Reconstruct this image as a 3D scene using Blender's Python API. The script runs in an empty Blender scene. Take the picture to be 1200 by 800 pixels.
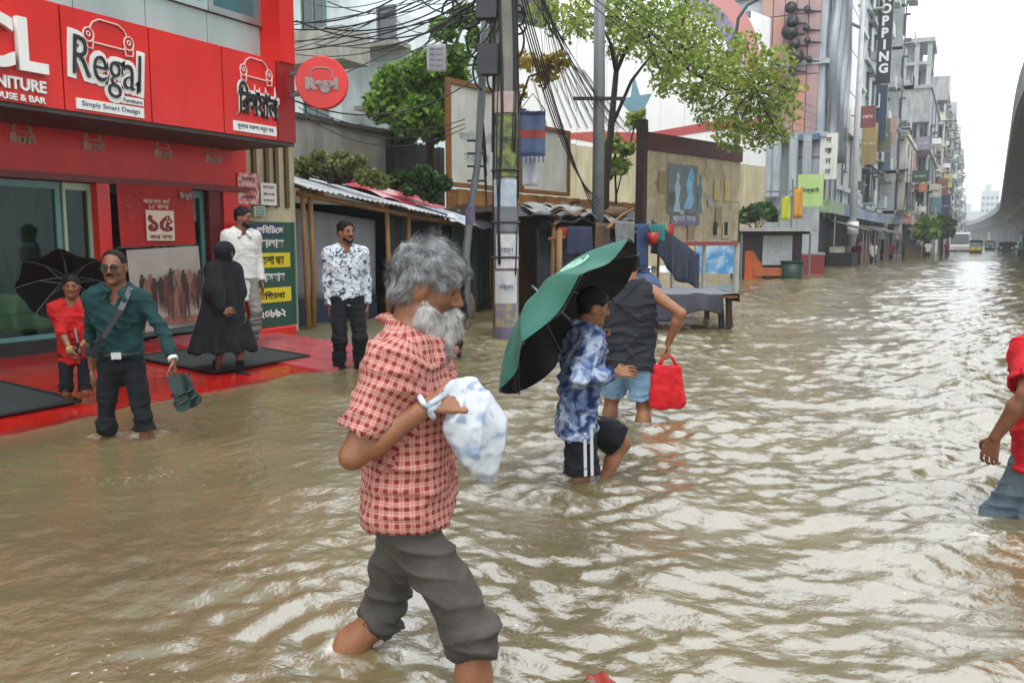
import bpy, bmesh, math, random
import numpy as np
from mathutils import Vector, Matrix
from math import sin, cos, pi, radians

random.seed(7)
rng = np.random.default_rng(7)
SC = bpy.context.scene
COL = SC.collection

# ---------------------------------------------------------------- camera, sky, sun, exposure
EYE = 1.27                                  # camera height above the flood water (water is z = 0)
PITCH = math.atan(.118)
YAW = radians(27.98)                        # street runs along +Y, the camera looks left of it
cam = bpy.data.cameras.new('camera')
cam.sensor_width = 36
cam.lens = 30
cam.clip_start = .05
cam.clip_end = 6000
camo = bpy.data.objects.new('camera', cam)
COL.objects.link(camo)
camo.location = (0, 0, EYE)
camo.rotation_euler = (pi/2 - PITCH, 0, YAW)
SC.camera = camo

SUN_EL, SUN_AZ = radians(62), radians(150)
world = bpy.data.worlds.new('World')
SC.world = world
world.use_nodes = True
wn, wl = world.node_tree.nodes, world.node_tree.links
wn.clear()
wo = wn.new('ShaderNodeOutputWorld')
bg = wn.new('ShaderNodeBackground')
sk = wn.new('ShaderNodeTexSky')
sk.sky_type = 'NISHITA'
sk.sun_disc = False
sk.sun_elevation = SUN_EL
sk.sun_rotation = SUN_AZ
sk.air_density = 1.2
sk.dust_density = 4
tcw = wn.new('ShaderNodeTexCoord')
cl = wn.new('ShaderNodeTexNoise')
cl.inputs['Scale'].default_value = 2.2
cl.inputs['Detail'].default_value = 5
cr = wn.new('ShaderNodeValToRGB')
cr.color_ramp.elements[0].position = .25
cr.color_ramp.elements[0].color = (.80, .86, .92, 1)
cr.color_ramp.elements[1].position = .75
cr.color_ramp.elements[1].color = (.96, .99, 1.02, 1)
vm = wn.new('ShaderNodeVectorMath')
vm.operation = 'SCALE'
vm.inputs['Scale'].default_value = 17
mx = wn.new('ShaderNodeMixRGB')
mx.inputs[0].default_value = .93              # a closed cloud deck over the clear-sky model
wl.new(tcw.outputs['Generated'], cl.inputs['Vector'])
wl.new(cl.outputs['Fac'], cr.inputs['Fac'])
wl.new(cr.outputs['Color'], vm.inputs[0])
wl.new(sk.outputs['Color'], mx.inputs[1])
wl.new(vm.outputs['Vector'], mx.inputs[2])
wl.new(mx.outputs['Color'], bg.inputs['Color'])
bg.inputs['Strength'].default_value = .1
wl.new(bg.outputs['Background'], wo.inputs['Surface'])

sun = bpy.data.lights.new('sun', 'SUN')
sun.energy = 1.0
sun.angle = radians(25)
sun.color = (1, .97, .92)
suno = bpy.data.objects.new('sun', sun)
COL.objects.link(suno)
sd = Vector((sin(SUN_AZ)*cos(SUN_EL), cos(SUN_AZ)*cos(SUN_EL), sin(SUN_EL)))
suno.rotation_euler = sd.to_track_quat('Z', 'Y').to_euler()
suno.location = (0, 0, 60)

SC.view_settings.view_transform = 'Standard'
SC.view_settings.look = 'None'
SC.view_settings.exposure = .68
SC.view_settings.gamma = 1
SC.cycles.use_denoising = True
SC.cycles.max_bounces = 6
SC.cycles.diffuse_bounces = 3
SC.cycles.glossy_bounces = 3
SC.cycles.transmission_bounces = 3
SC.cycles.transparent_max_bounces = 6
SC.cycles.caustics_reflective = False
SC.cycles.caustics_refractive = False

# ---------------------------------------------------------------- helpers
FW = Vector((-sin(YAW), cos(YAW), 0))
RT = Vector((cos(YAW), sin(YAW), 0))


def ray(u, v):
    cx = (u-600)/1000
    cy = -(v-400)/1000
    a = cos(PITCH) + cy*sin(PITCH)
    return FW*a + RT*cx + Vector((0, 0, -sin(PITCH)+cy*cos(PITCH)))


def onz(u, v, z=0):
    d = ray(u, v)
    t = (z-EYE)/d.z
    return Vector((d.x*t, d.y*t, z))


def onx(u, v, x):
    d = ray(u, v)
    t = x/d.x
    return Vector((x, d.y*t, EYE+d.z*t))


def ony(u, v, y):
    d = ray(u, v)
    t = y/d.y
    return Vector((d.x*t, y, EYE+d.z*t))


def atd(u, v, D):
    d = ray(u, v)
    t = D/(d.x*FW.x+d.y*FW.y)
    return Vector((d.x*t, d.y*t, EYE+d.z*t))


def lin(h):
    h = h.lstrip('#')
    r = []
    for i in (0, 2, 4):
        c = int(h[i:i+2], 16)/255
        r.append(c/12.92 if c <= .04045 else ((c+.055)/1.055)**2.4)
    return (*r, 1)


MATS = {}


def mat(name, c1, c2=None, scale=3., rough=.6, bump=0., bscale=40., metal=0., spec=.5, stretch=(1, 1, 1),
        grime=0., gcol=None, gscale=1.2, trans=0., detail=5., contrast=.25, coat=0., alpha=1., sss=0., coord='Object'):
    """procedural Principled material: two-colour noise, streaky grime and a fine bump"""
    if name in MATS:
        return MATS[name]
    m = bpy.data.materials.new(name)
    m.use_nodes = True
    n, l = m.node_tree.nodes, m.node_tree.links
    b = n['Principled BSDF']
    c1 = lin(c1) if isinstance(c1, str) else (*c1[:3], 1)
    c2 = c1 if c2 is None else (lin(c2) if isinstance(c2, str) else (*c2[:3], 1))
    tc = n.new('ShaderNodeTexCoord')
    mp = n.new('ShaderNodeMapping')
    mp.inputs['Scale'].default_value = stretch
    l.new(tc.outputs[coord], mp.inputs['Vector'])
    tx = n.new('ShaderNodeTexNoise')
    tx.inputs['Scale'].default_value = scale
    tx.inputs['Detail'].default_value = detail
    l.new(mp.outputs['Vector'], tx.inputs['Vector'])
    r = n.new('ShaderNodeValToRGB')
    r.color_ramp.elements[0].position = .5-contrast
    r.color_ramp.elements[1].position = .5+contrast
    r.color_ramp.elements[0].color = c1
    r.color_ramp.elements[1].color = c2
    l.new(tx.outputs['Fac'], r.inputs['Fac'])
    out = r.outputs['Color']
    if grime:
        g = n.new('ShaderNodeTexNoise')
        g.inputs['Scale'].default_value = gscale
        g.inputs['Detail'].default_value = 7
        g.inputs['Roughness'].default_value = .65
        mp2 = n.new('ShaderNodeMapping')
        mp2.inputs['Scale'].default_value = (2.2, 2.2, .45)
        l.new(tc.outputs['Object'], mp2.inputs['Vector'])
        l.new(mp2.outputs['Vector'], g.inputs['Vector'])
        rr = n.new('ShaderNodeValToRGB')
        rr.color_ramp.elements[0].position = .42
        rr.color_ramp.elements[1].position = .72
        rr.color_ramp.elements[0].color = (0, 0, 0, 1)
        rr.color_ramp.elements[1].color = (grime, grime, grime, 1)
        l.new(g.outputs['Fac'], rr.inputs['Fac'])
        mxx = n.new('ShaderNodeMixRGB')
        l.new(rr.outputs['Color'], mxx.inputs[0])
        l.new(out, mxx.inputs[1])
        mxx.inputs[2].default_value = lin(gcol) if gcol else (.06, .055, .045, 1)
        out = mxx.outputs['Color']
    l.new(out, b.inputs['Base Color'])
    b.inputs['Roughness'].default_value = rough
    b.inputs['Metallic'].default_value = metal
    b.inputs['Specular IOR Level'].default_value = spec
    if coat:
        b.inputs['Coat Weight'].default_value = coat
    if trans:
        b.inputs['Transmission Weight'].default_value = trans
    if alpha < 1:
        b.inputs['Alpha'].default_value = alpha
    if sss:
        b.inputs['Subsurface Weight'].default_value = sss
        b.inputs['Subsurface Radius'].default_value = (.012, .005, .003)
        b.inputs['Subsurface Scale'].default_value = 1
    if bump:
        t2 = n.new('ShaderNodeTexNoise')
        t2.inputs['Scale'].default_value = bscale
        t2.inputs['Detail'].default_value = 4
        l.new(mp.outputs['Vector'], t2.inputs['Vector'])
        bp = n.new('ShaderNodeBump')
        bp.inputs['Strength'].default_value = bump
        bp.inputs['Distance'].default_value = .02
        l.new(t2.outputs['Fac'], bp.inputs['Height'])
        l.new(bp.outputs['Normal'], b.inputs['Normal'])
    MATS[name] = m
    return m


def tag(o, label=None, cat=None, group=None, kind=None):
    if label:
        o['label'] = label
    if cat:
        o['category'] = cat
    if group:
        o['group'] = group
    if kind:
        o['kind'] = kind
    return o


def thing(name, label, cat, loc=(0, 0, 0), rotz=0., group=None):
    o = bpy.data.objects.new(name, None)
    o.empty_display_size = .2
    COL.objects.link(o)
    o.location = loc
    o.rotation_euler = (0, 0, rotz)
    return tag(o, label, cat, group)


def wmat(o):
    m = Matrix.Translation(o.location) @ o.rotation_euler.to_matrix().to_4x4()
    return wmat(o.parent) @ m if o.parent else m


def link_mesh(name, me, material, parent=None, smooth=False, loc=None, rotz=0.):
    o = bpy.data.objects.new(name, me)
    COL.objects.link(o)
    if material is not None and not me.materials:
        me.materials.append(material)
    if smooth:
        me.polygons.foreach_set('use_smooth', [True]*len(me.polygons))
    if parent:
        o.parent = parent
    if loc is not None:
        o.location = loc
        o.rotation_euler = (0, 0, rotz)
    return o


class MB:
    """collects boxes, tubes, sheets ... and links them as ONE mesh object"""
    def __init__(self):
        self.v, self.f, self.uv = [], [], {}

    def add(self, vs, fs):
        k = len(self.v)
        self.v += [tuple(p) for p in vs]
        self.f += [tuple(i+k for i in q) for q in fs]
        return self

    def box(self, lo, hi):
        x0, y0, z0 = lo
        x1, y1, z1 = hi
        return self.add([(x0, y0, z0), (x1, y0, z0), (x1, y1, z0), (x0, y1, z0), (x0, y0, z1), (x1, y0, z1), (x1, y1, z1), (x0, y1, z1)],
                        [(0, 3, 2, 1), (4, 5, 6, 7), (0, 1, 5, 4), (1, 2, 6, 5), (2, 3, 7, 6), (3, 0, 4, 7)])

    def obox(self, c, ax, ay, az, s):
        """box at centre c with axes ax, ay, az and half sizes s"""
        c, ax, ay, az = Vector(c), Vector(ax)*s[0], Vector(ay)*s[1], Vector(az)*s[2]
        vs = [c+ax*i+ay*j+az*k for k in (-1, 1) for i, j in ((-1, -1), (1, -1), (1, 1), (-1, 1))]
        return self.add(vs, [(0, 3, 2, 1), (4, 5, 6, 7), (0, 1, 5, 4), (1, 2, 6, 5), (2, 3, 7, 6), (3, 0, 4, 7)])

    def bar(self, a, b, w, h=None, up=(0, 0, 1)):
        a, b = Vector(a), Vector(b)
        d = (b-a)
        L = d.length
        d.normalize()
        s = d.cross(Vector(up))
        if s.length < 1e-3:
            s = d.cross(Vector((1, 0, 0)))
        s.normalize()
        t = s.cross(d)
        return self.obox((a+b)/2, d, s, t, (L/2, w/2, (h or w)/2))

    def tube(self, pts, r, n=8, cap=True, flat=None):
        pts = [Vector(p) for p in pts]
        rs = r if hasattr(r, '__len__') else [r]*len(pts)
        k0 = len(self.v)
        prev = None
        for i, p in enumerate(pts):
            d = (pts[min(i+1, len(pts)-1)]-pts[max(i-1, 0)])
            if d.length < 1e-9:
                d = Vector((0, 0, 1))
            d.normalize()
            if prev is None:
                s = d.cross(Vector((0, 0, 1)))
                if s.length < .02:
                    s = d.cross(Vector((1, 0, 0)))
            else:
                s = prev - d*prev.dot(d)
            s.normalize()
            prev = s
            t = d.cross(s)
            for j in range(n):
                a = 2*pi*j/n
                q = s*cos(a)*rs[i]+t*sin(a)*rs[i]
                self.v.append(tuple(p+q))
        for i in range(len(pts)-1):
            for j in range(n):
                a = k0+i*n+j
                b = k0+i*n+(j+1) % n
                self.f.append((a, b, b+n, a+n))
        if cap:
            self.f.append(tuple(k0+j for j in reversed(range(n))))
            e = k0+(len(pts)-1)*n
            self.f.append(tuple(e+j for j in range(n)))
        return self

    def prism(self, poly, a, u, v, d):
        """polygon poly (2-D) on plane a + u*x + v*y, extruded by vector d"""
        a, u, v, d = Vector(a), Vector(u), Vector(v), Vector(d)
        n = len(poly)
        p = [a+u*x+v*y for x, y in poly]
        return self.add(p+[q+d for q in p], [tuple(reversed(range(n))), tuple(range(n, 2*n))]+[(i, (i+1) % n, n+(i+1) % n, n+i) for i in range(n)])

    def grid(self, fn, nu, nv, thick=None):
        """sheet of points fn(s, t), s and t in 0..1; thick gives it a back at fn + thick"""
        k = len(self.v)
        P = [[Vector(fn(i/nu, j/nv)) for j in range(nv+1)] for i in range(nu+1)]
        for row in P:
            for p in row:
                self.v.append(tuple(p))
        w = nv+1
        for i in range(nu):
            for j in range(nv):
                a = k+i*w+j
                self.f.append((a, a+w, a+w+1, a+1))
        if thick is not None:
            th = Vector(thick)
            k2 = len(self.v)
            for row in P:
                for p in row:
                    self.v.append(tuple(p+th))
            for i in range(nu):
                for j in range(nv):
                    a = k2+i*w+j
                    self.f.append((a, a+1, a+w+1, a+w))
            for i in range(nu):
                for j in (0, nv):
                    a = i*w+j
                    self.f.append((k+a, k2+a, k2+a+w, k+a+w) if j == 0 else (k+a, k+a+w, k2+a+w, k2+a))
            for j in range(nv):
                for i in (0, nu):
                    a = i*w+j
                    self.f.append((k+a, k+a+1, k2+a+1, k2+a) if i == 0 else (k+a, k2+a, k2+a+1, k+a+1))
        return self

    def mesh(self, name, off=None):
        me = bpy.data.meshes.new(name)
        v = self.v
        if off is not None:
            inv = off
            v = [tuple(inv @ Vector(p)) for p in v]
        me.from_pydata(v, [], self.f)
        me.update()
        return me

    def build(self, name, material, parent=None, local=False, smooth=False):
        inv = wmat(parent).inverted() if (parent and not local) else None
        return link_mesh(name, self.mesh(name, inv), material, parent, smooth)


def at_local(parent, p):
    return wmat(parent).inverted() @ Vector(p)


def piece(name, me, material, parent, p, rotz=0.):
    """one more object sharing mesh me, at world point p under parent"""
    o = bpy.data.objects.new(name, me)
    COL.objects.link(o)
    if material is not None and not me.materials:
        me.materials.append(material)
    o.parent = parent
    o.location = at_local(parent, p)
    o.rotation_euler = (0, 0, rotz - (wmat(parent).to_euler().z))
    return o


def dup(o, parent=None, loc=None, rotz=None, label=None):
    c = o.copy()
    COL.objects.link(c)
    if parent:
        c.parent = parent
    if loc is not None:
        c.location = loc
    if rotz is not None:
        c.rotation_euler = (0, 0, rotz)
    if label:
        c['label'] = label
    for ch in list(o.children):
        dup(ch, c)
    return c


def vnoise(p, seed=0):
    """smooth value noise, p (n,3) -> (n,) in -1..1"""
    p = np.asarray(p, float)
    i = np.floor(p).astype(np.int64)
    f = p-i
    f = f*f*(3-2*f)
    r = 0
    for dx in (0, 1):
        for dy in (0, 1):
            for dz in (0, 1):
                h = (i[:, 0]+dx)*374761393+(i[:, 1]+dy)*668265263+(i[:, 2]+dz)*2147483647+seed*974711
                h = (h ^ (h >> 13))*1274126177 & 0x7fffffff
                h = (h ^ (h >> 16)) & 0xffff
                w = (f[:, 0] if dx else 1-f[:, 0])*(f[:, 1] if dy else 1-f[:, 1])*(f[:, 2] if dz else 1-f[:, 2])
                r = r+w*(h/32767.5-1)
    return r


def np_mesh(name, V, Fq, material=None, smooth=True):
    """fast mesh from arrays; Fq (n,4) or (n,3)"""
    me = bpy.data.meshes.new(name)
    V = np.ascontiguousarray(V, np.float32)
    Fq = np.ascontiguousarray(Fq, np.int32)
    k = Fq.shape[1]
    me.vertices.add(len(V))
    me.vertices.foreach_set('co', V.ravel())
    me.loops.add(Fq.size)
    me.loops.foreach_set('vertex_index', Fq.ravel())
    me.polygons.add(len(Fq))
    me.polygons.foreach_set('loop_start', np.arange(0, Fq.size, k, dtype=np.int32))
    if smooth:
        me.polygons.foreach_set('use_smooth', np.ones(len(Fq), bool))
    me.update(calc_edges=True)
    me.validate()
    if material:
        me.materials.append(material)
    return me


TEXTS = {}


def text_mesh(s, size, depth, bold=0., shear=0., align='CENTER', spacing=1.):
    key = (s, size, depth, bold, shear, align, spacing)
    if key in TEXTS:
        return TEXTS[key]
    c = bpy.data.curves.new('lettering', 'FONT')
    c.body = s
    c.size = size
    c.extrude = depth/2
    c.offset = bold
    c.shear = shear
    c.align_x = align
    c.align_y = 'CENTER'
    c.space_character = spacing
    c.resolution_u = 3
    o = bpy.data.objects.new('tmp', c)
    COL.objects.link(o)
    dg = bpy.context.evaluated_depsgraph_get()
    me = bpy.data.meshes.new_from_object(o.evaluated_get(dg))
    me.name = 'lettering'
    me.materials.clear()
    bpy.data.objects.remove(o)
    TEXTS[key] = me
    return me


def text(s, p, ux, uz, size, depth, material, parent, bold=0., shear=0., width=None, height=None, align='CENTER', name='lettering', spacing=1.):
    """lettering centred at world point p, reading along ux, standing along uz; width/height fit it"""
    src = text_mesh(s, size, depth, bold, shear, align, spacing)
    me = src.copy()
    co = np.array([v.co for v in me.vertices])
    if not len(co):
        return None
    sx = sy = 1
    lo, hi = co.min(0), co.max(0)
    if width:
        sx = width/(hi[0]-lo[0])
    if height:
        sy = height/(hi[1]-lo[1])
    elif width:
        sy = sx
    if height and not width:
        sx = sy
    mid = (lo+hi)/2
    ux, uz = Vector(ux).normalized(), Vector(uz).normalized()
    nn = ux.cross(uz)
    inv = wmat(parent).inverted()
    p = Vector(p)
    for vtx in me.vertices:
        q = vtx.co
        vtx.co = inv @ (p + ux*((q.x-mid[0])*sx) + uz*((q.y-mid[1])*sy) + nn*(q.z-mid[2]))
    return link_mesh(name, me, material, parent)
# ---------------------------------------------------------------- materials
RED = mat('red_enamel', '#d81c10', '#c4150d', 1.5, .32, grime=.22, gcol='#5a0a08', spec=.5)
REDM = mat('red_matt', '#b8180f', '#9a120e', 4, .6, grime=.25, gcol='#4a1210', bump=.15)
REDF = mat('red_wet_floor', '#b31710', '#86140f', 3, .12, grime=.6, gcol='#5a2a20', bump=.25, bscale=7)
PINKF = mat('pinkish_red_floor', '#b8585c', '#a54048', 5, .2, grime=.3, gcol='#6b3a38', bump=.1, bscale=9)
WHITE = mat('white_paint', '#e6e6e2', '#d8d8d4', 2, .45, grime=.15, gcol='#7c7a74')
OFFW = mat('off_white_board', '#cfcfc6', '#b9bab2', 2.2, .7, grime=.35, gcol='#6e6c64', bump=.1)
CREAM = mat('cream_plaster', '#cbbf9b', '#b8ae90', 1.4, .85, grime=.55, gcol='#5d5848', bump=.25, bscale=18)
LOGOG = mat('pale_logo_print', '#d0a598', '#c09084', 3, .6)
BLACK = mat('black_lettering', '#0c0d10', None, 3, .4)
NAVY = mat('navy_print', '#161d4a', '#1d2558', 3, .5)
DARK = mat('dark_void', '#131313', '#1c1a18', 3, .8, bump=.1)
TEALP = mat('pale_teal_panel', '#a9bdba', '#93aeab', 1.2, .3, grime=.35, gcol='#5f7470')
ALU = mat('aluminium', '#a9afb0', '#8f9696', 3, .35, metal=.7)
TEALF = mat('teal_frame', '#5d8d88', '#4f7d79', 3, .4)
CONC = mat('weathered_concrete', '#a5a298', '#86847b', 1.6, .9, bump=.35, bscale=22, grime=.55, gcol='#43423c')
CONCP = mat('pole_concrete', '#8d8b86', '#73716d', 3, .9, bump=.3, bscale=30, grime=.5, gcol='#3b3a36')
GREYM = mat('grey_galvanised', '#7c8082', '#6a6e70', 5, .5, metal=.5, grime=.3, gcol='#4a3a2c')
WOOD = mat('brown_plank', '#8a5a2a', '#6d451f', 3, .75, stretch=(1, 1, 6), bump=.3, bscale=14, grime=.4, gcol='#2e2013')
ORWOOD = mat('orange_stained_plank', '#a87434', '#8c5b26', 2.5, .75, bump=.3, bscale=14, grime=.55, gcol='#4b371f')
BAMBOO = mat('bamboo', '#97703f', '#7a5830', 6, .55, bump=.15, grime=.3, gcol='#3b2a18')
TIN = mat('white_tin', '#c9cccd', '#b4b8ba', 2.5, .4, grime=.3, gcol='#77706a')
GREYSHEET = mat('grey_sheet', '#8c8e92', '#74767b', 1.2, .7, bump=.15, bscale=6, grime=.35, gcol='#3c3d40')
DARKCLOTH = mat('charcoal_sheet', '#2c2e30', '#1f2123', 2, .75, bump=.3, bscale=8)
TARPRED = mat('red_tarpaulin', '#b9313c', '#d56a70', 3, .45, bump=.2, bscale=7)
TARPBLK = mat('black_tarpaulin', '#1d1e20', '#2b2c2e', 2, .35, bump=.4, bscale=6)
TARPBLU = mat('blue_tarpaulin', '#2b3a66', '#24305a', 2, .4, bump=.35, bscale=6)
TARPGRY = mat('grey_tarpaulin', '#9a9a97', '#7c7c7a', 2, .4, bump=.35, bscale=6)
GREEN = mat('green_board', '#0f4a36', '#0c3f30', 2, .45, grime=.2, gcol='#092018')
YEL = mat('yellow_strip', '#d9c713', '#c9b510', 3, .45, grime=.12, gcol='#7d6a12')
BARK = mat('bark', '#3a3129', '#241e19', 8, .9, bump=.6, bscale=30)
MUD = mat('muddy_bank', '#6d6548', '#4e4a36', 2, .9, bump=.5, bscale=9)
RUBBER = mat('rubber_mat', '#2b3332', '#202726', 30, .8, bump=.6, bscale=120)
WIRE = mat('cable_rubber', '#15161a', None, 3, .6)
ORANGE = mat('orange_paint', '#c25a17', '#a84a12', 3, .5, grime=.3)
BLUEP = mat('blue_painted_sheet', '#3a7ab5', '#2c5f95', 2.4, .5, grime=.3)


def leafmat(name, c1, c2):
    if name in MATS:
        return MATS[name]
    m = bpy.data.materials.new(name)
    m.use_nodes = True
    n, l = m.node_tree.nodes, m.node_tree.links
    b = n['Principled BSDF']
    g = n.new('ShaderNodeNewGeometry')
    r = n.new('ShaderNodeValToRGB')
    r.color_ramp.elements[0].color = lin(c1)
    r.color_ramp.elements[1].color = lin(c2)
    l.new(g.outputs['Random Per Island'], r.inputs['Fac'])
    l.new(r.outputs['Color'], b.inputs['Base Color'])
    b.inputs['Roughness'].default_value = .5
    t = n.new('ShaderNodeBsdfTranslucent')
    l.new(r.outputs['Color'], t.inputs['Color'])
    mxs = n.new('ShaderNodeMixShader')
    mxs.inputs[0].default_value = .35
    l.new(b.outputs[0], mxs.inputs[1])
    l.new(t.outputs[0], mxs.inputs[2])
    l.new(mxs.outputs[0], n['Material Output'].inputs['Surface'])
    MATS[name] = m
    return m


def glassmat(name, tint, refl=.12, clear=.8):
    if name in MATS:
        return MATS[name]
    m = bpy.data.materials.new(name)
    m.use_nodes = True
    n, l = m.node_tree.nodes, m.node_tree.links
    n.remove(n['Principled BSDF'])
    t = n.new('ShaderNodeBsdfTransparent')
    t.inputs[0].default_value = tuple(c*clear for c in lin(tint)[:3])+(1,)
    gl = n.new('ShaderNodeBsdfGlossy')
    gl.inputs['Roughness'].default_value = .03
    gl.inputs['Color'].default_value = (.9, .95, .95, 1)
    fr = n.new('ShaderNodeFresnel')
    fr.inputs['IOR'].default_value = 1.28
    ad = n.new('ShaderNodeMath')
    ad.operation = 'ADD'
    ad.use_clamp = True
    ad.inputs[1].default_value = refl
    l.new(fr.outputs[0], ad.inputs[0])
    mxs = n.new('ShaderNodeMixShader')
    l.new(ad.outputs[0], mxs.inputs[0])
    l.new(t.outputs[0], mxs.inputs[1])
    l.new(gl.outputs[0], mxs.inputs[2])
    l.new(mxs.outputs[0], n['Material Output'].inputs['Surface'])
    MATS[name] = m
    return m


GLASS = glassmat('shop_glass', '#d8f0ea', .0, .9)
PANE = mat('dark_window_pane', '#27343a', '#1b2529', 1.5, .12, spec=.8)
PANEG = mat('green_window_pane', '#4d7f80', '#38666a', 1.2, .15, spec=.8)

# ---------------------------------------------------------------- ground and flood water
MB().box((-900, -300, -1.2), (900, 3000, -.42)).build('ground', MUD)
tag(bpy.data.objects['ground'], kind='structure')

# places where somebody's legs break the surface: (x, y, strength)
WAKES = []


def wake(p, s=1.):
    WAKES.append((p[0], p[1], s))


for q in (onz(425, 752), onz(562, 812), onz(125, 508), onz(172, 508), onz(103, 470), onz(648, 582), onz(704, 562),
          onz(712, 488), onz(752, 497), onz(1180, 632)):
    wake(q)


def water_height(x, y):
    R = np.hypot(x, y)
    h = np.zeros_like(x)
    P = np.stack([x*.35, y*.35, np.zeros_like(x)], -1)
    wx = vnoise(P, 3)
    wy = vnoise(P+17.3, 4)
    r = np.random.default_rng(11)
    across = x*cos(YAW)+y*sin(YAW)
    lively = .60+.42*np.clip((across+.55)/.9, -1, 1)               # calmer in the lee of the shop
    patch = .75+.45*vnoise(np.stack([x*.55, y*.55, np.zeros_like(x)], -1), 15)
    base = radians(118)
    for i in range(64):
        lam = .10*(16**(i/63))
        k = 2*pi/lam
        a = base + r.normal(0, .62)
        ph = r.uniform(0, 2*pi)
        amp = lam*(.0098 if lam < .45 else .0048)*r.uniform(.5, 1.3)
        arg = k*(cos(a)*(x+wx*.3)+sin(a)*(y+wy*.3))+ph
        fade = np.clip(1.7-R*.0062/lam, 0, 1)
        s = np.sin(arg)
        s = 1-2*np.sqrt(.5-.5*s*.97) if i % 2 == 0 else s
        h += amp*s*fade*(lively*patch if lam < .7 else (.42+.58*lively))
    n1 = vnoise(np.stack([x*2.2+wx*2, y*4.4+wy*2, np.zeros_like(x)], -1), 8)
    n2 = vnoise(np.stack([x*6.3+wy*2, y*10.3+wx*3, np.zeros_like(x)], -1), 9)
    n3 = vnoise(np.stack([x*17., y*24., np.zeros_like(x)], -1), 10)
    near = np.clip(1.6-R/24, 0, 1)
    h += (.008*(1-2*np.abs(n1))+.008*(1-2*np.abs(n2))*near+.0046*n3*near*near)*lively*patch
    for wx0, wy0, s in WAKES:
        d = np.hypot(x-wx0, y-wy0)
        mod = .6+.4*np.sin(3*np.arctan2(y-wy0, x-wx0)+wx0*5)
        h += s*.012*np.cos(d*38-wx0)*np.exp(-d*2.2)*mod + s*.018*np.exp(-(d/.11)**2)
    return h


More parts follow.
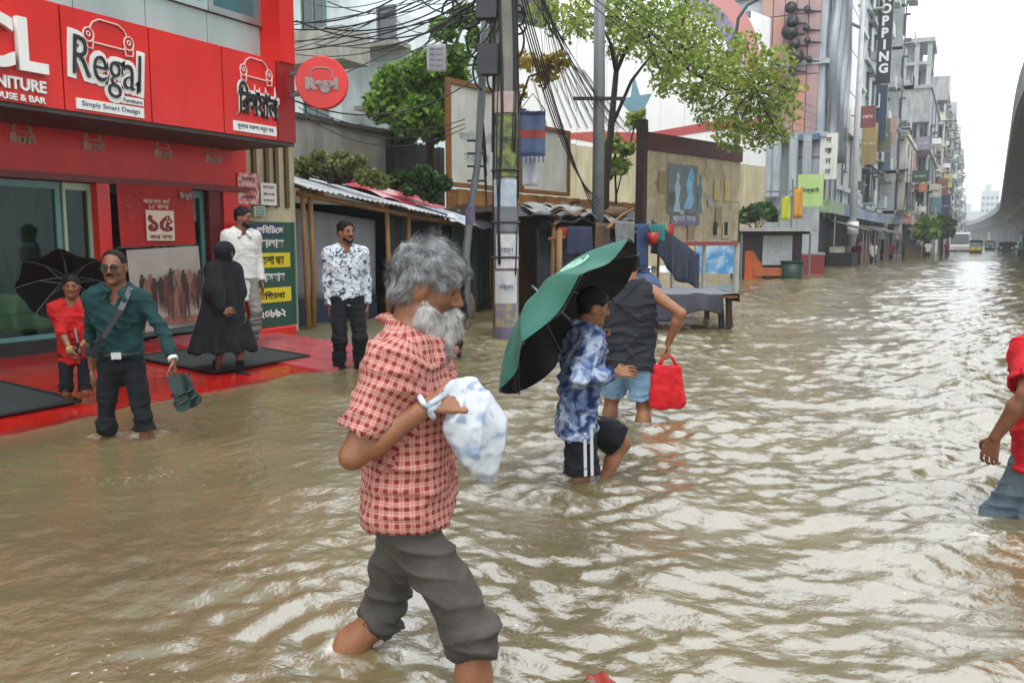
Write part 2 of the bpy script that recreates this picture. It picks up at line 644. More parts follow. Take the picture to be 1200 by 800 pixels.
def build_water():
    rr = np.concatenate([[.15], np.geomspace(.9, 60, 800), np.geomspace(62, 1500, 60)])
    th = np.concatenate([np.linspace(-pi, -radians(42), 90, endpoint=False), np.linspace(-radians(42), radians(42), 640, endpoint=False),
                         np.linspace(radians(42), pi, 90, endpoint=False)])
    Rg, Tg = np.meshgrid(rr, th, indexing='ij')
    ang = Tg - YAW                       # clockwise from the camera heading
    x = (Rg*np.sin(ang)).ravel()
    y = (Rg*np.cos(ang)).ravel()
    z = water_height(x, y)
    n, m = len(rr), len(th)
    i, j = np.meshgrid(np.arange(n-1), np.arange(m), indexing='ij')
    j2 = (j+1) % m
    F = np.stack([i*m+j, i*m+j2, (i+1)*m+j2, (i+1)*m+j], -1).reshape(-1, 4)[:, ::-1]
    V = np.stack([x, y, z], -1)
    mt = bpy.data.materials.new('muddy_flood_water')
    mt.use_nodes = True
    nn, l = mt.node_tree.nodes, mt.node_tree.links
    b = nn['Principled BSDF']
    tc = nn.new('ShaderNodeTexCoord')
    t = nn.new('ShaderNodeTexNoise')
    t.inputs['Scale'].default_value = .8
    t.inputs['Detail'].default_value = 6
    l.new(tc.outputs['Object'], t.inputs['Vector'])
    r = nn.new('ShaderNodeValToRGB')
    r.color_ramp.elements[0].position = .3
    r.color_ramp.elements[1].position = .7
    r.color_ramp.elements[0].color = lin('#786d4d')
    r.color_ramp.elements[1].color = lin('#62583f')
    l.new(t.outputs['Fac'], r.inputs['Fac'])
    # froth: scattered bubbles in drifting patches
    f1 = nn.new('ShaderNodeTexNoise')
    f1.inputs['Scale'].default_value = 1.1
    f1.inputs['Detail'].default_value = 3
    f2 = nn.new('ShaderNodeTexNoise')
    f2.inputs['Scale'].default_value = 38
    f2.inputs['Detail'].default_value = 3
    l.new(tc.outputs['Object'], f1.inputs['Vector'])
    l.new(tc.outputs['Object'], f2.inputs['Vector'])
    ml = nn.new('ShaderNodeMath')
    ml.operation = 'MULTIPLY'
    l.new(f1.outputs['Fac'], ml.inputs[0])
    l.new(f2.outputs['Fac'], ml.inputs[1])
    fr = nn.new('ShaderNodeValToRGB')
    fr.color_ramp.elements[0].position = .42
    fr.color_ramp.elements[1].position = .48
    fr.color_ramp.elements[0].color = (0, 0, 0, 1)
    fr.color_ramp.elements[1].color = (.75, .75, .75, 1)
    l.new(ml.outputs[0], fr.inputs['Fac'])
    mxx = nn.new('ShaderNodeMixRGB')
    an = nn.new('ShaderNodeAttribute')
    an.attribute_name = 'froth'
    f3 = nn.new('ShaderNodeTexNoise')
    f3.inputs['Scale'].default_value = 16
    f3.inputs['Detail'].default_value = 6
    f3.inputs['Roughness'].default_value = .7
    l.new(tc.outputs['Object'], f3.inputs['Vector'])
    fm = nn.new('ShaderNodeMath')
    fm.operation = 'MULTIPLY'
    l.new(an.outputs['Fac'], fm.inputs[0])
    l.new(f3.outputs['Fac'], fm.inputs[1])
    fr2 = nn.new('ShaderNodeValToRGB')
    fr2.color_ramp.elements[0].position = .26
    fr2.color_ramp.elements[1].position = .46
    fr2.color_ramp.elements[0].color = (0, 0, 0, 1)
    fr2.color_ramp.elements[1].color = (.9, .9, .9, 1)
    l.new(fm.outputs[0], fr2.inputs['Fac'])
    mxf = nn.new('ShaderNodeMath')
    mxf.operation = 'MAXIMUM'
    l.new(fr.outputs['Color'], mxf.inputs[0])
    l.new(fr2.outputs['Color'], mxf.inputs[1])
    l.new(mxf.outputs[0], mxx.inputs[0])
    l.new(r.outputs['Color'], mxx.inputs[1])
    mxx.inputs[2].default_value = (.62, .60, .52, 1)
    l.new(mxx.outputs['Color'], b.inputs['Base Color'])
    b.inputs['Roughness'].default_value = .04
    b.inputs['IOR'].default_value = 2.6
    b.inputs['Specular IOR Level'].default_value = .5
    n2 = nn.new('ShaderNodeTexNoise')
    n2.inputs['Scale'].default_value = 9
    n2.inputs['Detail'].default_value = 6
    n2.inputs['Roughness'].default_value = .55
    l.new(tc.outputs['Object'], n2.inputs['Vector'])
    bp = nn.new('ShaderNodeBump')
    bp.inputs['Strength'].default_value = .45
    bp.inputs['Distance'].default_value = .035
    l.new(n2.outputs['Fac'], bp.inputs['Height'])
    l.new(bp.outputs['Normal'], b.inputs['Normal'])
    me = np_mesh('water', V, F, mt)
    foam = np.zeros(len(V))
    for wx0, wy0, st_ in WAKES:
        d = np.hypot(x-wx0, y-wy0)
        foam = np.maximum(foam, np.exp(-((d-.10)/.075)**2)*.62*st_ + .30*np.exp(-((d-.3)/.12)**2))
    at = me.attributes.new('froth', 'FLOAT', 'POINT')
    at.data.foreach_set('value', foam.astype(np.float32))
    o = bpy.data.objects.new('flood_water', me)
    COL.objects.link(o)
    tag(o, kind='structure')


build_water()

# ---------------------------------------------------------------- the furniture shop
FX = -8.0                                           # facade plane of the row, facing +X
shop = thing('furniture_shop', 'red fronted furniture shop with glass windows and pale teal upper storey', 'shop', (FX, 4.4, 0))
w = MB()
w.box((-16, -3, 2.46), (FX, 7.98, 2.9))                      # lintel slab over the shop floor
w.box((-16, -3, -.45), (-11.5, 7.98, 2.46))                  # room behind the display
w.box((-11.5, 7.7, -.45), (FX-.02, 7.98, 2.46))              # end wall
w.box((-11.5, -3, -.45), (FX-.02, -2.8, 2.46))
w.build('wall', CREAM, shop)
MB().box((-11.5, -2.8, -.45), (FX-.06, 7.7, .2)).build('shop_floor', mat('shop_floor_tile', '#8f8a80', '#7d786e', 2, .25), shop)
MB().box((-16, -3, 2.91), (-7.32, 7.72, 13)).build('upper_wall', TEALP, shop)
# lower red band with its row of pale logos
MB().box((FX-.1, -3, 1.93), (FX+.03, 7.97, 2.455)).build('red_band', mat('band_red', '#e2231a', '#d41d13', 2, .4, grime=.15, gcol='#7a120c'), shop)
MB().box((FX-.1, -3, 1.86), (FX+.07, 7.97, 1.926)).build('band_trim', mat('dark_red_trim', '#7a0d0c', '#690a0a', 3, .4), shop)
# pillars, kick boards
for y0, y1, d in ((5.85, 6.0, .06), (7.56, 7.97, .05), (-.2, 0, .06)):
    MB().box((FX-.16, y0, -.4), (FX+d, y1, 1.857)).build('red_pillar', RED, shop)
MB().box((FX-.14, 0, -.4), (FX+.02, 5.847, .3)).build('kick_board', mat('kick_board_black', '#1b1a19', None, 3, .5), shop)
MB().box((FX-.14, 7.36, -.4), (FX+.02, 7.557, 1.857)).build('door_jamb', mat('dark_red_jamb', '#5e0c0b', None, 3, .5), shop)
# display window: frame and panes
for y0, y1 in ((0.004, 1.9), (1.96, 3.85), (3.91, 5.5)):
    fr = MB()
    for a, b in (((FX-.09, y0, .303), (FX-.03, y0+.05, 1.85)), ((FX-.09, y1-.05, .303), (FX-.03, y1, 1.85)),
                 ((FX-.09, y0+.05, .303), (FX-.03, y1-.05, .35)), ((FX-.09, y0+.05, 1.78), (FX-.03, y1-.05, 1.85))):
        fr.box(a, b)
    fo = fr.build('window_frame', TEALF, shop)
    MB().box((FX-.065, y0+.05, .35), (FX-.055, y1-.05, 1.78)).build('pane', GLASS, fo)
fr = MB()
for a, b in (((FX-.09, 5.53, .303), (FX-.03, 5.56, 1.85)), ((FX-.09, 5.81, .303), (FX-.03, 5.845, 1.85)), ((FX-.09, 5.56, .303), (FX-.03, 5.81, .35)), ((FX-.09, 5.56, 1.78), (FX-.03, 5.81, 1.85))):
    fr.box(a, b)
fo = fr.build('window_frame', mat('pale_green_frame', '#9db59a', None, 3, .4), shop)
MB().box((FX-.065, 5.56, .35), (FX-.055, 5.81, 1.78)).build('pane', GLASS, fo)
MB().box((FX-.052, 5.56, .62), (FX-.048, 5.81, .7)).build('yellow_stripe', YEL, fo)
# doors
for y0, y1 in ((6.004, 6.68), (6.70, 7.355)):
    fr = MB()
    for a, b in (((FX-.12, y0, .16), (FX-.06, y0+.06, 1.85)), ((FX-.12, y1-.06, .16), (FX-.06, y1, 1.85)),
                 ((FX-.12, y0+.06, .16), (FX-.06, y1-.06, .28)), ((FX-.12, y0+.06, 1.77), (FX-.06, y1-.06, 1.85))):
        fr.box(a, b)
    do = fr.build('door', TEALF, shop)
    MB().box((FX-.095, y0+.06, .28), (FX-.085, y1-.06, 1.77)).build('pane', GLASS, do)
    MB().tube([(FX-.03, y1-.04 if y0 < 6.5 else y0+.04, .8), (FX-.03, y1-.04 if y0 < 6.5 else y0+.04, 1.2)], .012).build('handle', ALU, do)

# upper storey cladding: pale teal panels and windows
PX = -7.28
for k in range(14):
    y1 = 7.56 - k*.78
    MB().box((PX-.04, y1-.77, 3.30), (PX+.0, y1, 3.68)).build('cladding_panel', TEALP, shop)
    MB().box((PX-.04, y1-.77, 5.0), (PX+.0, y1, 5.6)).build('cladding_panel', TEALP, shop)
    fr = MB()
    for a, b in (((PX-.05, y1-.77, 3.69), (PX+.03, y1-.70, 4.99)), ((PX-.05, y1-.06, 3.69), (PX+.03, y1, 4.99)),
                 ((PX-.05, y1-.70, 3.69), (PX+.03, y1-.06, 3.76)), ((PX-.05, y1-.70, 4.92), (PX+.03, y1-.06, 4.99))):
        fr.box(a, b)
    fo = fr.build('window_frame', TEALP if k % 3 else ALU, shop)
    MB().box((PX-.03, y1-.70, 3.76), (PX-.01, y1-.06, 4.92)).build('pane', (PANEG, PANE, mat('curtained_pane', '#7f8f8c', '#5f6d6a', 5, .2, stretch=(1, 8, 1)))[(k*2) % 3], fo)
MB().box((-7.30, 7.565, 3.285), (-6.98, 7.80, 13)).build('red_corner_post', RED, shop)


def sofa_logo(c, wdt, hgt, material, parent, x, r=.012, name='sofa_emblem'):
    """outlined armchair emblem: back, two round arms, seat line"""
    m = MB()

    def L(pts, closed=False):
        P = [(x, c[0]+px*wdt/2, c[1]+pz*hgt/2) for px, pz in pts]
        if closed:
            P.append(P[0])
        m.tube(P, r, 6)
    L([(-.75, .35), (-.62, .75), (-.38, 1), (.38, .95), (.62, .7), (.75, .3)])
    for s in (-1, 1):
        L([(s*.8+.2*cos(a), -.05+.42*sin(a)) for a in np.linspace(0, 2*pi, 13)])
        L([(s*.8+.07*cos(a), .0+.14*sin(a)) for a in np.linspace(0, 2*pi, 9)])
        L([(s*.98, -.2), (s*.95, -.8), (s*.66, -.85), (s*.62, -.3)])
    L([(-.6, -.45), (.6, -.5)])
    return m.build(name, material, parent)


# the big signboard
SX = -7.0
sign = thing('shop_signboard', 'long red shop signboard with white raised lettering and sofa emblems', 'signboard', (SX, 4.4, 2.8))
MB().box((FX-.2, -3, 2.48), (SX-.05, 7.78, 3.262)).build('sign_box', RED, sign)
MB().box((FX-.2, -3, 2.36), (SX-.02, 7.79, 2.472)).build('soffit_shade_trim', mat('soffit_shade_grey', '#4a4644', '#35322f', 3, .6), sign)  # shade on the sign's underside put into a dark grey colour
for a, b in ((-3, -.9), (-.885, 1.4), (1.415, 3.2), (3.215, 4.885), (4.9, 5.79), (5.805, 6.70), (6.715, 7.50), (7.515, 7.80)):
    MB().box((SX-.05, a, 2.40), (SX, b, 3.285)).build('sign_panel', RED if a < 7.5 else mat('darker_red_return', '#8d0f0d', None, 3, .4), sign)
UY, UZ = (0, 1, 0), (0, 0, 1)
PINKL = mat('pink_white_enamel', '#e0b5ae', '#d8a59e', 3, .45)
text('CL', (SX+.03, 4.40, 2.875), UY, UZ, 1, .05, WHITE, sign, bold=.03, width=.66, height=.44)
text('FURNITURE', (SX+.012, 4.39, 2.555), UY, UZ, .2, .02, WHITE, sign, bold=.006, width=.66, height=.10)
text('HOUSE & BAR', (SX+.012, 4.46, 2.445), UY, UZ, .1, .015, WHITE, sign, bold=.002, width=.50, height=.055)
# word mark with a thick white border
text('Regal', (SX+.006, 5.33, 2.80), (0, 1, -.10), (0, .04, 1), 1, .012, WHITE, sign, bold=.07, shear=.05, width=.80, height=.54, name='lettering_border')
text('Regal', (SX+.02, 5.33, 2.80), (0, 1, -.10), (0, .04, 1), 1, .016, BLACK, sign, bold=-.012, shear=.05, width=.70, height=.45)
sofa_logo((5.36, 3.09), .52, .29, PINKL, sign, SX+.01, .0085)
MB().box((SX, 5.46, 2.535), (SX+.012, 5.70, 2.60)).build('name_strip', WHITE, sign)
text('Furniture', (SX+.014, 5.58, 2.567), UY, UZ, .06, .004, NAVY, sign, width=.2)
MB().box((SX, 5.0, 2.425), (SX+.012, 5.70, 2.518)).build('slogan_strip', WHITE, sign)
text('Simply Smart Design', (SX+.014, 5.35, 2.472), UY, UZ, .06, .004, mat('teal_print', '#14505e', None, 3, .5), sign, width=.6, height=.055)
BN = '\u09bf\u09b0\u0997\u09cd\u09af\u09be\u09b2'
BN = '\u09bf\u09b0\u0997\u09af\u09be\u09b2'
text(BN, (SX+.006, 7.20, 2.79), (0, 1, -.06), (0, .03, 1), 1, .012, WHITE, sign, bold=.085, width=.66, height=.42, name='lettering_border')
text(BN, (SX+.02, 7.20, 2.79), (0, 1, -.06), (0, .03, 1), 1, .016, BLACK, sign, bold=.01, width=.58, height=.34)
sofa_logo((7.19, 3.10), .48, .28, PINKL, sign, SX+.01, .0085)
MB().box((SX, 6.83, 2.44), (SX+.012, 7.47, 2.545)).build('slogan_strip', WHITE, sign)
text('\u09b8\u09c1\u09a8\u09cd\u09a6\u09b0 \u09a8\u0995\u09b6\u09be \u09a8\u09a4\u09c1\u09a8 \u0998\u09b0', (SX+.014, 7.15, 2.492), UY, UZ, .06, .004, mat('teal_print', '#14505e'), sign, width=.54, height=.06)
for y in (3.6, 4.36, 5.11, 5.86, 6.72, 7.44):
    sofa_logo((y, 2.32), .20, .11, LOGOG, shop, FX+.034, .006, name='band_emblem')
    text('Regal', (FX+.036, y, 2.22), UY, UZ, .1, .006, LOGOG, shop, bold=.012, width=.24, height=.11, name='band_lettering')

# round projecting sign
dn = Vector((.55, -.83, 0)).normalized()
du = Vector((0, 0, 1)).cross(dn).normalized()
dc = atd(378, 98, 10.05)
disc = thing('round_sign', 'round red projecting sign with grey word mark beside the signboard corner', 'sign', dc)
m = MB()
m.tube([dc-dn*.07, dc+dn*.07], .285, 40)
m.build('disc', RED, disc)
m = MB()
m.tube([dc+dn*.04+Vector((0, 0, 0))+(du*cos(a)+Vector((0, 0, 1))*sin(a))*.285 for a in np.linspace(0, 2*pi, 41)], .012, 6)
m.build('rim', mat('rim_red', '#d0302a', None, 3, .4), disc)
text('Regal', dc+dn*.078-Vector((0, 0, .03)), du, (0, 0, 1), .3, .012, mat('grey_print', '#8d8480', None, 3, .5), disc, bold=.03, width=.37, height=.17)
m = MB()
P = [dc+dn*.075+du*(px*.15)+Vector((0, 0, .10+pz*.06)) for px, pz in ((-.8, -.6), (-.75, .5), (-.4, 1), (.4, 1), (.75, .5), (.8, -.6))]
m.tube(P, .008, 5)
m.build('sofa_emblem', mat('grey_print', '#8d8480'), disc)
m = MB()
for dz in (-.12, .12):
    m.bar(dc+Vector((0, 0, dz))-du*.2, Vector((SX-.02, 7.74, dc.z+dz)), .035)
m.build('bracket', GREYM, disc)

# ramp and doormats
def ramp_z(x):
    return .17 + (x+8)*(-.155/2.25)


m = MB()
m.grid(lambda s, t: (-8.02+2.4*s, -3+9.45*t, ramp_z(-8.02+2.4*s)), 6, 10, (0, 0, -.3))
o = m.build('entrance_ramp', REDF)
tag(o, kind='structure')
m = MB()
m.grid(lambda s, t: (-8.02+2.5*s, 6.455+1.45*t, ramp_z(-8.02+2.5*s)+.012), 6, 4, (0, 0, -.3))
o = m.build('pinkish_ramp', PINKF)  # paler and pinker red than the main ramp
tag(o, kind='structure')
m = MB().grid(lambda s, t: (-8.6+3.1*s+.12*sin(t*9), 7.91+3.6*t, .10-.13*s-.03*t+.02*sin(s*9+t*14)), 14, 14, (0, 0, -.3))
o = m.build('muddy_bank', MUD)
tag(o, kind='structure')


def mat_on_ramp(name, label, x0, x1, y0, y1, skew=.0):
    t = thing(name, label, 'doormat', ((x0+x1)/2, (y0+y1)/2, ramp_z((x0+x1)/2)))
    fn = lambda s, q: (x0+(x1-x0)*s, y0+(y1-y0)*q+skew*s, ramp_z(x0+(x1-x0)*s)+.022)
    MB().grid(fn, 4, 4, (0, 0, -.008)).build('mat_body', RUBBER, t)
    m = MB()
    for a, b in (((0, 0), (1, 0)), ((1, 0), (1, 1)), ((1, 1), (0, 1)), ((0, 1), (0, 0))):
        m.bar(Vector(fn(*a))+Vector((0, 0, .003)), Vector(fn(*b))+Vector((0, 0, .003)), .03, .014)
    m.build('rubber_edge', mat('rubber_edge', '#191d1d', None, 3, .6), t)
    if y0 < 5:
        return


mat_on_ramp('doormat', 'large dark doormat on red ramp before the display window', -6.95, -5.95, 2.6, 4.15)
mat_on_ramp('doormat', 'dark doormat on the ramp under the cloaked person', -7.2, -6.1, 5.6, 6.9)
# ---------------------------------------------------------------- things in and on the shop
sofa = thing('sofa', 'beige sofa with rounded back behind the display window', 'sofa', (-8.75, 5.0, .2))
SOFA = mat('beige_upholstery', '#c2b698', '#b0a386', 5, .85, bump=.3, bscale=60)


def cushion(lo, hi, r=.08, n=5):
    """box with rounded edges as vertices and quads via bmesh"""
    bm = bmesh.new()
    bmesh.ops.create_cube(bm, size=1)
    for v in bm.verts:
        v.co = Vector(((lo[0]+hi[0])/2+v.co.x*(hi[0]-lo[0]), (lo[1]+hi[1])/2+v.co.y*(hi[1]-lo[1]), (lo[2]+hi[2])/2+v.co.z*(hi[2]-lo[2])))
    bmesh.ops.bevel(bm, geom=bm.edges[:], offset=r, segments=4, affect='EDGES', profile=.5)
    m = MB()
    bm.verts.ensure_lookup_table()
    m.add([v.co[:] for v in bm.verts], [[v.index for v in f.verts] for f in bm.faces])
    bm.free()
    return m


cushion((-8.75, 3.6, .38), (-8.15, 5.75, .56), .06).build('seat', SOFA, sofa, smooth=True)
m = MB().grid(lambda s, t: (-8.17-.05*sin(pi*t)-.1*s, 3.5+2.4*t, .25+s*(.18+.34*sin(pi*min(1, max(0, t)))**.5)), 6, 18, (-.18, 0, 0))
m.build('backrest', SOFA, sofa, smooth=True)
for y in (3.45, 5.78):
    cushion((-8.85, y, .22), (-8.14, y+.16, .62), .07).build('armrest', SOFA, sofa, smooth=True)
MB().box((-8.7, 3.62, .203), (-8.2, 5.76, .37)).build('base', mat('dark_wood', '#2c2018', '#1f1712', 4, .5), sofa)

t = thing('display_cabinet', 'tall dark cabinet with oval mirror behind the display window', 'cabinet', (-9.2, 4.9, .2))
MB().box((-9.5, 4.55, .203), (-9.1, 5.15, 1.75)).build('cabinet_body', mat('cabinet_brown', '#5d4430', '#4a3525', 4, .4), t)
m = MB().tube([(-9.095, 4.85+.2*cos(a), 1.15+.42*sin(a)) for a in np.linspace(0, 2*pi, 25)], .025, 6)
m.build('mirror_frame', mat('gilt', '#6e5a34', None, 3, .4), t)
MB().prism([(.19*cos(a), .41*sin(a)) for a in np.linspace(0, 2*pi, 24, endpoint=False)], (-9.098, 4.85, 1.15), (0, 1, 0), (0, 0, 1), (.004, 0, 0)).build('mirror_glass', mat('mirror', '#59605f', None, 3, .08, metal=.8), t)
t = thing('shop_curtain', 'pale pinkish drape hanging at the right of the display window', 'curtain', (-8.9, 5.5, 1))
MB().grid(lambda s, q: (-8.8+.04*sin(s*28), 5.2+.5*s, .25+1.6*q), 40, 4, (-.01, 0, 0)).build('drape', mat('pale_drape', '#8f8480', '#776c6a', 3, .8), t, smooth=True)
DWD = mat('chair_wood', '#7d5f44', '#664b34', 4, .4)
for i, (y, h) in enumerate(((4.55, 1.0), (5.45, .8))):
    t = thing('dining_chair', ('low brown dining chair at the right' if i else 'high backed brown dining chair')+' behind the display glass', 'chair', (-9, y, .2))
    m = MB()
    m.box((-8.95, y-.22, .62), (-8.53, y+.22, .68))
    m.build('seat', DWD, t)
    MB().box((-8.954, y-.21, .685), (-8.95, y+.21, .66+h)).build('backrest', DWD, t)
    for a in (-1, 1):
        for b in (-1, 1):
            MB().tube([(-8.74+.19*a, y+.19*b, .203), (-8.74+.18*a, y+.18*b, .62)], .02, 6).build('leg', DWD, t)

# banner and photo poster on the door
PRINT = mat('cream_print', '#d8c9b4', None, 3, .6)
t = thing('door_banner', 'red promotional banner with a large Bengali number fifteen hung over the shop door', 'banner', (-7.9, 6.55, 1.5))
BX = -7.9
MB().grid(lambda s, q: (BX+.012*sin(s*7), 6.05+.99*s+.02*q, 1.86+.03*s-.66*q), 8, 4, (-.004, 0, 0)).build('banner_sheet', REDM, t)
MB().box((BX+.02, 6.38, 1.27), (BX+.026, 6.75, 1.60)).build('print_block', PRINT, t)
text('\u09e7\u09eb', (BX+.03, 6.565, 1.46), UY, UZ, .3, .006, mat('deep_red_print', '#7d0d10', None, 3, .5), t, bold=.012, width=.33, height=.18)
text('\u09ac\u099b\u09b0 \u09b8\u09be\u09a5\u09c7', (BX+.03, 6.565, 1.31), UY, UZ, .1, .004, mat('deep_red_print', '#7d0d10'), t, width=.3, height=.05)
text('\u0986\u09ae\u09b0\u09be \u09aa\u09be\u09b6\u09c7 \u0986\u099b\u09bf', (BX+.03, 6.53, 1.70), UY, UZ, .1, .004, PRINT, t, width=.36, height=.06)
text('\u09e7\u09eb \u09ac\u099b\u09b0', (BX+.03, 6.55, 1.635), UY, UZ, .1, .004, PRINT, t, width=.26, height=.05)
text('Regal', (BX+.03, 6.93, 1.77), UY, UZ, .1, .004, mat('grey_print', '#8d8480'), t, bold=.01, width=.16, height=.09)
for i, z in enumerate((1.72, 1.62, 1.5)):
    text('\u09b6\u09c1\u09ad', (BX+.03, 6.16+.02*i, z), UY, UZ, .1, .004, mat('pink_print', '#c8525a', None, 3, .5), t, width=.1, height=.07)

t = thing('photo_poster', 'pale poster with a printed group of brown clad figures below the red banner', 'poster', (-7.88, 6.7, .75))
MB().grid(lambda s, q: (BX+.016+.015*sin(s*5+q), 6.12+.98*s+.05*q, 1.17+.04*s-.90*q), 8, 6, (-.004, 0, 0)).build('poster_sheet', mat('poster_pale', '#b8b2a8', '#9c938a', 3, .55), t)
PB = [mat('print_brown', '#6b4438', '#54332b', 9, .6), mat('print_tan', '#9b6f58', '#7f5746', 9, .6), mat('print_dark', '#3b2825', None, 9, .6)]
for i in range(20):
    y = 6.24+.043*i+random.uniform(-.02, .02)
    zt = .62+.22*abs(sin(i*1.7))+.12*random.random()
    sc_ = random.uniform(.55, .95)
    lean = random.uniform(-.05, .05)
    arm = random.choice((-1, 1))
    fig = [(-.035, -.45), (-.005, -.2), (.03, -.45), (.05, -.44), (.045, -.15), (.05, -.03), (.05+arm*.03+.03, .02+.05*random.random()), (.03, .02), (.022, .035), (.03, .06), (.012, .09), (-.012, .09), (-.028, .06), (-.02, .03), (-.045, .01), (-.06-.03*random.random(), -.12), (-.045, -.13), (-.05, -.3)]
    MB().prism([(x_*sc_+lean*z_, z_*sc_) for x_, z_ in fig], (BX+.034+.002*(i % 7), y, zt), (0, 1, 0), (0, 0, 1), (.0015, 0, 0)).build('printed_figure', PB[(i*2+i//3) % 3], t)
MB().box((BX+.03, 6.35, .34), (BX+.033, 7.12, .42)).build('printed_ground', PB[1], t)

# pillar at the shop's end with pasted posters
t = thing('wall_pillar', 'weathered beige masonry pillar beside the red shop front', 'pillar', (-8.3, 8.4, 0))
MB().box((-8.6, 7.99, -.4), (-8.0, 8.86, 4.2)).build('wall', CREAM, t)
for y in (8.08, 8.3, 8.47, 8.66):
    MB().box((-7.998, y, 1.7), (-7.96, y+.06, 4.1)).build('vertical_strip', mat('strip_brown', '#6a5a3e', '#564830', 3, .7), t)
for nm, lb, y0, y1, z0, z1, mm in (('wall_poster', 'red and white poster pasted on pillar beside the shop', 7.80, 8.15, 1.72, 2.10, mat('poster_red', '#c3544e', '#d8b8b0', 14, .6, contrast=.08)),
                                   ('wall_poster', 'small white notice pasted on the pillar right of the red poster', 8.18, 8.46, 1.72, 2.0, WHITE),
                                   ('wall_poster', 'pale green notice low on the pillar behind the bearded man in white', 8.05, 8.25, 1.58, 1.70, mat('notice_green', '#a4b8a6', None, 3, .6))):
    t = thing(nm, lb, 'poster', (-7.95, (y0+y1)/2, z0))
    MB().box((-7.955, y0, z0), (-7.948, y1, z1)).build('poster_sheet', mm, t)
    for k in range(3):
        text('\u09a8\u09bf\u09af\u09bc\u09cb\u0997 \u099a\u09be\u0987' if k % 2 else '\u09ad\u09be\u09a1\u09bc\u09be', (-7.944, (y0+y1)/2, z1-(z1-z0)*(.2+.3*k)), UY, UZ, .1, .003, NAVY if mm is not WHITE else mat('deep_red_print', '#7d0d10'), t, width=(y1-y0)*.7, height=(z1-z0)*.16)

# green information board on a red plinth
GX = -7.6
t = thing('red_plinth', 'bright red box plinth under the green board', 'plinth', (GX, 7.95, 0))
cushion((GX-.3, 7.62, -.1), (GX+.06, 8.32, .2), .02).build('plinth_body', RED, t)
t = thing('green_board', 'tall green notice board with yellow and navy lettered strips', 'notice board', (GX, 8.0, .2))
MB().box((GX-.06, 7.64, .203), (GX, 8.36, 1.5)).build('board', GREEN, t)
MB().box((GX, 7.645, 1.335), (GX+.006, 8.15, 1.47)).build('navy_strip', NAVY, t)
MB().box((GX-.07, 8.362, .2), (GX+.01, 8.392, 1.5)).build('edge_post', mat('board_edge_green', '#3a6b4f', None, 3, .5), t)
rows = [('\u09b2\u09bf\u09ae\u09bf\u099f\u09c7\u09a1', 1.405, WHITE), ('\u0995\u09be\u09b2\u09be\u09b0', 1.235, WHITE), ('\u09a8\u0995\u09b6\u09be \u0998\u09b0', 1.03, BLACK), ('\u0986\u09b8\u09ac\u09be\u09ac', .82, WHITE), ('\u09ac\u09bf\u099b\u09be\u09a8\u09be', .60, BLACK), ('\u09e8\u09e6\u09ee\u09ef\u09e8', .37, WHITE)]
for z in (1.03, .60):
    MB().box((GX, 7.66, z-.09), (GX+.006, 8.29, z+.09)).build('yellow_strip', YEL, t)
for s, z, mm in rows:
    text(s, (GX+.009, 7.95, z), UY, UZ, .15, .005, mm, t, bold=.004, width=.46, height=.105)

# ---------------------------------------------------------------- bamboo stall with a tin roof
SXF = -8.0


def roof_z(x, y):
    return 2.02-(y-8.95)*.083 + (SXF-x)*.27


st = thing('roadside_stall', 'long bamboo framed stall with sagging white tin roof', 'stall', (SXF, 11.4, 0))
yy = 8.85
while yy < 14.2:                                       # corrugated sheets, side by side
    y2 = min(yy+.76, 14.3)
    dx = random.uniform(-.05, .06)
    tilt = random.uniform(-.02, .02)
    MB().grid(lambda s, q: (SXF+.22+dx-2.5*s, yy+(y2-yy+.05)*q, roof_z(SXF+.22+dx-2.5*s, yy+(y2-yy)*q)+.012*cos(q*2*pi*7)+tilt*q), 3, 56, (0, 0, -.006)).build('roof_sheet', TIN, st, smooth=True)
    yy += .74
for i, y in enumerate((9.0, 9.15, 10.9, 11.45, 12.4, 14.1)):
    x = SXF+.02
    MB().tube([(x+random.uniform(-.05, .05), y, -.4), (x, y+.02, .8), (x+random.uniform(-.03, .03), y-.02, roof_z(x, y)-.03)], [.045, .04, .036], 8).build('bamboo_post', BAMBOO if i != 4 else mat('dark_post', '#3b2d24', None, 3, .7), st, smooth=True)
for x in (SXF+.02, SXF-1.9):
    MB().tube([(x, 8.9, roof_z(x, 8.9)-.12), (x, 11.4, roof_z(x, 11.4)-.13), (x, 14.15, roof_z(x, 14.15)-.12)], .04, 8).build('bamboo_beam', BAMBOO, st, smooth=True)
for y in (9.3, 10.6, 11.9, 13.2):
    MB().tube([(SXF+.15, y, roof_z(SXF+.15, y)-.06), (SXF-2.2, y, roof_z(SXF-2.2, y)-.06)], .028, 6).build('rafter', BAMBOO, st, smooth=True)


def sheet(name, material, parent, a, b, z0, z1, folds=.03, n=30, dx=0, seed=0):
    """hanging cloth or sheet from a to b (x, y), between heights z0 and z1"""
    a, b = Vector((*a, 0)), Vector((*b, 0))
    d = (b-a).normalized()
    nn = Vector((d.y, -d.x, 0))

    def fn(s, q):
        p = a.lerp(b, s)+nn*(folds*(sin(s*23+seed)*.6+sin(s*41+seed*2+q)*.4)*(.25+q))
        zt = z1 if not callable(z1) else z1(s)
        zb = z0 if not callable(z0) else z0(s)
        return (p.x, p.y, zt+(zb-zt)*q)
    return MB().grid(fn, n, 8, -nn*.012).build(name, material, parent, smooth=True)


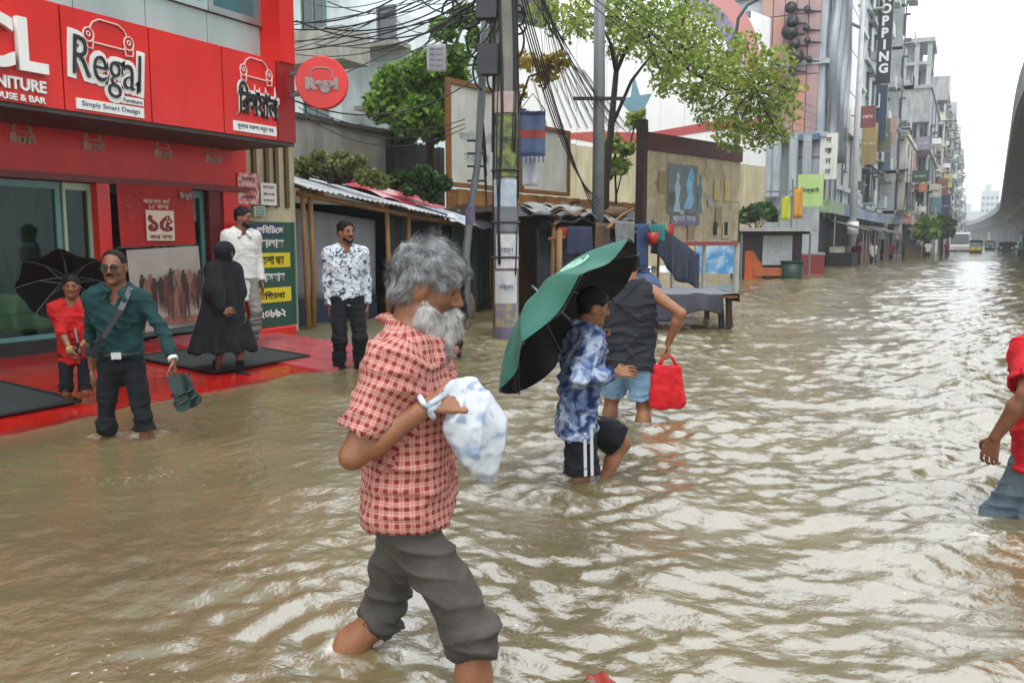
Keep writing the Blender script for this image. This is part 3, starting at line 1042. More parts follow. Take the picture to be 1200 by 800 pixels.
sheet('grey_wall_sheet', GREYSHEET, st, (SXF-.25, 9.05), (SXF-.25, 10.95), .42, lambda s: 1.72-.13*s, .015)
MB().box((SXF-.33, 9.05, -.1), (SXF-.25, 10.95, .42)).build('lower_board', mat('dark_navy_board', '#20283c', None, 3, .6), st)
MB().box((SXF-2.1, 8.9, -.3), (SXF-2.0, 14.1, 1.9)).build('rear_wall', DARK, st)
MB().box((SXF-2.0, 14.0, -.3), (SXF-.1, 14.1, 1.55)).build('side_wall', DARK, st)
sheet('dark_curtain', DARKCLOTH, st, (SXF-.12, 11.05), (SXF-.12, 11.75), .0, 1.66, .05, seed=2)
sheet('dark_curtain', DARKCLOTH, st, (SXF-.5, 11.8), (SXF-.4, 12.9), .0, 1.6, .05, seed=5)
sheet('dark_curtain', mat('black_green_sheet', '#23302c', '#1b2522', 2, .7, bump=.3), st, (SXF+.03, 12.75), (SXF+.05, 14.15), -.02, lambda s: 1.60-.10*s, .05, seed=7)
t = thing('red_tarpaulin', 'faded red and white tarpaulin spread on the stall roof', 'tarpaulin', (-9, 12.6, 2.2))
TR = mat('red_white_tarp', '#b3303c', '#d9aab0', 2.2, .5, contrast=.06, bump=.3, bscale=8)
MB().grid(lambda s, q: (-8.35-1.4*s, 11.3+2.6*q-.3*s, roof_z(-8.35-1.4*s, 11.3+2.6*q)+.04+.10*s+.025*sin(s*11)+.03*sin(q*17+s*4)), 14, 24, (0, 0, -.01)).build('tarp_sheet', TR, t, smooth=True)
t = thing('plastic_sheet', 'white plastic sheet with pale blue edge draped on the stall end', 'plastic sheet', (-8, 13.6, 1.7))
MB().grid(lambda s, q: (-7.72-.7*s, 12.4+1.95*q, roof_z(-7.72-.7*s, 12.4+1.95*q)+.035+.02*sin(q*21)-(.10 if s < .12 else 0)), 12, 24, (0, 0, -.008)).build('sheet_body', mat('white_blue_plastic', '#d9dde0', '#a9b4cf', 3, .35, contrast=.1, bump=.2), t, smooth=True)
# stall goods in the dark: stacked crates
for i, (y, z) in enumerate(((11.3, .0), (11.3, .3), (12.2, 0))):
    t = thing('crate', ('lower dark crate inside the stall', 'upper dark crate stacked inside the stall', 'single dark crate at the far end inside the stall')[i], 'crate', (SXF-1.2, y, z))
    m = MB()
    for k in range(3):
        for s in (-1, 1):
            m.box((SXF-1.45, y+s*.22-.01, z+.02+k*.09), (SXF-.95, y+s*.22+.01, z+.09+k*.09))
            m.box((SXF-1.2+s*.24-.01, y-.21, z+.02+k*.09), (SXF-1.2+s*.24+.01, y+.21, z+.09+k*.09))
    m.box((SXF-1.44, y-.2, z), (SXF-.96, y+.2, z+.015))
    m.build('slats', WOOD, t)

# ---------------------------------------------------------------- trees and plants
LEAF1 = leafmat('leaf_mid', '#3f6a1e', '#8fb04a')
LEAF2 = leafmat('leaf_yellowish', '#5d7d2a', '#a8b350')
LEAF3 = leafmat('leaf_dark', '#1f3a17', '#4b6b2c')
LEAF4 = leafmat('leaf_pale_dry', '#5a6434', '#98a062')


def leaves(centres, radii, n, size, seed, flat=1.):
    r = np.random.default_rng(seed)
    C = np.array([tuple(c) for c in centres], float)
    Rr = np.array(radii, float)
    wgt = Rr**2/np.sum(Rr**2)
    k = r.choice(len(C), n, p=wgt)
    d = r.normal(size=(n, 3))
    d /= np.linalg.norm(d, axis=1)[:, None]
    rad = Rr[k]*(r.uniform(.25, 1.05, n)**.6)
    p = C[k]+d*rad[:, None]*np.array([1, 1, flat])
    s = size*np.clip(np.exp(r.normal(0, .30, n)), .5, 1.6)*.95
    u = r.normal(size=(n, 3))
    u[:, 2] -= .4
    u /= np.linalg.norm(u, axis=1)[:, None]
    w2 = r.normal(size=(n, 3))
    v = np.cross(u, w2)
    v /= np.linalg.norm(v, axis=1)[:, None]
    nn = np.cross(u, v)
    u = u*s[:, None]
    v = v*(s*.34)[:, None]
    bend = nn*(s*.18)[:, None]
    V = np.stack([p-u*.5, p+v*.9+bend, p+u*.55-bend*.4, p-v*.9+bend], 1).reshape(-1, 3)
    F = np.arange(4*n).reshape(n, 4)
    return V, F


def tree(name, label, base, trunk, limbs, blobs, n, size, leaf, seed, flat=.8, twig=True):
    t = thing(name, label, 'tree', base)
    inv = wmat(t).inverted()
    m = MB().tube(trunk[0], trunk[1], 9)
    m.build('trunk', BARK, t, smooth=True)
    for P, r in limbs:
        MB().tube(P, r, 7).build('limb', BARK, t, smooth=True)
    if twig:
        m = MB()
        rr = random.Random(seed)
        ends = [Vector(P[-1]) for P, r in limbs]+[Vector(trunk[0][-1])]
        for c, r in blobs:
            c = Vector(c)
            e = min(ends, key=lambda q: (q-c).length)
            mid = e.lerp(c, .5)+Vector((rr.uniform(-.1, .1), rr.uniform(-.1, .1), rr.uniform(0, .15)))
            m.tube([e, mid, c], [.03, .022, .012], 5)
            for _ in range(4):
                d = Vector((rr.gauss(0, 1), rr.gauss(0, 1), rr.gauss(0, .7))).normalized()
                m.tube([c, c+d*r*.9], [.01, .004], 4)
        m.build('twigs', BARK, t)['kind'] = 'stuff'
    V, F = leaves([b[0] for b in blobs], [b[1] for b in blobs], n, size, seed, flat)
    V = V - np.array(base)
    me = np_mesh('crown', V, F, leaf, smooth=False)
    link_mesh('crown', me, None, t)['kind'] = 'stuff'
    return t


def blobs_px(rows, D0, spread, seed):
    rr = random.Random(seed)
    out = []
    for u, v, rpx in rows:
        D = D0+rr.uniform(-spread, spread)
        p = atd(u, v, D)
        out.append((tuple(p), rpx*D/1000))
    return out


# leafy tree over the concrete wall
D = 17.5
B = blobs_px([(470, 100, 26), (500, 80, 22), (520, 120, 22), (450, 125, 20), (490, 135, 24), (530, 90, 18), (475, 150, 16), (510, 150, 18), (455, 100, 16), (440, 118, 11),
              (540, 130, 16), (495, 105, 24), (535, 65, 14), (520, 35, 14), (545, 20, 14), (560, 45, 12), (590, 20, 12), (572, 75, 14)], D, 1.2, 4)
b0 = atd(500, 260, D)
b0.z = 0
top = atd(503, 150, D)
tree('leafy_tree', 'bright green leafy tree rising behind the concrete wall', b0, ([b0, b0.lerp(top, .5)+Vector((.1, 0, 0)), top], [.16, .12, .08]),
     [([top, atd(480, 115, D), atd(465, 100, D)], [.07, .05, .03]), ([top, atd(515, 110, D), atd(530, 80, D)], [.07, .05, .03]), ([atd(515, 110, D), atd(530, 60, D), atd(545, 25, D)], [.05, .04, .02])],
     [(c, r*1.2) for c, r in B], 9500, .14, LEAF1, 21)
# thin roadside tree right of the grey pole
D = 19
B = blobs_px([(700, 15, 30), (735, 20, 26), (760, 40, 30), (790, 60, 28), (815, 85, 30), (840, 60, 26), (850, 105, 26), (875, 85, 24), (895, 110, 26), (880, 140, 22), (905, 75, 20), (770, 10, 26), (810, 25, 26), (850, 150, 16), (915, 130, 16), (665, 25, 22), (780, 100, 14), (640, 15, 16), (905, 150, 14),
              (830, 130, 16), (725, 60, 12), (875, 50, 14), (860, 165, 14), (890, 165, 13), (925, 105, 14), (800, 30, 18), (780, 75, 18), (845, 85, 18), (915, 160, 10), (810, 110, 12)], D, 1.6, 9)
b0 = atd(708, 300, D)
b0.z = -.3
pts = [b0, atd(710, 210, D), atd(716, 150, D), atd(722, 85, D)]
tree('roadside_tree', 'slender dark trunked tree with airy yellowish crown beside the grey metal pole', b0, (pts, [.10, .085, .075, .06]),
     [([pts[3], atd(735, 55, D), atd(765, 40, D), atd(800, 60, D)], [.05, .045, .035, .02]), ([pts[3], atd(715, 50, D), atd(700, 20, D)], [.05, .035, .02]), ([pts[2], atd(740, 95, D), atd(765, 62, D)], [.045, .035, .02]),
      ([atd(765, 40, D), atd(810, 85, D), atd(850, 105, D), atd(885, 105, D)], [.035, .03, .025, .012]), ([atd(735, 55, D), atd(760, 10, D), atd(790, -20, D)], [.04, .03, .02])],
     [(c, r*1.42) for c, r in B], 8500, .11, LEAF2, 22, .75)
# small sapling behind the pole, leaves round (700,190)
D = 21
B = blobs_px([(715, 170, 14), (725, 195, 13), (708, 205, 10), (735, 175, 10), (745, 140, 12)], D, .5, 3)
b0 = atd(722, 290, D)
b0.z = -.2
tree('sapling', 'small yellow green sapling before the cream wall', b0, ([b0, atd(722, 230, D), atd(720, 185, D)], [.04, .03, .02]), [([atd(722, 230, D), atd(735, 180, D)], [.02, .012])], B, 360, .22, LEAF2, 23)
# autumn tinted branches beside the big pole
D = 15.5
B = blobs_px([(625, 75, 12), (645, 80, 14), (655, 70, 12), (612, 70, 10), (635, 92, 10), (605, 110, 12), (612, 140, 12), (600, 165, 10)], D, .4, 5)
b0 = atd(604, 300, D)
b0.z = -.2
tree('young_tree', 'thin young tree with yellow and orange leaves behind the poster covered pole', b0, ([b0, atd(603, 200, D), atd(606, 130, D)], [.05, .04, .03]), [([atd(606, 130, D), atd(620, 90, D), atd(650, 78, D)], [.025, .02, .012])], [(c, r*1.25) for c, r in B], 420, .13, leafmat('leaf_orange', '#7f8428', '#b08a34'), 24)


def bush(name, label, base, blobs, n, size, leaf, seed, flat=.7):
    t = thing(name, label, 'bush', base)
    rr = random.Random(seed)
    m = MB()
    for c, r in blobs:
        for _ in range(3):
            m.tube([Vector(base)+Vector((rr.uniform(-.1, .1), rr.uniform(-.1, .1), 0)), Vector(c)+Vector((rr.uniform(-r, r)*.5, rr.uniform(-r, r)*.5, r*.3))], [.014, .006], 4)
    m.build('stems', BARK, t)['kind'] = 'stuff'
    V, F = leaves([b[0] for b in blobs], [b[1] for b in blobs], n, size, seed, flat)
    link_mesh('foliage', np_mesh('foliage', V-np.array(base), F, leaf, smooth=False), None, t)['kind'] = 'stuff'


D = 13.2
bush('creeper_bush', 'pale dry creeper heaped on the stall roof', atd(395, 215, D), blobs_px([(360, 195, 16), (385, 200, 16), (410, 197, 17), (430, 207, 15), (375, 185, 12), (400, 185, 12), (445, 213, 12), (350, 207, 11), (420, 188, 10)], D, .5, 6), 3200, .085, LEAF4, 31)
D = 15
bush('dark_bush', 'dark green bush behind the red tarpaulin', atd(490, 225, D), blobs_px([(470, 210, 14), (495, 205, 15), (515, 215, 14), (480, 222, 10), (505, 228, 12)], D, .4, 7), 1800, .10, LEAF3, 32)
D = 31
bush('roadside_bush', 'dark bush above the kiosk roof', atd(885, 270, D), blobs_px([(880, 250, 12), (895, 245, 12), (905, 252, 10), (870, 255, 9)], D, .5, 8), 500, .28, LEAF3, 33)
# ---------------------------------------------------------------- walls and houses behind the stall
t = thing('concrete_wall', 'stained concrete wall behind the stall roof', 'wall', (-11.2, 12, 0))
MB().box((-11.35, 8.9, -.5), (-11.0, 16.2, 3.5)).build('wall', CONC, t)
for k in range(10):
    y = 8.92+.73*k
    MB().box((-11.42, y, 3.503), (-10.94, y+.70, 3.58+.012*(k % 3))).build('coping_slab', mat('coping', '#4e4a42', '#3b3832', 3, .9, bump=.3), t)
t = thing('dark_shed', 'dark boarded shed beside the framed white board', 'shed', (-11, 16.6, 0))
for k in range(8):
    y = 15.0+.24*k
    MB().box((-10.8+.01*(k % 2), y, -.4), (-10.75+.01*(k % 2), y+.232, 3.35+.03*(k % 3))).build('plank', mat('dark_plank', '#26221d', '#1a1815', 4, .85, bump=.3), t)
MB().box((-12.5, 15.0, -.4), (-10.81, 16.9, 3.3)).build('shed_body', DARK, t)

# window units shared by the buildings
WIN = {}


def win_meshes(w, h, kind):
    """frame and pane meshes of a window facing +X, centred at the origin"""
    key = (round(w, 2), round(h, 2), kind)
    if key in WIN:
        return WIN[key]
    f, e = .06, .05
    m = MB()
    m.box((-.02, -w/2, -h/2), (e, -w/2+f, h/2)).box((-.02, w/2-f, -h/2), (e, w/2, h/2))
    m.box((-.02, -w/2+f, -h/2), (e, w/2-f, -h/2+f)).box((-.02, -w/2+f, h/2-f), (e, w/2-f, h/2))
    if kind != 'plain':
        m.box((-.02, -.025, -h/2+f), (e-.012, .025, h/2-f))
    m.box((0, -w/2-.06, -h/2-.07), (.14, w/2+.06, -h/2-.003))
    if kind == 'hood':
        m.box((0, -w/2-.12, h/2+.06), (.45, w/2+.12, h/2+.14))
    p = MB().box((-.015, -w/2+f, -h/2+f), (.012, w/2-f, h/2-f))
    WIN[key] = (m.mesh('window'), p.mesh('pane'))
    return WIN[key]


def window(parent, p, face, w, h, kind, fm, pm):
    """face: 'x' looks along +X, 'y' looks along -Y"""
    a, b = win_meshes(w, h, kind)
    rz = 0 if face == 'x' else -pi/2
    me = a
    o = bpy.data.objects.new('window', me)
    COL.objects.link(o)
    if not me.materials:
        me.materials.append(fm)
    o.parent = parent
    o.location = at_local(parent, p)
    o.rotation_euler = (0, 0, rz)
    if me.materials[0] != fm:
        o.material_slots[0].link = 'OBJECT'
        o.material_slots[0].material = fm
    q = bpy.data.objects.new('pane', b)
    COL.objects.link(q)
    if not b.materials:
        b.materials.append(pm)
    q.parent = o
    if b.materials[0] != pm:
        q.material_slots[0].link = 'OBJECT'
        q.material_slots[0].material = pm
    return o


# white house with balconies, over the shop's far corner
HW = mat('pale_blue_white_wall', '#dfe8e8', '#cfdada', 1.2, .8, grime=.25, gcol='#6a7472', bump=.1)
TEALT = mat('teal_trim', '#3d8a7a', '#2f7365', 3, .6)
yb = 21.0
xr = ony(437, 60, yb).x
xl = -34.
h = thing('balcony_house', 'white house with grey balconies and teal trim behind the round sign', 'house', (xr-3, yb, 0))
MB().box((xl, yb, -.5), (xr-1.2, yb+9, 12.5)).build('wall', HW, h)
MB().box((xr-1.2, yb+1.0, -.5), (xr+.6, yb+9, 8.0)).build('wing_wall', HW, h)
for z in (3.3, 6.4, 9.5):
    MB().box((xl, yb-.28, z), (xr-1.15, yb+.01, z+.2)).build('floor_slab', TEALT if z < 5 else mat('slab_grey', '#8b8f8c', '#777b78', 2, .8, grime=.4), h)
    MB().box((xr-2.9, yb-1.3, z-.02), (xr-.1, yb-.003, z+.13)).build('balcony_floor', CONC, h)
    MB().box((xr-2.9, yb-1.3, z+.131), (xr-.1, yb-1.2, z+.9)).build('balcony_parapet', CONC, h)
    MB().box((xr-.2, yb-1.197, z+.131), (xr-.1, yb-.004, z+.9)).build('balcony_parapet', CONC, h)
    for x in (xr-6.2, xr-4.3, xr-2.2):
        window(h, (x, yb-.005, z+1.75), 'y', .95, 1.25, 'hood', TEALF, PANE)
for z in (5.2, 7.0):
    MB().box((xr-.9, yb+.2, z), (xr+.65, yb+1.02, z+.12)).build('ledge', CONC, h)
    window(h, (xr-.2, yb+.99, z+.85), 'y', .7, 1.0, 'plain', GREYM, PANE)

# fence along an oblique line: framed white boards over orange planks
FA, FB = atd(524, 300, 15.6), atd(757, 300, 22.5)
FA.z = FB.z = 0
fd = (FB-FA).normalized()
fn_ = Vector((fd.y, -fd.x, 0))
FL = (FB-FA).length
ZV = Vector((0, 0, 1))
fb = thing('framed_hoarding', 'framed white boards standing on orange stained planks behind the big pole', 'hoarding', FA)
zb, zt = 2.22, 4.15
a_, k = 0., 0
while a_ < FL-.1:
    w_ = .30
    c = FA+fd*(a_+w_/2)+fn_*(.010*(k % 3))+ZV*(.95+.012*(k % 2))
    MB().obox(c, fd, fn_, ZV, (w_/2-.006, .02, 1.25)).build('plank', ORWOOD if k % 5 else WOOD, fb)
    a_ += w_
    k += 1


def fframe(a, b, z0, z1, panel):
    MB().obox(FA+fd*(a+b)/2+ZV*(z0+z1)/2, fd, fn_, ZV, ((b-a)/2-.08, .015, (z1-z0)/2-.08)).build('board_panel', panel, fb)
    m = MB()
    for c, sx_, sz_ in ((FA+fd*(a+.04)+ZV*(z0+z1)/2, .04, (z1-z0)/2), (FA+fd*(b-.04)+ZV*(z0+z1)/2, .04, (z1-z0)/2),
                        (FA+fd*(a+b)/2+ZV*(z0+.04), (b-a)/2-.08, .04), (FA+fd*(a+b)/2+ZV*(z1-.04), (b-a)/2-.08, .04)):
        m.obox(c+fn_*.02, fd, fn_, ZV, (sx_, .04, sz_))
    m.build('board_frame', WOOD, fb)


fframe(0, 2.35, zb+.02, zt, OFFW)
fframe(2.38, 4.3, zb+.02, zt-.5, OFFW)
text('\u099c\u09ae\u09bf\u09b0 \u09ae\u09be\u09b2\u09bf\u0995', FA+fd*.9+ZV*3.2+fn_*.02, fd, ZV, .3, .004, mat('faded_blue_print', '#8d97a0', '#a0a6a8', 4, .7), fb, width=1.1)
text('\u09b8\u09b0\u0995\u09be\u09b0', FA+fd*.9+ZV*2.8+fn_*.02, fd, ZV, .3, .004, mat('faded_blue_print', '#8d97a0'), fb, width=.8)
for i, (a, z, hw, mm) in enumerate(((3.4, 1.75, .28, WHITE), (5.0, 1.65, .22, mat('notice_grey', '#9aa0a4', '#85898e', 6, .6)), (6.1, 1.8, .25, WHITE), (7.4, 1.7, .3, mat('notice_grey', '#9aa0a4')), (8.6, 1.75, .22, WHITE), (4.2, 1.2, .2, mat('notice_brown', '#7b6a54', '#8f7f66', 6, .7)))):
    MB().obox(FA+fd*a+ZV*z+fn_*.048, fd, fn_, ZV, (hw, .003, .3)).build('pasted_notice', mm, fb)

# the broad white frontage behind the trees: white canvas, a red band and a cream lower part
CA, CB = atd(596, 300, 30), atd(893, 300, 42.3)
CA.z = CB.z = 0
cd_ = (CB-CA).normalized()
cn_ = Vector((cd_.y, -cd_.x, 0))
CL_ = (CB-CA).length
wb = thing('white_billboard', 'huge white canvas billboard with red bands and blue star emblem behind the trees', 'billboard', CA)
CANV = mat('white_canvas', '#eeeeea', '#e2e3e0', .8, .6, grime=.10, gcol='#a5a5a0')


def cpt(u, v):
    """point of the frontage seen at a picture position"""
    d = ray(u, v)
    o_ = Vector((0, 0, EYE))
    t_ = (CA-o_).dot(cn_)/d.dot(cn_)
    q_ = o_+d*t_
    return ((q_-CA).dot(cd_), q_.z)


npan = 10
for i in range(npan):
    a, b = CL_*i/npan, CL_*(i+1)/npan
    zt_ = cpt(620, 30)[1]+.35*i
    zm = cpt(660, 168)[1]
    MB().obox(CA+cd_*(a+b)/2+ZV*(zm+zt_)/2, cd_, cn_, ZV, ((b-a)/2-.015, .03, (zt_-zm)/2-.01)).build('canvas_panel', CANV, wb)
    MB().obox(CA+cd_*(a+b)/2+ZV*(zm+.2)/2, cd_, cn_, ZV, ((b-a)/2-.015, .03, (zm-.2)/2-.01)).build('cream_panel', CREAM, wb)
    MB().obox(CA+cd_*a+ZV*(zt_/2)-cn_*.14, cd_, cn_, ZV, (.08, .08, zt_/2)).build('steel_post', GREYM, wb)


def cprint(name, px, mm, d=.035):
    MB().prism([cpt(u, v) for u, v in px][::-1], CA+cn_*d, cd_, ZV, cn_*.012).build(name, mm, wb)


RBAND = mat('red_canvas_print', '#b5504a', '#a8433d', 2, .6)
cprint('red_band', [(636, 158), (700, 154), (757, 156), (757, 167), (700, 168), (672, 163), (636, 167)], RBAND)
cprint('red_band', [(757, 156), (830, 143), (892, 139), (892, 148), (830, 154), (757, 165)], RBAND, .038)
cx, cz = cpt(745, 125)
MB().prism([((1.15 if i % 2 == 0 else .5)*cos(i*pi/5+pi/2+.2), (1.25 if i % 2 == 0 else .5)*sin(i*pi/5+pi/2+.2)) for i in range(10)], CA+cn_*.035+cd_*cx+ZV*cz, cd_, ZV, cn_*.012).build('star_emblem', mat('teal_blue_print', '#6f93a3', '#587f93', 3, .6), wb)
for q, r0, r1, cmat in ((0, 62, 78, mat('purple_print', '#7d769a', None, 3, .6)), (0, 79, 98, mat('pink_red_print', '#c4837f', None, 3, .6))):
    A = np.linspace(-.15, 1.45, 14)
    cprint('printed_arc', [(792+r1*cos(a), 72-r1*sin(a)) for a in A]+[(792+r0*cos(a), 72-r0*sin(a)) for a in reversed(A)], cmat)
for i in range(11):
    x0_, z0_ = cpt(612+7*i, 52+3*i)
    x1_, z1_ = cpt(640+9.5*i, 150)
    MB().tube([CA+cd_*x0_+ZV*z0_+cn_*.06, CA+cd_*x1_+ZV*z1_+cn_*.06], .022, 4).build('stay_rope', mat('rope_grey', '#8b8f93', None, 3, .7), wb)

db = thing('brown_tower_block', 'dull brown block rising behind the white billboard at the top of the big pole', 'building', (-24, 34, 0))
p = onx(655, 28, -24)
MB().box((-34, p.y-9, -.5), (-24, p.y, 19)).build('wall', mat('brown_block', '#6f675e', '#5d564e', 1.2, .85, grime=.4), db)
for k in range(4):
    for z in (7.5, 10.6, 13.7):
        window(db, (-23.99, p.y-1.2-2.1*k, z), 'x', 1.2, 1.4, 'hood', GREYM, PANE)
# oblique advertisement hoarding on legs
HA, HB = Vector((-6.32, 18, 0)), Vector((-5.2, 22, 0))
hd = (HB-HA).normalized()
hn = Vector((hd.y, -hd.x, 0))
ho = thing('roadside_hoarding', 'beige painted hoarding with maroon top rail standing on posts at the roadside', 'hoarding', HA)
L = (HB-HA).length
BRK = mat('hoarding_beige', '#b8ab90', '#97896f', 5, .8, grime=.5, gcol='#4d4436', bump=.3, bscale=16)
MAROON = mat('maroon_board', '#4e1d17', '#3c1512', 3, .6, grime=.3)
DB = mat('dark_brown_post', '#35231a', '#281a14', 4, .8, bump=.2)
k = 0
for i in range(5):
    for j in range(2):
        a, b = L*i/5, L*(i+1)/5
        z0, z1 = 1.26+(3.22-1.26)*j/2, 1.26+(3.22-1.26)*(j+1)/2
        o_ = .006*((i*3+j*5) % 3)
        c = HA+hd*(a+b)/2+hn*(o_)+Vector((0, 0, (z0+z1)/2))
        MB().obox(c, hd, hn, (0, 0, 1), ((b-a)/2-.004, .02, (z1-z0)/2-.004)).build('panel', BRK, ho)
MB().obox(HA+hd*L/2+Vector((0, 0, 3.42))+hn*.01, hd, hn, (0, 0, 1), (L/2+.05, .05, .19)).build('top_rail', MAROON, ho)
MB().obox(HA+hd*L/2+Vector((0, 0, 1.2))+hn*.01, hd, hn, (0, 0, 1), (L/2, .045, .05)).build('bottom_rail', mat('red_rail', '#8a2f28', None, 3, .5), ho)
MB().obox(HA-hd*.08+Vector((0, 0, 1.75)), hd, hn, (0, 0, 1), (.075, .1, 2.1)).build('post', DB, ho)
for s in (.33, .66):
    MB().tube([HA+hd*L*s-hn*.1+Vector((0, 0, -.4)), HA+hd*L*s-hn*.1+Vector((0, 0, 1.2))], .05, 8).build('post', mat('post_white', '#b9b9b4', '#9c9c98', 3, .6), ho)
MB().tube([HB+Vector((0, 0, -.4)), HB+Vector((0, 0, 1.2))], .075, 8).build('post', mat('post_white', '#b9b9b4'), ho)


def hpt(s, z, d=.045):
    return HA+hd*L*s+hn*d+Vector((0, 0, z))


MB().prism([(-.62, -.55), (.62, -.55), (.62, .55), (-.62, .55)], hpt(.36, 2.45), hd, (0, 0, 1), hn*.006).build('painted_field', mat('field_slate', '#5c6468', '#6f7779', 4, .7, grime=.3), ho)
MB().prism([(-.22, -.5), (-.05, -.2), (-.12, .05), (-.02, .3), (.1, .48), (.2, .2), (.14, -.05), (.24, -.3), (.1, -.5)], hpt(.42, 2.5, .053), hd, (0, 0, 1), hn*.005).build('painted_figure', mat('figure_blue', '#7fb2cf', '#5c94b8', 6, .6), ho)
MB().prism([(-.55, -.12), (.65, -.12), (.65, .12), (-.55, .12)], hpt(.38, 1.75, .05), hd, (0, 0, 1), hn*.006).build('painted_strip', mat('strip_violet', '#5f5a78', '#6e6984', 3, .6), ho)
text('\u09aa\u09cd\u09b0\u09a7\u09be\u09a8 \u09b8\u09a1\u09bc\u0995', hpt(.38, 1.75, .058), hd, (0, 0, 1), .3, .005, mat('figure_pale', '#b9b9c6', None, 3, .6), ho, width=.95)
text('\u09b6\u09bf\u0995\u09cd\u09b7\u09be', hpt(.14, 2.5, .05), hd, (0, 0, 1), .3, .005, mat('olive_print', '#7b7a3a', None, 3, .6), ho, width=.5)
for i in range(9):
    s_, z_ = .06+.11*i*.9, 1.5+.5*((i*7) % 4)/1.4
    w_, h_ = .10+.05*(i % 3), .12+.06*((i*2) % 3)
    MB().prism([(-w_, -h_), (w_, -h_+.02), (w_-.02, h_), (-w_, h_-.01)], hpt(s_, z_, .047+.002*(i % 2)), hd, (0, 0, 1), hn*.004).build('pasted_notice', (mat('notice_grey', '#9aa0a4', '#85898e', 6, .6), mat('notice_brown', '#7b6a54', '#8f7f66', 6, .7), mat('notice_cream', '#bdb296', '#a89c80', 7, .7, grime=.5))[i % 3], ho)
for q_, c_ in ((.30, '#8fa6b4'), (.53, '#56707f')):
    MB().prism([(-.14, -.5), (-.04, -.2), (-.1, .1), (0, .22), (-.03, .34), (.05, .42), (.1, .3), (.06, .2), (.15, .05), (.08, -.2), (.16, -.5)], hpt(q_, 2.42, .053), hd, (0, 0, 1), hn*.005).build('painted_figure', mat('figure_'+c_[1:], c_, None, 6, .6), ho)
for s in (.72, .84):
    MB().prism([(-.08, -.2), (.08, -.2), (.08, .12), (-.08, .12)], hpt(s, 1.6, .05), hd, (0, 0, 1), hn*.006).build('painted_mark', DARK, ho)
    MB().prism([(-.12, -.25), (.12, -.25), (.12, .25), (-.12, .25)], hpt(s, 2.5, .05), hd, (0, 0, 1), hn*.006).build('painted_mark', mat('mark_ochre', '#b8a874', '#a09058', 3, .7), ho)

bp_ = thing('blue_painted_sign', 'blue and white painted sheet standing under the hoarding', 'sign', atd(838, 320, 27))
c = atd(838, 302, 27)
MB().obox(c, RT, FW, (0, 0, 1), (.62, .03, .5)).build('painted_sheet', mat('blue_white_paint', '#3f86bd', '#a9c4d4', 2.6, .5, contrast=.1), bp_)
for s in (-.6, .6):
    MB().tube([c+RT*s+FW*.05-Vector((0, 0, 1.2)), c+RT*s+FW*.05+Vector((0, 0, .6))], .04, 6).build('leg', GREYM, bp_)

# ---------------------------------------------------------------- tarpaulin stall and the cloth covered table
ts = thing('tarpaulin_stall', 'low stall under black and grey tarpaulins with blue side sheet', 'stall', (-6.6, 15, 0))
ya, yb2 = 13.2, 19.2


def ts_roof(x, y):
    return 1.62+.10*sin((y-ya)*1.1)+(-6.4-x)*.12-(.25*max(0, x+6.5))


MB().grid(lambda s, q: (-6.2-2.2*s, ya+(yb2-ya)*q, ts_roof(-6.2-2.2*s, ya+(yb2-ya)*q)+.035*sin(q*37+s*5)+.03*sin(s*13+q*11)), 16, 40, (0, 0, -.012)).build('black_tarp', TARPBLK, ts, smooth=True)
MB().grid(lambda s, q: (-6.25-1.0*s, 14.0+2.6*q, ts_roof(-6.3-1.0*s, 14.0+2.6*q)+.09+.04*sin(q*23+s*7)+.05*sin(s*9)), 12, 24, (0, 0, -.01)).build('grey_tarp', TARPGRY, ts, smooth=True)
MB().grid(lambda s, q: (-6.3-.6*s, 16.9+1.9*q, ts_roof(-6.3-.6*s, 16.9+1.9*q)+.12+.05*sin(q*19+s*7)), 10, 20, (0, 0, -.01)).build('black_tarp', TARPBLK, ts, smooth=True)
for y in (13.3, 15.2, 17.2, 19.0):
    for x in (-6.3, -8.2):
        MB().tube([(x, y, -.45), (x+.03, y+.02, ts_roof(x, y)-.02)], .035, 7).build('bamboo_post', BAMBOO, ts, smooth=True)
sheet('dark_curtain', mat('dark_blue_sheet', '#1d2430', '#161b25', 2, .6, bump=.3), ts, (-6.55, 13.25), (-6.5, 16.2), -.1, lambda s: 1.5, .05, seed=3)
sheet('dark_curtain', DARKCLOTH, ts, (-6.6, 16.2), (-6.6, 19), -.1, lambda s: 1.55, .05, seed=8)
sheet('blue_side_sheet', mat('navy_flap', '#2b3448', '#202838', 2, .5, bump=.3), ts, (-5.95, 17.5), (-5.1, 18.2), lambda s: 1.0-.9*s+.1*sin(s*9), lambda s: 1.72-.75*s, .06, seed=4)
sheet('hung_cloth', mat('navy_hung', '#1f2740', '#2a3454', 3, .7, bump=.3), ts, (-6.12, 13.6), (-6.1, 14.6), 1.02, 1.52, .04, n=16, seed=11)
sheet('hung_cloth', mat('brown_hung', '#4b3b2c', '#5e4b38', 3, .8, bump=.3), ts, (-6.14, 14.9), (-6.1, 15.5), .9, 1.6, .04, n=12, seed=12)
sheet('hung_cloth', mat('grey_hung', '#6c6e70', '#85878a', 3, .7, bump=.3), ts, (-6.12, 15.8), (-6.1, 16.9), 1.15, 1.66, .05, n=16, seed=13)
sheet('hung_cloth', mat('blue_hung', '#34507e', '#2a4068', 3, .6, bump=.3), ts, (-6.1, 17.0), (-6.0, 17.5), .7, 1.62, .04, n=12, seed=14)
sheet('teal_rag', mat('teal_rag', '#2f8a80', '#24706a', 3, .7), ts, (-5.95, 17.4), (-5.65, 17.5), 1.25, 1.62, .03, n=12, seed=1)
sheet('red_rag', mat('red_rag', '#a8332c', None, 3, .7), ts, (-5.6, 17.6), (-5.5, 17.65), 1.4, 1.62, .02, n=8, seed=1)
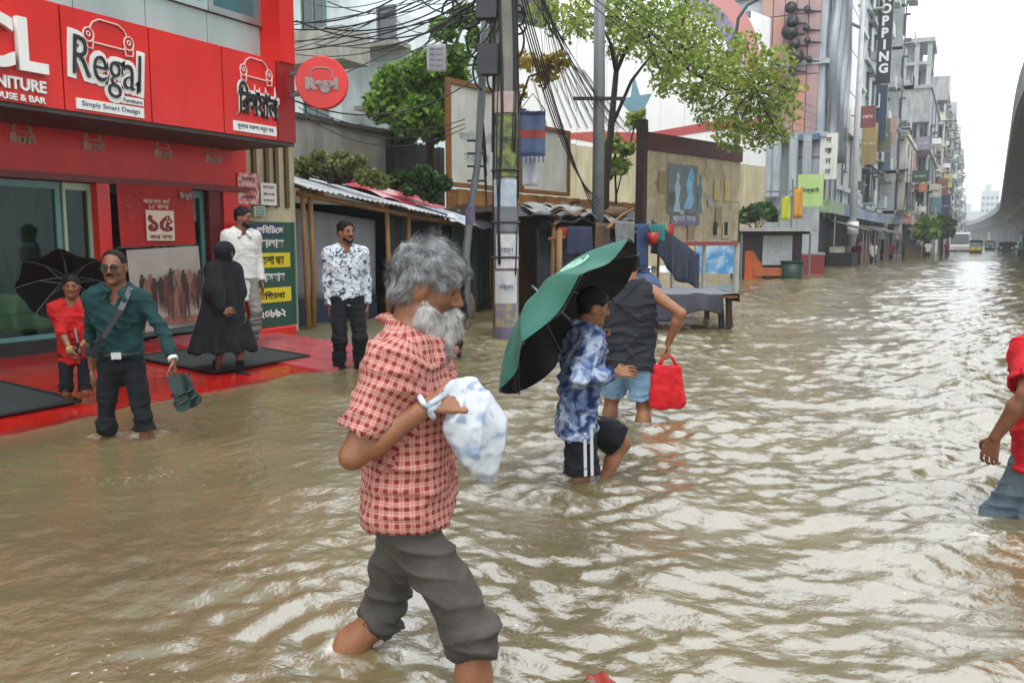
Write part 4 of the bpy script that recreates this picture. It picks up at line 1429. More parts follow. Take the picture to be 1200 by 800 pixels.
sheet('orange_rag', mat('orange_rag', '#c7502a', None, 3, .7), ts, (-6.25, 13.45), (-6.2, 13.9), 1.28, 1.5, .03, n=12, seed=1)
MB().box((-8.4, 13.2, -.4), (-8.3, 19.2, 1.6)).build('rear_wall', DARK, ts)
MB().tube([(-6.2, 13.0, 1.30), (-6.2, 14.4, 1.36)], .03, 6).build('bamboo_rail', BAMBOO, ts)
MB().tube([(-6.1, 13.2, -.4), (-6.12, 13.22, 1.45)], .055, 8).build('bamboo_post', BAMBOO, ts, smooth=True)

tc_ = atd(812, 385, 12.5)
tc_.z = 0
tb = thing('covered_table', 'low vending table under a drooping navy cloth standing in the water', 'table', (tc_.x, tc_.y, -.42))
tx0, tx1, ty0, ty1 = -.62, .58, -.1, 1.5


def tp(a, b, z):
    return tc_+RT*a+FW*b+Vector((0, 0, z))


CLOTHT = mat('navy_grey_cloth', '#23242f', '#353643', 2.5, .7, bump=.3, bscale=10)
MB().obox(tp(0, .7, .46), RT, FW, (0, 0, 1), (.62, .8, .02)).build('table_top', WOOD, tb)
for a in (-.55, .52):
    for b in (0, 1.4):
        MB().obox(tp(a, b, .01), RT, FW, (0, 0, 1), (.035, .035, .43)).build('leg', DB, tb)
m = MB()
m.grid(lambda s, q: tuple(tp(-.66+1.3*s, -.13+1.7*q, .505+.014*sin(s*15+q*5))), 20, 20, (0, 0, -.01))
m.build('cloth_top', mat('grey_cloth_top', '#747680', '#5f616c', 2.5, .55, bump=.25), tb, smooth=True)
m = MB()
m.grid(lambda s, q: tuple(tp(-.66+1.05*s, -.14-.04*q-.03*sin(s*19)*q-.06*q*sin(pi*s), .50-q*(.36+.06*sin(s*7)-.10*s))), 30, 8, tuple(FW*.012))
m.build('cloth_drop', CLOTHT, tb, smooth=True)
m = MB()
m.grid(lambda s, q: tuple(tp(.645+.03*sin(s*17)*q, -.12+1.6*s, .50-q*.12)), 20, 4, tuple(RT*-.01))
m.build('cloth_side', CLOTHT, tb, smooth=True)
for i, (a, b) in enumerate(((.42, .05), (.56, .12))):
    MB().tube([tp(a, b, -.42), tp(a+.02, b, -.02), tp(a-.02, b, .44)], .045, 7).build('bundle_leg', DARK, tb)

# stock and clutter along the stalls
def sack(c, r, h, label, material, seed, name='sack', cat='sack'):
    t = thing(name, label, cat, c)
    rr = random.Random(seed)
    ph = [rr.uniform(0, 6) for _ in range(4)]
    prof = [(0, .6), (.08, .95), (.3, 1.05), (.6, .98), (.8, .8), (.9, .45), (.95, .3), (1.08, .42)]
    m = MB()
    n = 16
    for q, (z, rad) in enumerate(prof):
        for j in range(n):
            a = 2*pi*j/n
            k_ = rad*r*(1+.08*sin(3*a+ph[0]+z*4)+.05*sin(7*a+ph[1]))
            m.v.append((c[0]+k_*cos(a)+.05*r*sin(z*5+ph[2]), c[1]+k_*sin(a), c[2]+z*h))
    for q in range(len(prof)-1):
        for j in range(n):
            a, b = q*n+j, q*n+(j+1) % n
            m.f.append((a, b, b+n, a+n))
    m.build('sack_body', material, t, smooth=True)
    MB().tube([(c[0]+.36*r*cos(a), c[1]+.36*r*sin(a), c[2]+.93*h) for a in np.linspace(0, 2*pi, 13)], .012, 5).build('tie_cord', WIRE, t)
    return t


SK1 = mat('sack_white', '#b5b2a6', '#8f8b80', 4, .7, bump=.3, bscale=30, grime=.4)
SK2 = mat('sack_brown', '#7c6647', '#64523a', 4, .85, bump=.4, bscale=40, grime=.4)
SK3 = mat('sack_blue', '#3f5a86', '#33486c', 4, .6, bump=.3, grime=.3)
for i, (x, y, z, r, h, mm, lb) in enumerate((
        (-6.05, 13.7, .0, .26, .6, SK1, 'grimy white sack leaning at the near corner of the tarpaulin stall'), (-6.1, 14.5, .0, .24, .5, SK2, 'brown jute sack behind the grimy white one'),
        (-5.75, 16.6, .05, .3, .62, SK3, 'blue sack at the far corner of the tarpaulin stall by the blue sheet'), (-6.7, 14.6, 1.72, .2, .24, SK1, 'white bundle lying on the tarpaulin stall roof'),
        (-6.9, 15.6, 1.74, .26, .26, mat('bundle_black', '#202124', '#2d2e31', 4, .5, bump=.3), 'black plastic bundle lying on the tarpaulin stall roof'), (-6.8, 17.6, 1.75, .24, .28, SK2, 'brown bundle at the far end of the tarpaulin stall roof'),
        (-7.55, 12.3, -.05, .25, .55, SK2, 'brown sack on the bank before the dark curtain of the bamboo stall'), (-7.5, 11.7, -.05, .2, .45, SK1, 'small white sack on the bank before the bamboo stall'))):
    sack((x, y, z), r, h, lb, mm, i)
for i, (a, b, z0, z1) in enumerate((((-6.2, 13.2), (-6.9, 15.8), 1.55, 2.0), ((-6.0, 15.1), (-6.6, 18.2), 1.5, 1.98), ((-6.3, 16.2), (-7.6, 13.9), 1.82, 1.95))):
    MB().tube([(a[0], a[1], z0), ((a[0]+b[0])/2, (a[1]+b[1])/2, (z0+z1)/2+.05), (b[0], b[1], z1)], [.03, .027, .022], 6).build('loose_bamboo', BAMBOO, ts, smooth=True)
for i in range(14):
    rr = random.Random(100+i)
    x, y = -6.25-rr.random()*.9, 13.4+.38*i
    z = ts_roof(x, y)+.05
    mm_ = (TARPBLK, TARPGRY, SK2, DARKCLOTH, SK1)[i % 5]
    MB().grid(lambda s, q: (x+(s-.5)*.5, y+(q-.5)*.55, z+.05+.07*sin(s*6+i)*sin(q*5+i*2)+(-.22*max(0, s-.7)/.3 if i % 2 else 0)), 8, 8, (0, 0, -.02)).build('roof_rag', mm_, ts, smooth=True)
for i, (x, y, z, lb, col) in enumerate(((-5.85, 17.3, 1.2, 'red plastic bucket hung at the blue sheet of the tarpaulin stall', '#a82420'), (-6.15, 15.4, .95, 'yellow plastic can hung under the tarpaulin roof', '#b79a2a'), (-6.15, 16.1, 1.0, 'pale blue plastic jug hung under the tarpaulin roof', '#7fa6bd'))):
    t = thing('bucket', lb, 'bucket', (x, y, z))
    MB().tube([(x, y, z), (x, y, z+.24)], [.10, .135], 14).build('bucket_body', mat('bucket_'+col[1:], col, None, 3, .35), t, smooth=True)
    MB().tube([(x+.13*cos(a), y, z+.24+.14*sin(a)) for a in np.linspace(0, pi, 9)], .006, 5).build('handle', GREYM, t)
    MB().tube([(x, y, z+.38), (x, y, 1.75)], .006, 4).build('string', WIRE, t)

# ---------------------------------------------------------------- utility poles, lamp, cables
P0 = onz(593, 392)
P0.z = 0
pole = thing('utility_pole', 'thick concrete utility pole plastered with paper notices', 'pole', P0)
m = MB()
ww = [(-.45, .178), (2.2, .166), (5, .150), (8.2, .13)]
m.tube([P0+Vector((0, 0, z)) for z, _ in ww], [r for _, r in ww], 12)
m.build('shaft', CONCP, pole, smooth=True)
zz = lambda v: atd(592, v, 12.3).z
for i, (v0, v1, mm, ang) in enumerate(((315, 352, mat('paper_white', '#c9cacb', '#aeb0b4', 9, .7, grime=.3), 0), (275, 312, mat('paper_white', '#c9cacb'), .2), (350, 376, mat('paper_violet_yellow', '#77728a', '#a89c68', 9, .7, contrast=.12, grime=.5), .1),
                                      (145, 212, mat('paper_green_black', '#2a3028', '#7f8c48', 9, .7, contrast=.15, grime=.5), .15), (215, 245, mat('paper_bluewhite', '#7f93a8', '#b9c2c8', 8, .6), -.1), (245, 272, mat('paper_dark', '#5b5f66', '#73777d', 8, .7), .1), (120, 143, mat('paper_pink', '#a8948c', '#b9aaa2', 8, .7, grime=.4), 0), (376, 392, mat('paper_violet', '#5d566e', '#726b82', 7, .7, grime=.5), -.1))):
    za, zb_ = zz(v1), zz(v0)
    r = .176
    base_a = math.atan2(-P0.y, -P0.x)+ang
    A = np.linspace(base_a-1.0, base_a+1.0, 9)
    MB().grid(lambda s, q: (P0.x+(r+.004*(i % 3))*cos(A[0]+(A[-1]-A[0])*s), P0.y+(r+.004*(i % 3))*sin(A[0]+(A[-1]-A[0])*s), za+(zb_-za)*q), 8, 2, None).build('pasted_notice', mm, pole, smooth=True)
for v in (262, 300, 205):
    z = zz(v)
    MB().tube([P0+Vector((.19*cos(a), .19*sin(a), z)) for a in np.linspace(0, 2*pi, 17)], .014, 5).build('wire_band', WIRE, pole)
text('\u09ad\u09be\u09a1\u09bc\u09be', P0+Vector((0, 0, zz(293)))-FW*.19, RT, (0, 0, 1), .1, .004, NAVY, pole, width=.2)
text('\u09ac\u09bf\u0995\u09cd\u09b0\u09af\u09bc', P0+Vector((0, 0, zz(332)))-FW*.19, RT, (0, 0, 1), .1, .004, NAVY, pole, width=.2)
for z, w_ in ((4.62, .5), (5.1, .7)):
    MB().obox(P0+Vector((0, 0, z))-FW*.2, RT, FW, (0, 0, 1), (w_, .035, .04)).build('cross_arm', GREYM, pole)
for z, a in ((4.3, -.25), (4.8, .28), (3.6, -.24), (4.9, -.3)):
    MB().obox(P0+RT*a+Vector((0, 0, z))-FW*.12, RT, FW, (0, 0, 1), (.13, .09, .19)).build('junction_box', mat('box_dark', '#33353a', '#26282c', 3, .6), pole)

P1 = onz(548, 385)
P1.z = 0
D1 = 12.6
bent = thing('iron_pole', 'thin crooked iron service pole with climbing pegs left of the big pole', 'pole', P1)
pp = [P1+Vector((0, 0, -.45)), atd(546, 300, D1), atd(551, 250, D1), atd(560, 190, D1), atd(564, 120, D1), atd(566, 60, D1), atd(568, 20, D1)]
MB().tube(pp, [.06, .06, .055, .05, .06, .055, .05], 8).build('shaft', GREYM, bent, smooth=True)
for v in (165, 180, 195, 212):
    p = atd(558, v, D1)
    MB().bar(p-RT*.13, p+RT*.12, .03).build('peg', WIRE, bent)
MB().tube([pp[2]+Vector((0, 0, -.15)), pp[2]+Vector((0, 0, .1))], .075, 10).build('violet_band', mat('paper_violet', '#6c5b86'), bent)
P2 = atd(700, 300, 16.5)
P2.z = 0
gp = thing('metal_pole', 'tall grey metal pole with a short cross bar beside the dark trunk', 'pole', P2)
MB().tube([P2+Vector((0, 0, -.45)), P2+Vector((0, 0, 4)), P2+Vector((-.05, 0, 9))], [.12, .11, .09], 12).build('shaft', GREYM, gp, smooth=True)
zc = atd(690, 117, 16.5).z
MB().bar(P2+Vector((0, 0, zc))-RT*.5-FW*.13, P2+Vector((0, 0, zc))+RT*.45-FW*.13, .06).build('cross_bar', WIRE, gp)
P3 = onz(997, 309)
P3.z = 0
wp = thing('white_pole', 'tall whitish lamp pole standing before the tall facades', 'pole', P3)
MB().tube([P3+Vector((0, 0, -.45)), P3+Vector((0, 0, 6)), P3+Vector((0, 0, 15))], [.22, .17, .12], 12).build('shaft', mat('pole_white', '#b8bcbd', '#a2a6a8', 3, .5), wp, smooth=True)
MB().tube([P3+Vector((0, 0, 1.6)), P3+Vector((0, 0, 2.3))], .32, 12).build('meter_collar', WHITE, wp, smooth=True)
MB().tube([P3+Vector((0, 0, 12.6)), P3+Vector((-1.6, -.8, 13.4)), P3+Vector((-2.6, -1.2, 13.3))], .09, 8).build('lamp_arm', GREYM, wp)
cushion((-3.5+P3.x, P3.y-1.4, 13.15), (-2.5+P3.x, P3.y-1.0, 13.4), .08).build('lamp_head', GREYM, wp)
D = 24
lp = thing('street_lamp', 'dark curved street lamp arching behind the roadside tree crown', 'street lamp', atd(864, 300, D))
MB().tube([atd(864, 300, D), atd(863, 120, D), atd(862, 45, D), atd(865, 22, D), atd(876, 6, D), atd(895, -4, D), atd(920, -8, D)], [.07, .06, .05, .045, .04, .04, .035], 8).build('shaft', mat('dark_steel', '#2c3034', None, 3, .5), lp, smooth=True)
MB().obox(atd(930, -9, D), RT, FW, (0, 0, 1), (.3, .12, .06)).build('lamp_head', GREYM, lp)

for nm, lb, u0, v0, u1, v1, DD, mm, bands in (('hanging_banner', 'blue and red striped cloth banner tied beside the big pole', 609, 130, 639, 183, 12.9, mat('banner_blue', '#44597f', '#5d6f92', 5, .6), 1),
                                             ('hanging_notice', 'small white printed notice hanging among the cables', 500, 52, 523, 84, 12.4, mat('notice_cloth', '#c3c6cc', '#a9adb6', 5, .6), 2),
                                             ('hanging_notice', 'pale blank sheet under the striped banner', 612, 184, 630, 218, 13.1, mat('sheet_pale', '#c6c9d2', '#b4b8c4', 3, .6), 0)):
    a, b = atd(u0, v0, DD), atd(u1, v1, DD)
    W_, H_ = (b-a).dot(RT), a.z-b.z
    t = thing(nm, lb, 'banner', a)
    MB().grid(lambda s, q: tuple(a+RT*W_*s-Vector((0, 0, H_*q))-FW*(.02*sin(s*9+q*2))), 10, 8, tuple(FW*.008)).build('cloth', mm, t, smooth=True)
    if bands == 1:
        for q0, q1, cm in ((.42, .6, mat('banner_red', '#a3433f', '#8f3a38', 4, .6)), (.02, .1, NAVY)):
            MB().grid(lambda s, q: tuple(a+RT*W_*s-Vector((0, 0, H_*(q0+(q1-q0)*q)))-FW*(.02*sin(s*9+(q0+(q1-q0)*q)*2)+.004)), 10, 2).build('stripe', cm, t, smooth=True)
        for k in range(6):
            MB().tube([a+RT*W_*(k+.5)/6-Vector((0, 0, H_)), a+RT*W_*(k+.5)/6-Vector((0, 0, H_+.09))], .012, 4).build('tassel', mm, t)
    if bands == 2:
        for k in range(4):
            text('\u09ac\u09bf\u099c\u09cd\u099e\u09aa\u09cd\u09a4\u09bf', a+RT*W_*.5-Vector((0, 0, H_*(.2+.2*k)))-FW*.03, RT, (0, 0, 1), .05, .003, NAVY, t, width=W_*.75, height=.04)
    MB().tube([a, a+RT*W_*.5+Vector((0, 0, .25)), a+RT*W_], .008, 4).build('string', WIRE, t)

cab = thing('overhead_cables', 'tangle of black overhead cables spreading from the big concrete pole', 'cables', P0+Vector((0, 0, 5)))


def cable(a, b, sag, r=.012, n=14):
    a, b = Vector(a), Vector(b)
    MB().tube([a.lerp(b, i/n)-Vector((0, 0, sag*4*(i/n)*(1-i/n))) for i in range(n+1)], r*.6, 5).build('cable', WIRE, cab, smooth=True)


rc_ = random.Random(5)


def top(z, a=0.):
    return P0+Vector((0, 0, z))+RT*a-FW*.15


for i in range(11):
    a = rc_.uniform(0, 2*pi)
    P = [P0+Vector(((.172-.006*z+.015)*cos(a+.15*sin(z*2+i)), (.172-.006*z+.015)*sin(a+.15*sin(z*2+i)), z)) for z in np.linspace(rc_.uniform(.8, 3.0), 6.5, 12)]
    MB().tube(P, rc_.choice((.012, .016, .022)), 5).build('cable', WIRE, cab, smooth=True)
# to the left, over the shop and the white house
for i in range(26):
    u, v = rc_.uniform(300, 470), rc_.uniform(-60, 60)
    cable(top(rc_.uniform(4.2, 5.2), rc_.uniform(-.5, 0)), atd(u, v, rc_.uniform(10, 16)), rc_.uniform(.05, .4), rc_.choice((.010, .012, .018)))
for i in range(4):
    cable(top(4.1+.2*i, -.4), atd(430+8*i, 60+12*i, 16+i), .2, .014)
cable(top(4.4, -.3), Vector((-7.1, 7.75, 2.95)), .12, .012)
cable(top(3.5, -.2), atd(345, 118, 10.2), .35, .016)
for i in range(3):
    cable(atd(350, 120+6*i, 13.5), atd(545, 140+5*i, 13.2), .28+.05*i, .013)
# to the right: a fan of service wires and a heavy bundle down to the stalls
for i in range(16):
    u, v = 640+i*7.0, 90+i*4.2+rc_.uniform(-14, 14)
    cable(top(5.1-.05*i, .35), atd(u, v+10, 17.5+rc_.uniform(-1, 3)), rc_.uniform(.02, .15), rc_.choice((.009, .011)))
for i in range(5):
    cable(top(4.6-.12*i, .2), atd(697+2*i, 250-4*i, 16.3), .25+.06*i, .016)
for i in range(6):
    cable(top(5.4-.1*i, .3), Vector((-7.5, 60, 9.5-.3*i)), .7+.1*i, .014, 24)
    cable(top(5.6-.1*i, .5), P2+Vector((0, 0, 7.2-.2*i)), .3, .012)
for i in range(14):                                       # loops of slack cable
    c = atd(rc_.uniform(528, 612), rc_.uniform(5, 95), 12.35)
    R0 = rc_.uniform(.14, .32)
    ph = rc_.uniform(0, 6)
    MB().tube([c+RT*R0*cos(a)*.7+Vector((0, 0, R0*sin(a)))+FW*.03*sin(a*3+ph) for a in np.linspace(ph, ph+5.2, 22)], .016, 6).build('cable_coil', WIRE, cab, smooth=True)
for i in range(5):
    cable(atd(545+4*i, 30+9*i, 12.45), top(4.6-.2*i, -.1), .2, .016)
    cable(pp[-1]+Vector((0, 0, -.1*i)), top(5.3-.25*i, 0), .1+.05*i, .014)
    cable(pp[4]+Vector((0, 0, -.1*i)), pp[3]+Vector((.12, .05, -.2*i)), -.06, .012)
# ---------------------------------------------------------------- the row of tall buildings down the street
def yat(u, x):
    return onx(u, 285, x).y


def building(name, label, x1, y0, y1, H, depth, wall, fh, frame, pane, cols_x, cols_y, ww=1.3, wh=1.4, kind='hood', slabs=True, slabm=None, z0=3.4, balc=0, tankm=True, zmax=None):
    """x1 street face (+X), y0 the end that faces the camera"""
    b = thing(name, label, 'building', (x1, y0, 0))
    MB().box((x1-depth, y0, -.5), (x1, y1, H)).build('wall', wall, b)
    MB().box((x1-depth-.15, y0-.15, H+.003), (x1+.15, y1+.15, H+.35)).build('roof_parapet', slabm or wall, b)
    n = int((H-z0)/fh)
    for i in range(n):
        z = z0+i*fh
        if zmax and z > zmax:
            break
        if slabs:
            MB().box((x1-depth-.05, y0-.22, z-.18), (x1+.22, y1, z+.05)).build('floor_slab', slabm or wall, b)
        for k in range(cols_x):
            y = y0+(y1-y0)*(k+.5)/cols_x
            window(b, (x1+.005, y, z+fh*.52), 'x', min(ww, (y1-y0)/cols_x*.75), wh, kind, frame, pane)
            if (k*5+i*3) % 4 == 1:
                MB().box((x1+.06, y+.35, z+.25), (x1+.55, y+1.05, z+.75)).build('air_conditioner', WHITE if i % 2 else GREYM, b)
            if balc and (k+i) % balc == 0:
                MB().box((x1+.223, y-1, z+.06), (x1+.9, y+1, z+.14)).box((x1+.85, y-1, z+.14), (x1+.9, y+1, z+.95)).build('balcony', slabm or wall, b)
        for k in range(cols_y):
            x = x1-depth*(k+.5)/cols_y
            window(b, (x, y0-.005, z+fh*.52), 'y', min(ww, depth/cols_y*.75), wh, kind, frame, pane)
            if (i*3+k) % 5 == 1:
                MB().box((x+.8, y0-.5, z+.35), (x+1.5, y0-.01, z+.85)).build('air_conditioner', WHITE, b)
    for k in range(3):
        y = y0+(y1-y0)*(k+.35)/3
        MB().tube([(x1+.12, y, 2.4), (x1+.12, y, H-.5)], .06, 6).build('drain_pipe', GREYM, b)
    # ground-floor openings: solid slabs, inner shade put in their colour, under a sign strip
    MB().box((x1-.4, y0+.3, -.4), (x1+.03, y1-.3, 2.6)).build('shaded_opening_slab', DARK, b)
    MB().box((x1+.0, y0+.2, 2.62), (x1+.5, y1-.2, 3.25)).build('sign_strip', random.choice((mat('strip_green', '#4d7a4d', '#a9b99a', 2, .5), mat('strip_red', '#9a3a34', '#c9b9b0', 2, .5), mat('strip_blue', '#3e5d86', '#b0bac6', 2, .5))), b)
    # stair head and water tank
    MB().box((x1-depth*.7, (y0+y1)/2-1.3, H+.353), (x1-depth*.7+3, (y0+y1)/2+1.3, H+2.8)).build('stair_head', wall, b)
    if tankm:
        MB().tube([(x1-depth*.3, y0+(y1-y0)*.6, H+.353), (x1-depth*.3, y0+(y1-y0)*.6, H+1.9)], .7, 12).build('water_tank', mat('tank_black', '#2c2d2f', None, 3, .5), b, smooth=True)
    return b


CW1 = mat('wall_greenish_white', '#c9d1cf', '#aab5b2', 1.2, .85, grime=.4, gcol='#6e7268', bump=.15, bscale=9)
CW2 = mat('wall_grey_concrete', '#b9bec0', '#989fa2', 1.2, .9, grime=.45, gcol='#66645e', bump=.2, bscale=9)
CW3 = mat('wall_cream_old', '#cfcabd', '#b4b0a4', 1.2, .9, grime=.45, gcol='#70685a', bump=.2, bscale=9)
CW4 = mat('wall_blue_grey', '#b3bac0', '#9aa3aa', 1.2, .7, grime=.45, gcol='#4d545a')
CW5 = mat('wall_taupe', '#b0b1b0', '#95979a', 1.2, .85, grime=.6, gcol='#47423a', bump=.15)

# tower with the tinted billboard on its end wall
x1 = -6.5
y0, y1 = yat(958, x1), yat(977, x1)
b = building('billboard_tower', 'grey tower with a faded pink billboard and black round lamps on its end wall', x1, y0, y1, 21, 7.5, CW4, 3.4, GREYM, PANE, 2, 0, z0=6.4, kind='plain')
p0, p1 = ony(884, 300, y0).x, x1-.25
za, zb_ = ony(940, 158, y0).z, 20.5
PINKB = mat('faded_pink_print', '#b08a84', '#8f7b80', .8, .6, grime=.25, gcol='#6d6468', contrast=.15)
nx, nz = 5, 5
for i in range(nx):
    for j in range(nz):
        MB().box((p0+(p1-p0)*i/nx+.02, y0-.16-.008*((i+j) % 2), za+(zb_-za)*j/nz+.02), (p0+(p1-p0)*(i+1)/nx-.02, y0-.02, za+(zb_-za)*(j+1)/nz-.02)).build('billboard_panel', PINKB if (i, j) not in ((0, 2), (1, 1), (3, 0)) else mat('faded_salmon_print', '#b5765e', '#a58a80', 1.2, .6), b)
for u, v, r in ((929, 12, .28), (931, 28, .3), (928, 40, .4), (933, 54, .3), (935, 68, .38), (948, 14, .17), (947, 36, .17), (948, 50, .15), (931, 84, .2), (950, 72, .15)):
    p = ony(u, v, y0)
    MB().tube([(p.x, y0-.55, p.z), (p.x, y0-.2, p.z)], [r, r*.7], 14).build('round_lamp', BLACK, b, smooth=True)
    MB().bar((p.x, y0-.25, p.z), (p.x+.6, y0-.17, p.z-.1), .06).build('lamp_bracket', BLACK, b)
for u in (905, 915, 934, 950):
    p = ony(u, 120, y0)
    MB().tube([(p.x, y0-.45, 3.4), (p.x, y0-.45, za-.05)], .22, 10).build('column', CW4, b)
MB().box((p0, y0-.5, za-.32), (p1+.2, y0-.17, za-.02)).build('billboard_ledge', mat('ledge_blue', '#55708c', '#47607a', 2, .5), b)
ws = [(x1+.03, y0+(y1-y0)*t_) for t_ in (0, .25, .5, .75, 1)]
for k in range(4):                                               # wavy metal fins along the street face
    m = MB()
    yk = y0+.5+(y1-y0-1)*k/3
    m.grid(lambda s, q: (x1+.02+.5*q, yk+.35*sin(s*14+k), za-1+(20.5-za)*s), 30, 2, (0, .06, 0))
    m.build('wavy_fin', mat('fin_grey', '#8f9499', '#7b8086', 2, .4, metal=.3), b, smooth=True)

y2 = yat(1003, x1)
b = building('white_panel_block', 'block clad in plain white panels beside the billboard tower', x1, y1+.1, y2, 27, 9, mat('panel_white', '#cfd1d0', '#bcbfbe', 1.2, .5, grime=.25), 3.3, GREYM, PANE, 2, 0, z0=4.2, kind='plain', zmax=20)
for j in range(6):
    MB().box((x1+.24, y1+.5, 7.2+2.2*j), (x1+.34, y1+(y2-y1)*.55, 9.32+2.2*j)).build('white_panel', WHITE, b)
y3 = yat(1029, x1)
building('slab_tower', 'greenish white tower with projecting floor slabs and balconies', x1, y2+.1, y3, 29, 10, CW1, 3.1, GREYM, PANE, 4, 0, z0=3.6, balc=2, zmax=21)
y4 = yat(1046, -5.4)
b = building('sign_tower', 'tall grey building carrying a black vertical sign', -5.4, y3+.1, y4, 31, 11, CW2, 3.2, GREYM, PANE, 4, 2, z0=3.6, balc=3, zmax=24)
sy = 62.0
t = thing('vertical_sign', 'tall black vertical sign with white letters projecting over the street', 'sign', (-5, sy, 12))
zb0, zb1 = ony(1037, 98, sy).z, ony(1037, -30, sy).z
q0, q1 = ony(1028, 60, sy).x, ony(1045, 60, sy).x
MB().box((q0, sy-.15, zb0), (q1, sy+.15, zb1)).build('sign_case', mat('sign_black', '#17191f', '#22252c', 2, .35), t)
MB().box((q0+.1, sy-.17, zb0-3.6), (q1-.1, sy+.1, zb0-.1)).build('lower_sign', mat('sign_navy', '#1f2d44', '#2a3950', 2, .35), t)
nlet = 8
for i, ch in enumerate('SHOPPING'):
    text(ch, ((q0+q1)/2, sy-.17, zb1-.7-(zb1-zb0-.9)*i/nlet), (1, 0, 0), UZ, .5, .03, WHITE, t, height=.62, bold=.02)
for z in (zb0+.5, zb1-1):
    MB().bar((q0-.9, sy, z), (q0, sy, z), .08).build('bracket', GREYM, t)

ye = 90.0
xe = ony(1086, 200, ye).x
ze = ony(1075, 45, ye).z
xw = ony(1049, 200, ye).x
b = building('corner_tower', 'weathered tower with an open rooftop frame standing above the lower blocks', xe, ye, ye+24, ze-4.6, xe-xw, CW5, 3.1, GREYM, PANE, 4, 3, ww=1.1, z0=3.6, tankm=False, balc=3)
MB().box((xw, ye+.5, ze-4.25), ((xw+xe)/2-.3, ye+5.5, ze-.4)).build('rooftop_wall', CW5, b)
MB().box(((xw+xe)/2+.2, ye+3.5, ze-4.25), (xe-.4, ye+5.6, ze-2.41)).build('rooftop_wall', CW5, b)
for x in (xw+.3, (xw+xe)/2, xe-.3):
    for y in (ye+.3, ye+6):
        MB().box((x-.2, y-.2, ze-4.25), (x+.2, y+.2, ze-.4)).build('rooftop_column', CW2, b)
MB().box((xw-.1, ye-.1, ze-.397), (xe+.1, ye+6.4, ze)).build('rooftop_slab', CW2, b)
MB().box((xw+.1, ye+.05, ze-2.4), (xe-.1, ye+6.2, ze-2.1)).build('rooftop_slab', CW2, b)
for (nm, lb, yb, u1, u0, vt, wl_, cx, cy, fh) in (
        ('cream_block', 'narrow cream apartment block with stacked balconies beyond the weathered tower', 118, 1101, 1080, 104, CW3, 4, 3, 3.1),
        ('apartment_block', 'grey apartment block with jagged roofline, fourth from the end of the row', 135, 1111, 1090, 134, CW2, 5, 3, 3.0),
        ('apartment_block', 'pale greenish apartment block, third from the end of the row', 165, 1118, 1098, 160, CW1, 5, 3, 3.0),
        ('apartment_block', 'taupe apartment block, second from the end of the row', 210, 1124, 1105, 186, CW5, 6, 3, 3.0),
        ('apartment_block', 'low hazy block closing the row of facades', 280, 1131, 1112, 238, CW4, 4, 3, 3.2)):
    xa = ony(u1, 250, yb).x
    xb = ony(u0, 250, yb).x
    building(nm, lb, xa, yb, yb+20, ony(u1-8, vt, yb).z, max(xa-xb, 4), wl_, fh, GREYM, PANE, cx, cy, ww=1.2, z0=3.5, balc=2)

# mid-row lower shops between the sign tower and the corner tower
building('low_shop_block', 'low cluttered shop block with awnings at the foot of the weathered tower', -4.8, y4+.3, 89, 9.5, 10, CW3, 3.1, GREYM, PANE, 4, 3, z0=3.5, balc=2)

# projecting shop signs down the row
SGN = [(970, 157, 210, 962, 980, 44, 'sign_white', '#d2d3cc', 'white vertical shop sign hanging from the billboard tower'),
       (950, 205, 242, 936, 964, 41, 'sign_lime', '#a9c77e', 'white and lime green shop sign under the pink billboard'),
       (1011, 130, 240, 1003, 1018, 64, 'sign_charcoal', '#2b2f36', 'long charcoal vertical sign on the slab tower'),
       (1056, 150, 205, 1050, 1061, 84, 'sign_sky', '#8fb6cc', 'sky blue vertical sign on the weathered tower'),
       (1067, 180, 225, 1063, 1071, 86, 'sign_pink', '#c0908a', 'faded pink sign beside the sky blue sign'),
       (1046, 205, 232, 1040, 1052, 78, 'sign_teal', '#4d8f98', 'small teal sign low on the shop block'),
       (1082, 200, 225, 1078, 1086, 88, 'sign_orange', '#b9744a', 'small orange brown sign far along the row')]
for uc, v0, v1, u0, u1, yy_, nm, col, lb in SGN:
    a, b2 = ony(u0, v0, yy_), ony(u1, v1, yy_)
    t = thing('projecting_sign', lb, 'sign', (a.x, yy_, b2.z))
    MB().box((a.x, yy_-.1, b2.z), (b2.x, yy_+.1, a.z)).build('sign_case', mat(nm, col, None, 3, .5, grime=.2), t)
    MB().bar((a.x-1.4, yy_, (a.z+b2.z)/2), (a.x, yy_, (a.z+b2.z)/2), .07).build('bracket', GREYM, t)
    tall = (a.z-b2.z) > (b2.x-a.x)*1.4
    lm = BLACK if nm in ('sign_white', 'sign_lime', 'sign_sky') else WHITE
    if tall:
        for i in range(4):
            text('\u09a6\u0995\u09be\u09a8'[i % 4] if i % 4 != 2 else '\u09a8', ((a.x+b2.x)/2, yy_-.115, a.z-(a.z-b2.z)*(.15+.23*i)), (1, 0, 0), UZ, .5, .02, lm, t, height=(a.z-b2.z)*.12)
    else:
        text('\u09ae\u09be\u09b0\u09cd\u0995\u09c7\u099f', ((a.x+b2.x)/2, yy_-.115, (a.z+b2.z)/2), (1, 0, 0), UZ, .5, .02, lm, t, width=(b2.x-a.x)*.7)
rs = random.Random(12)
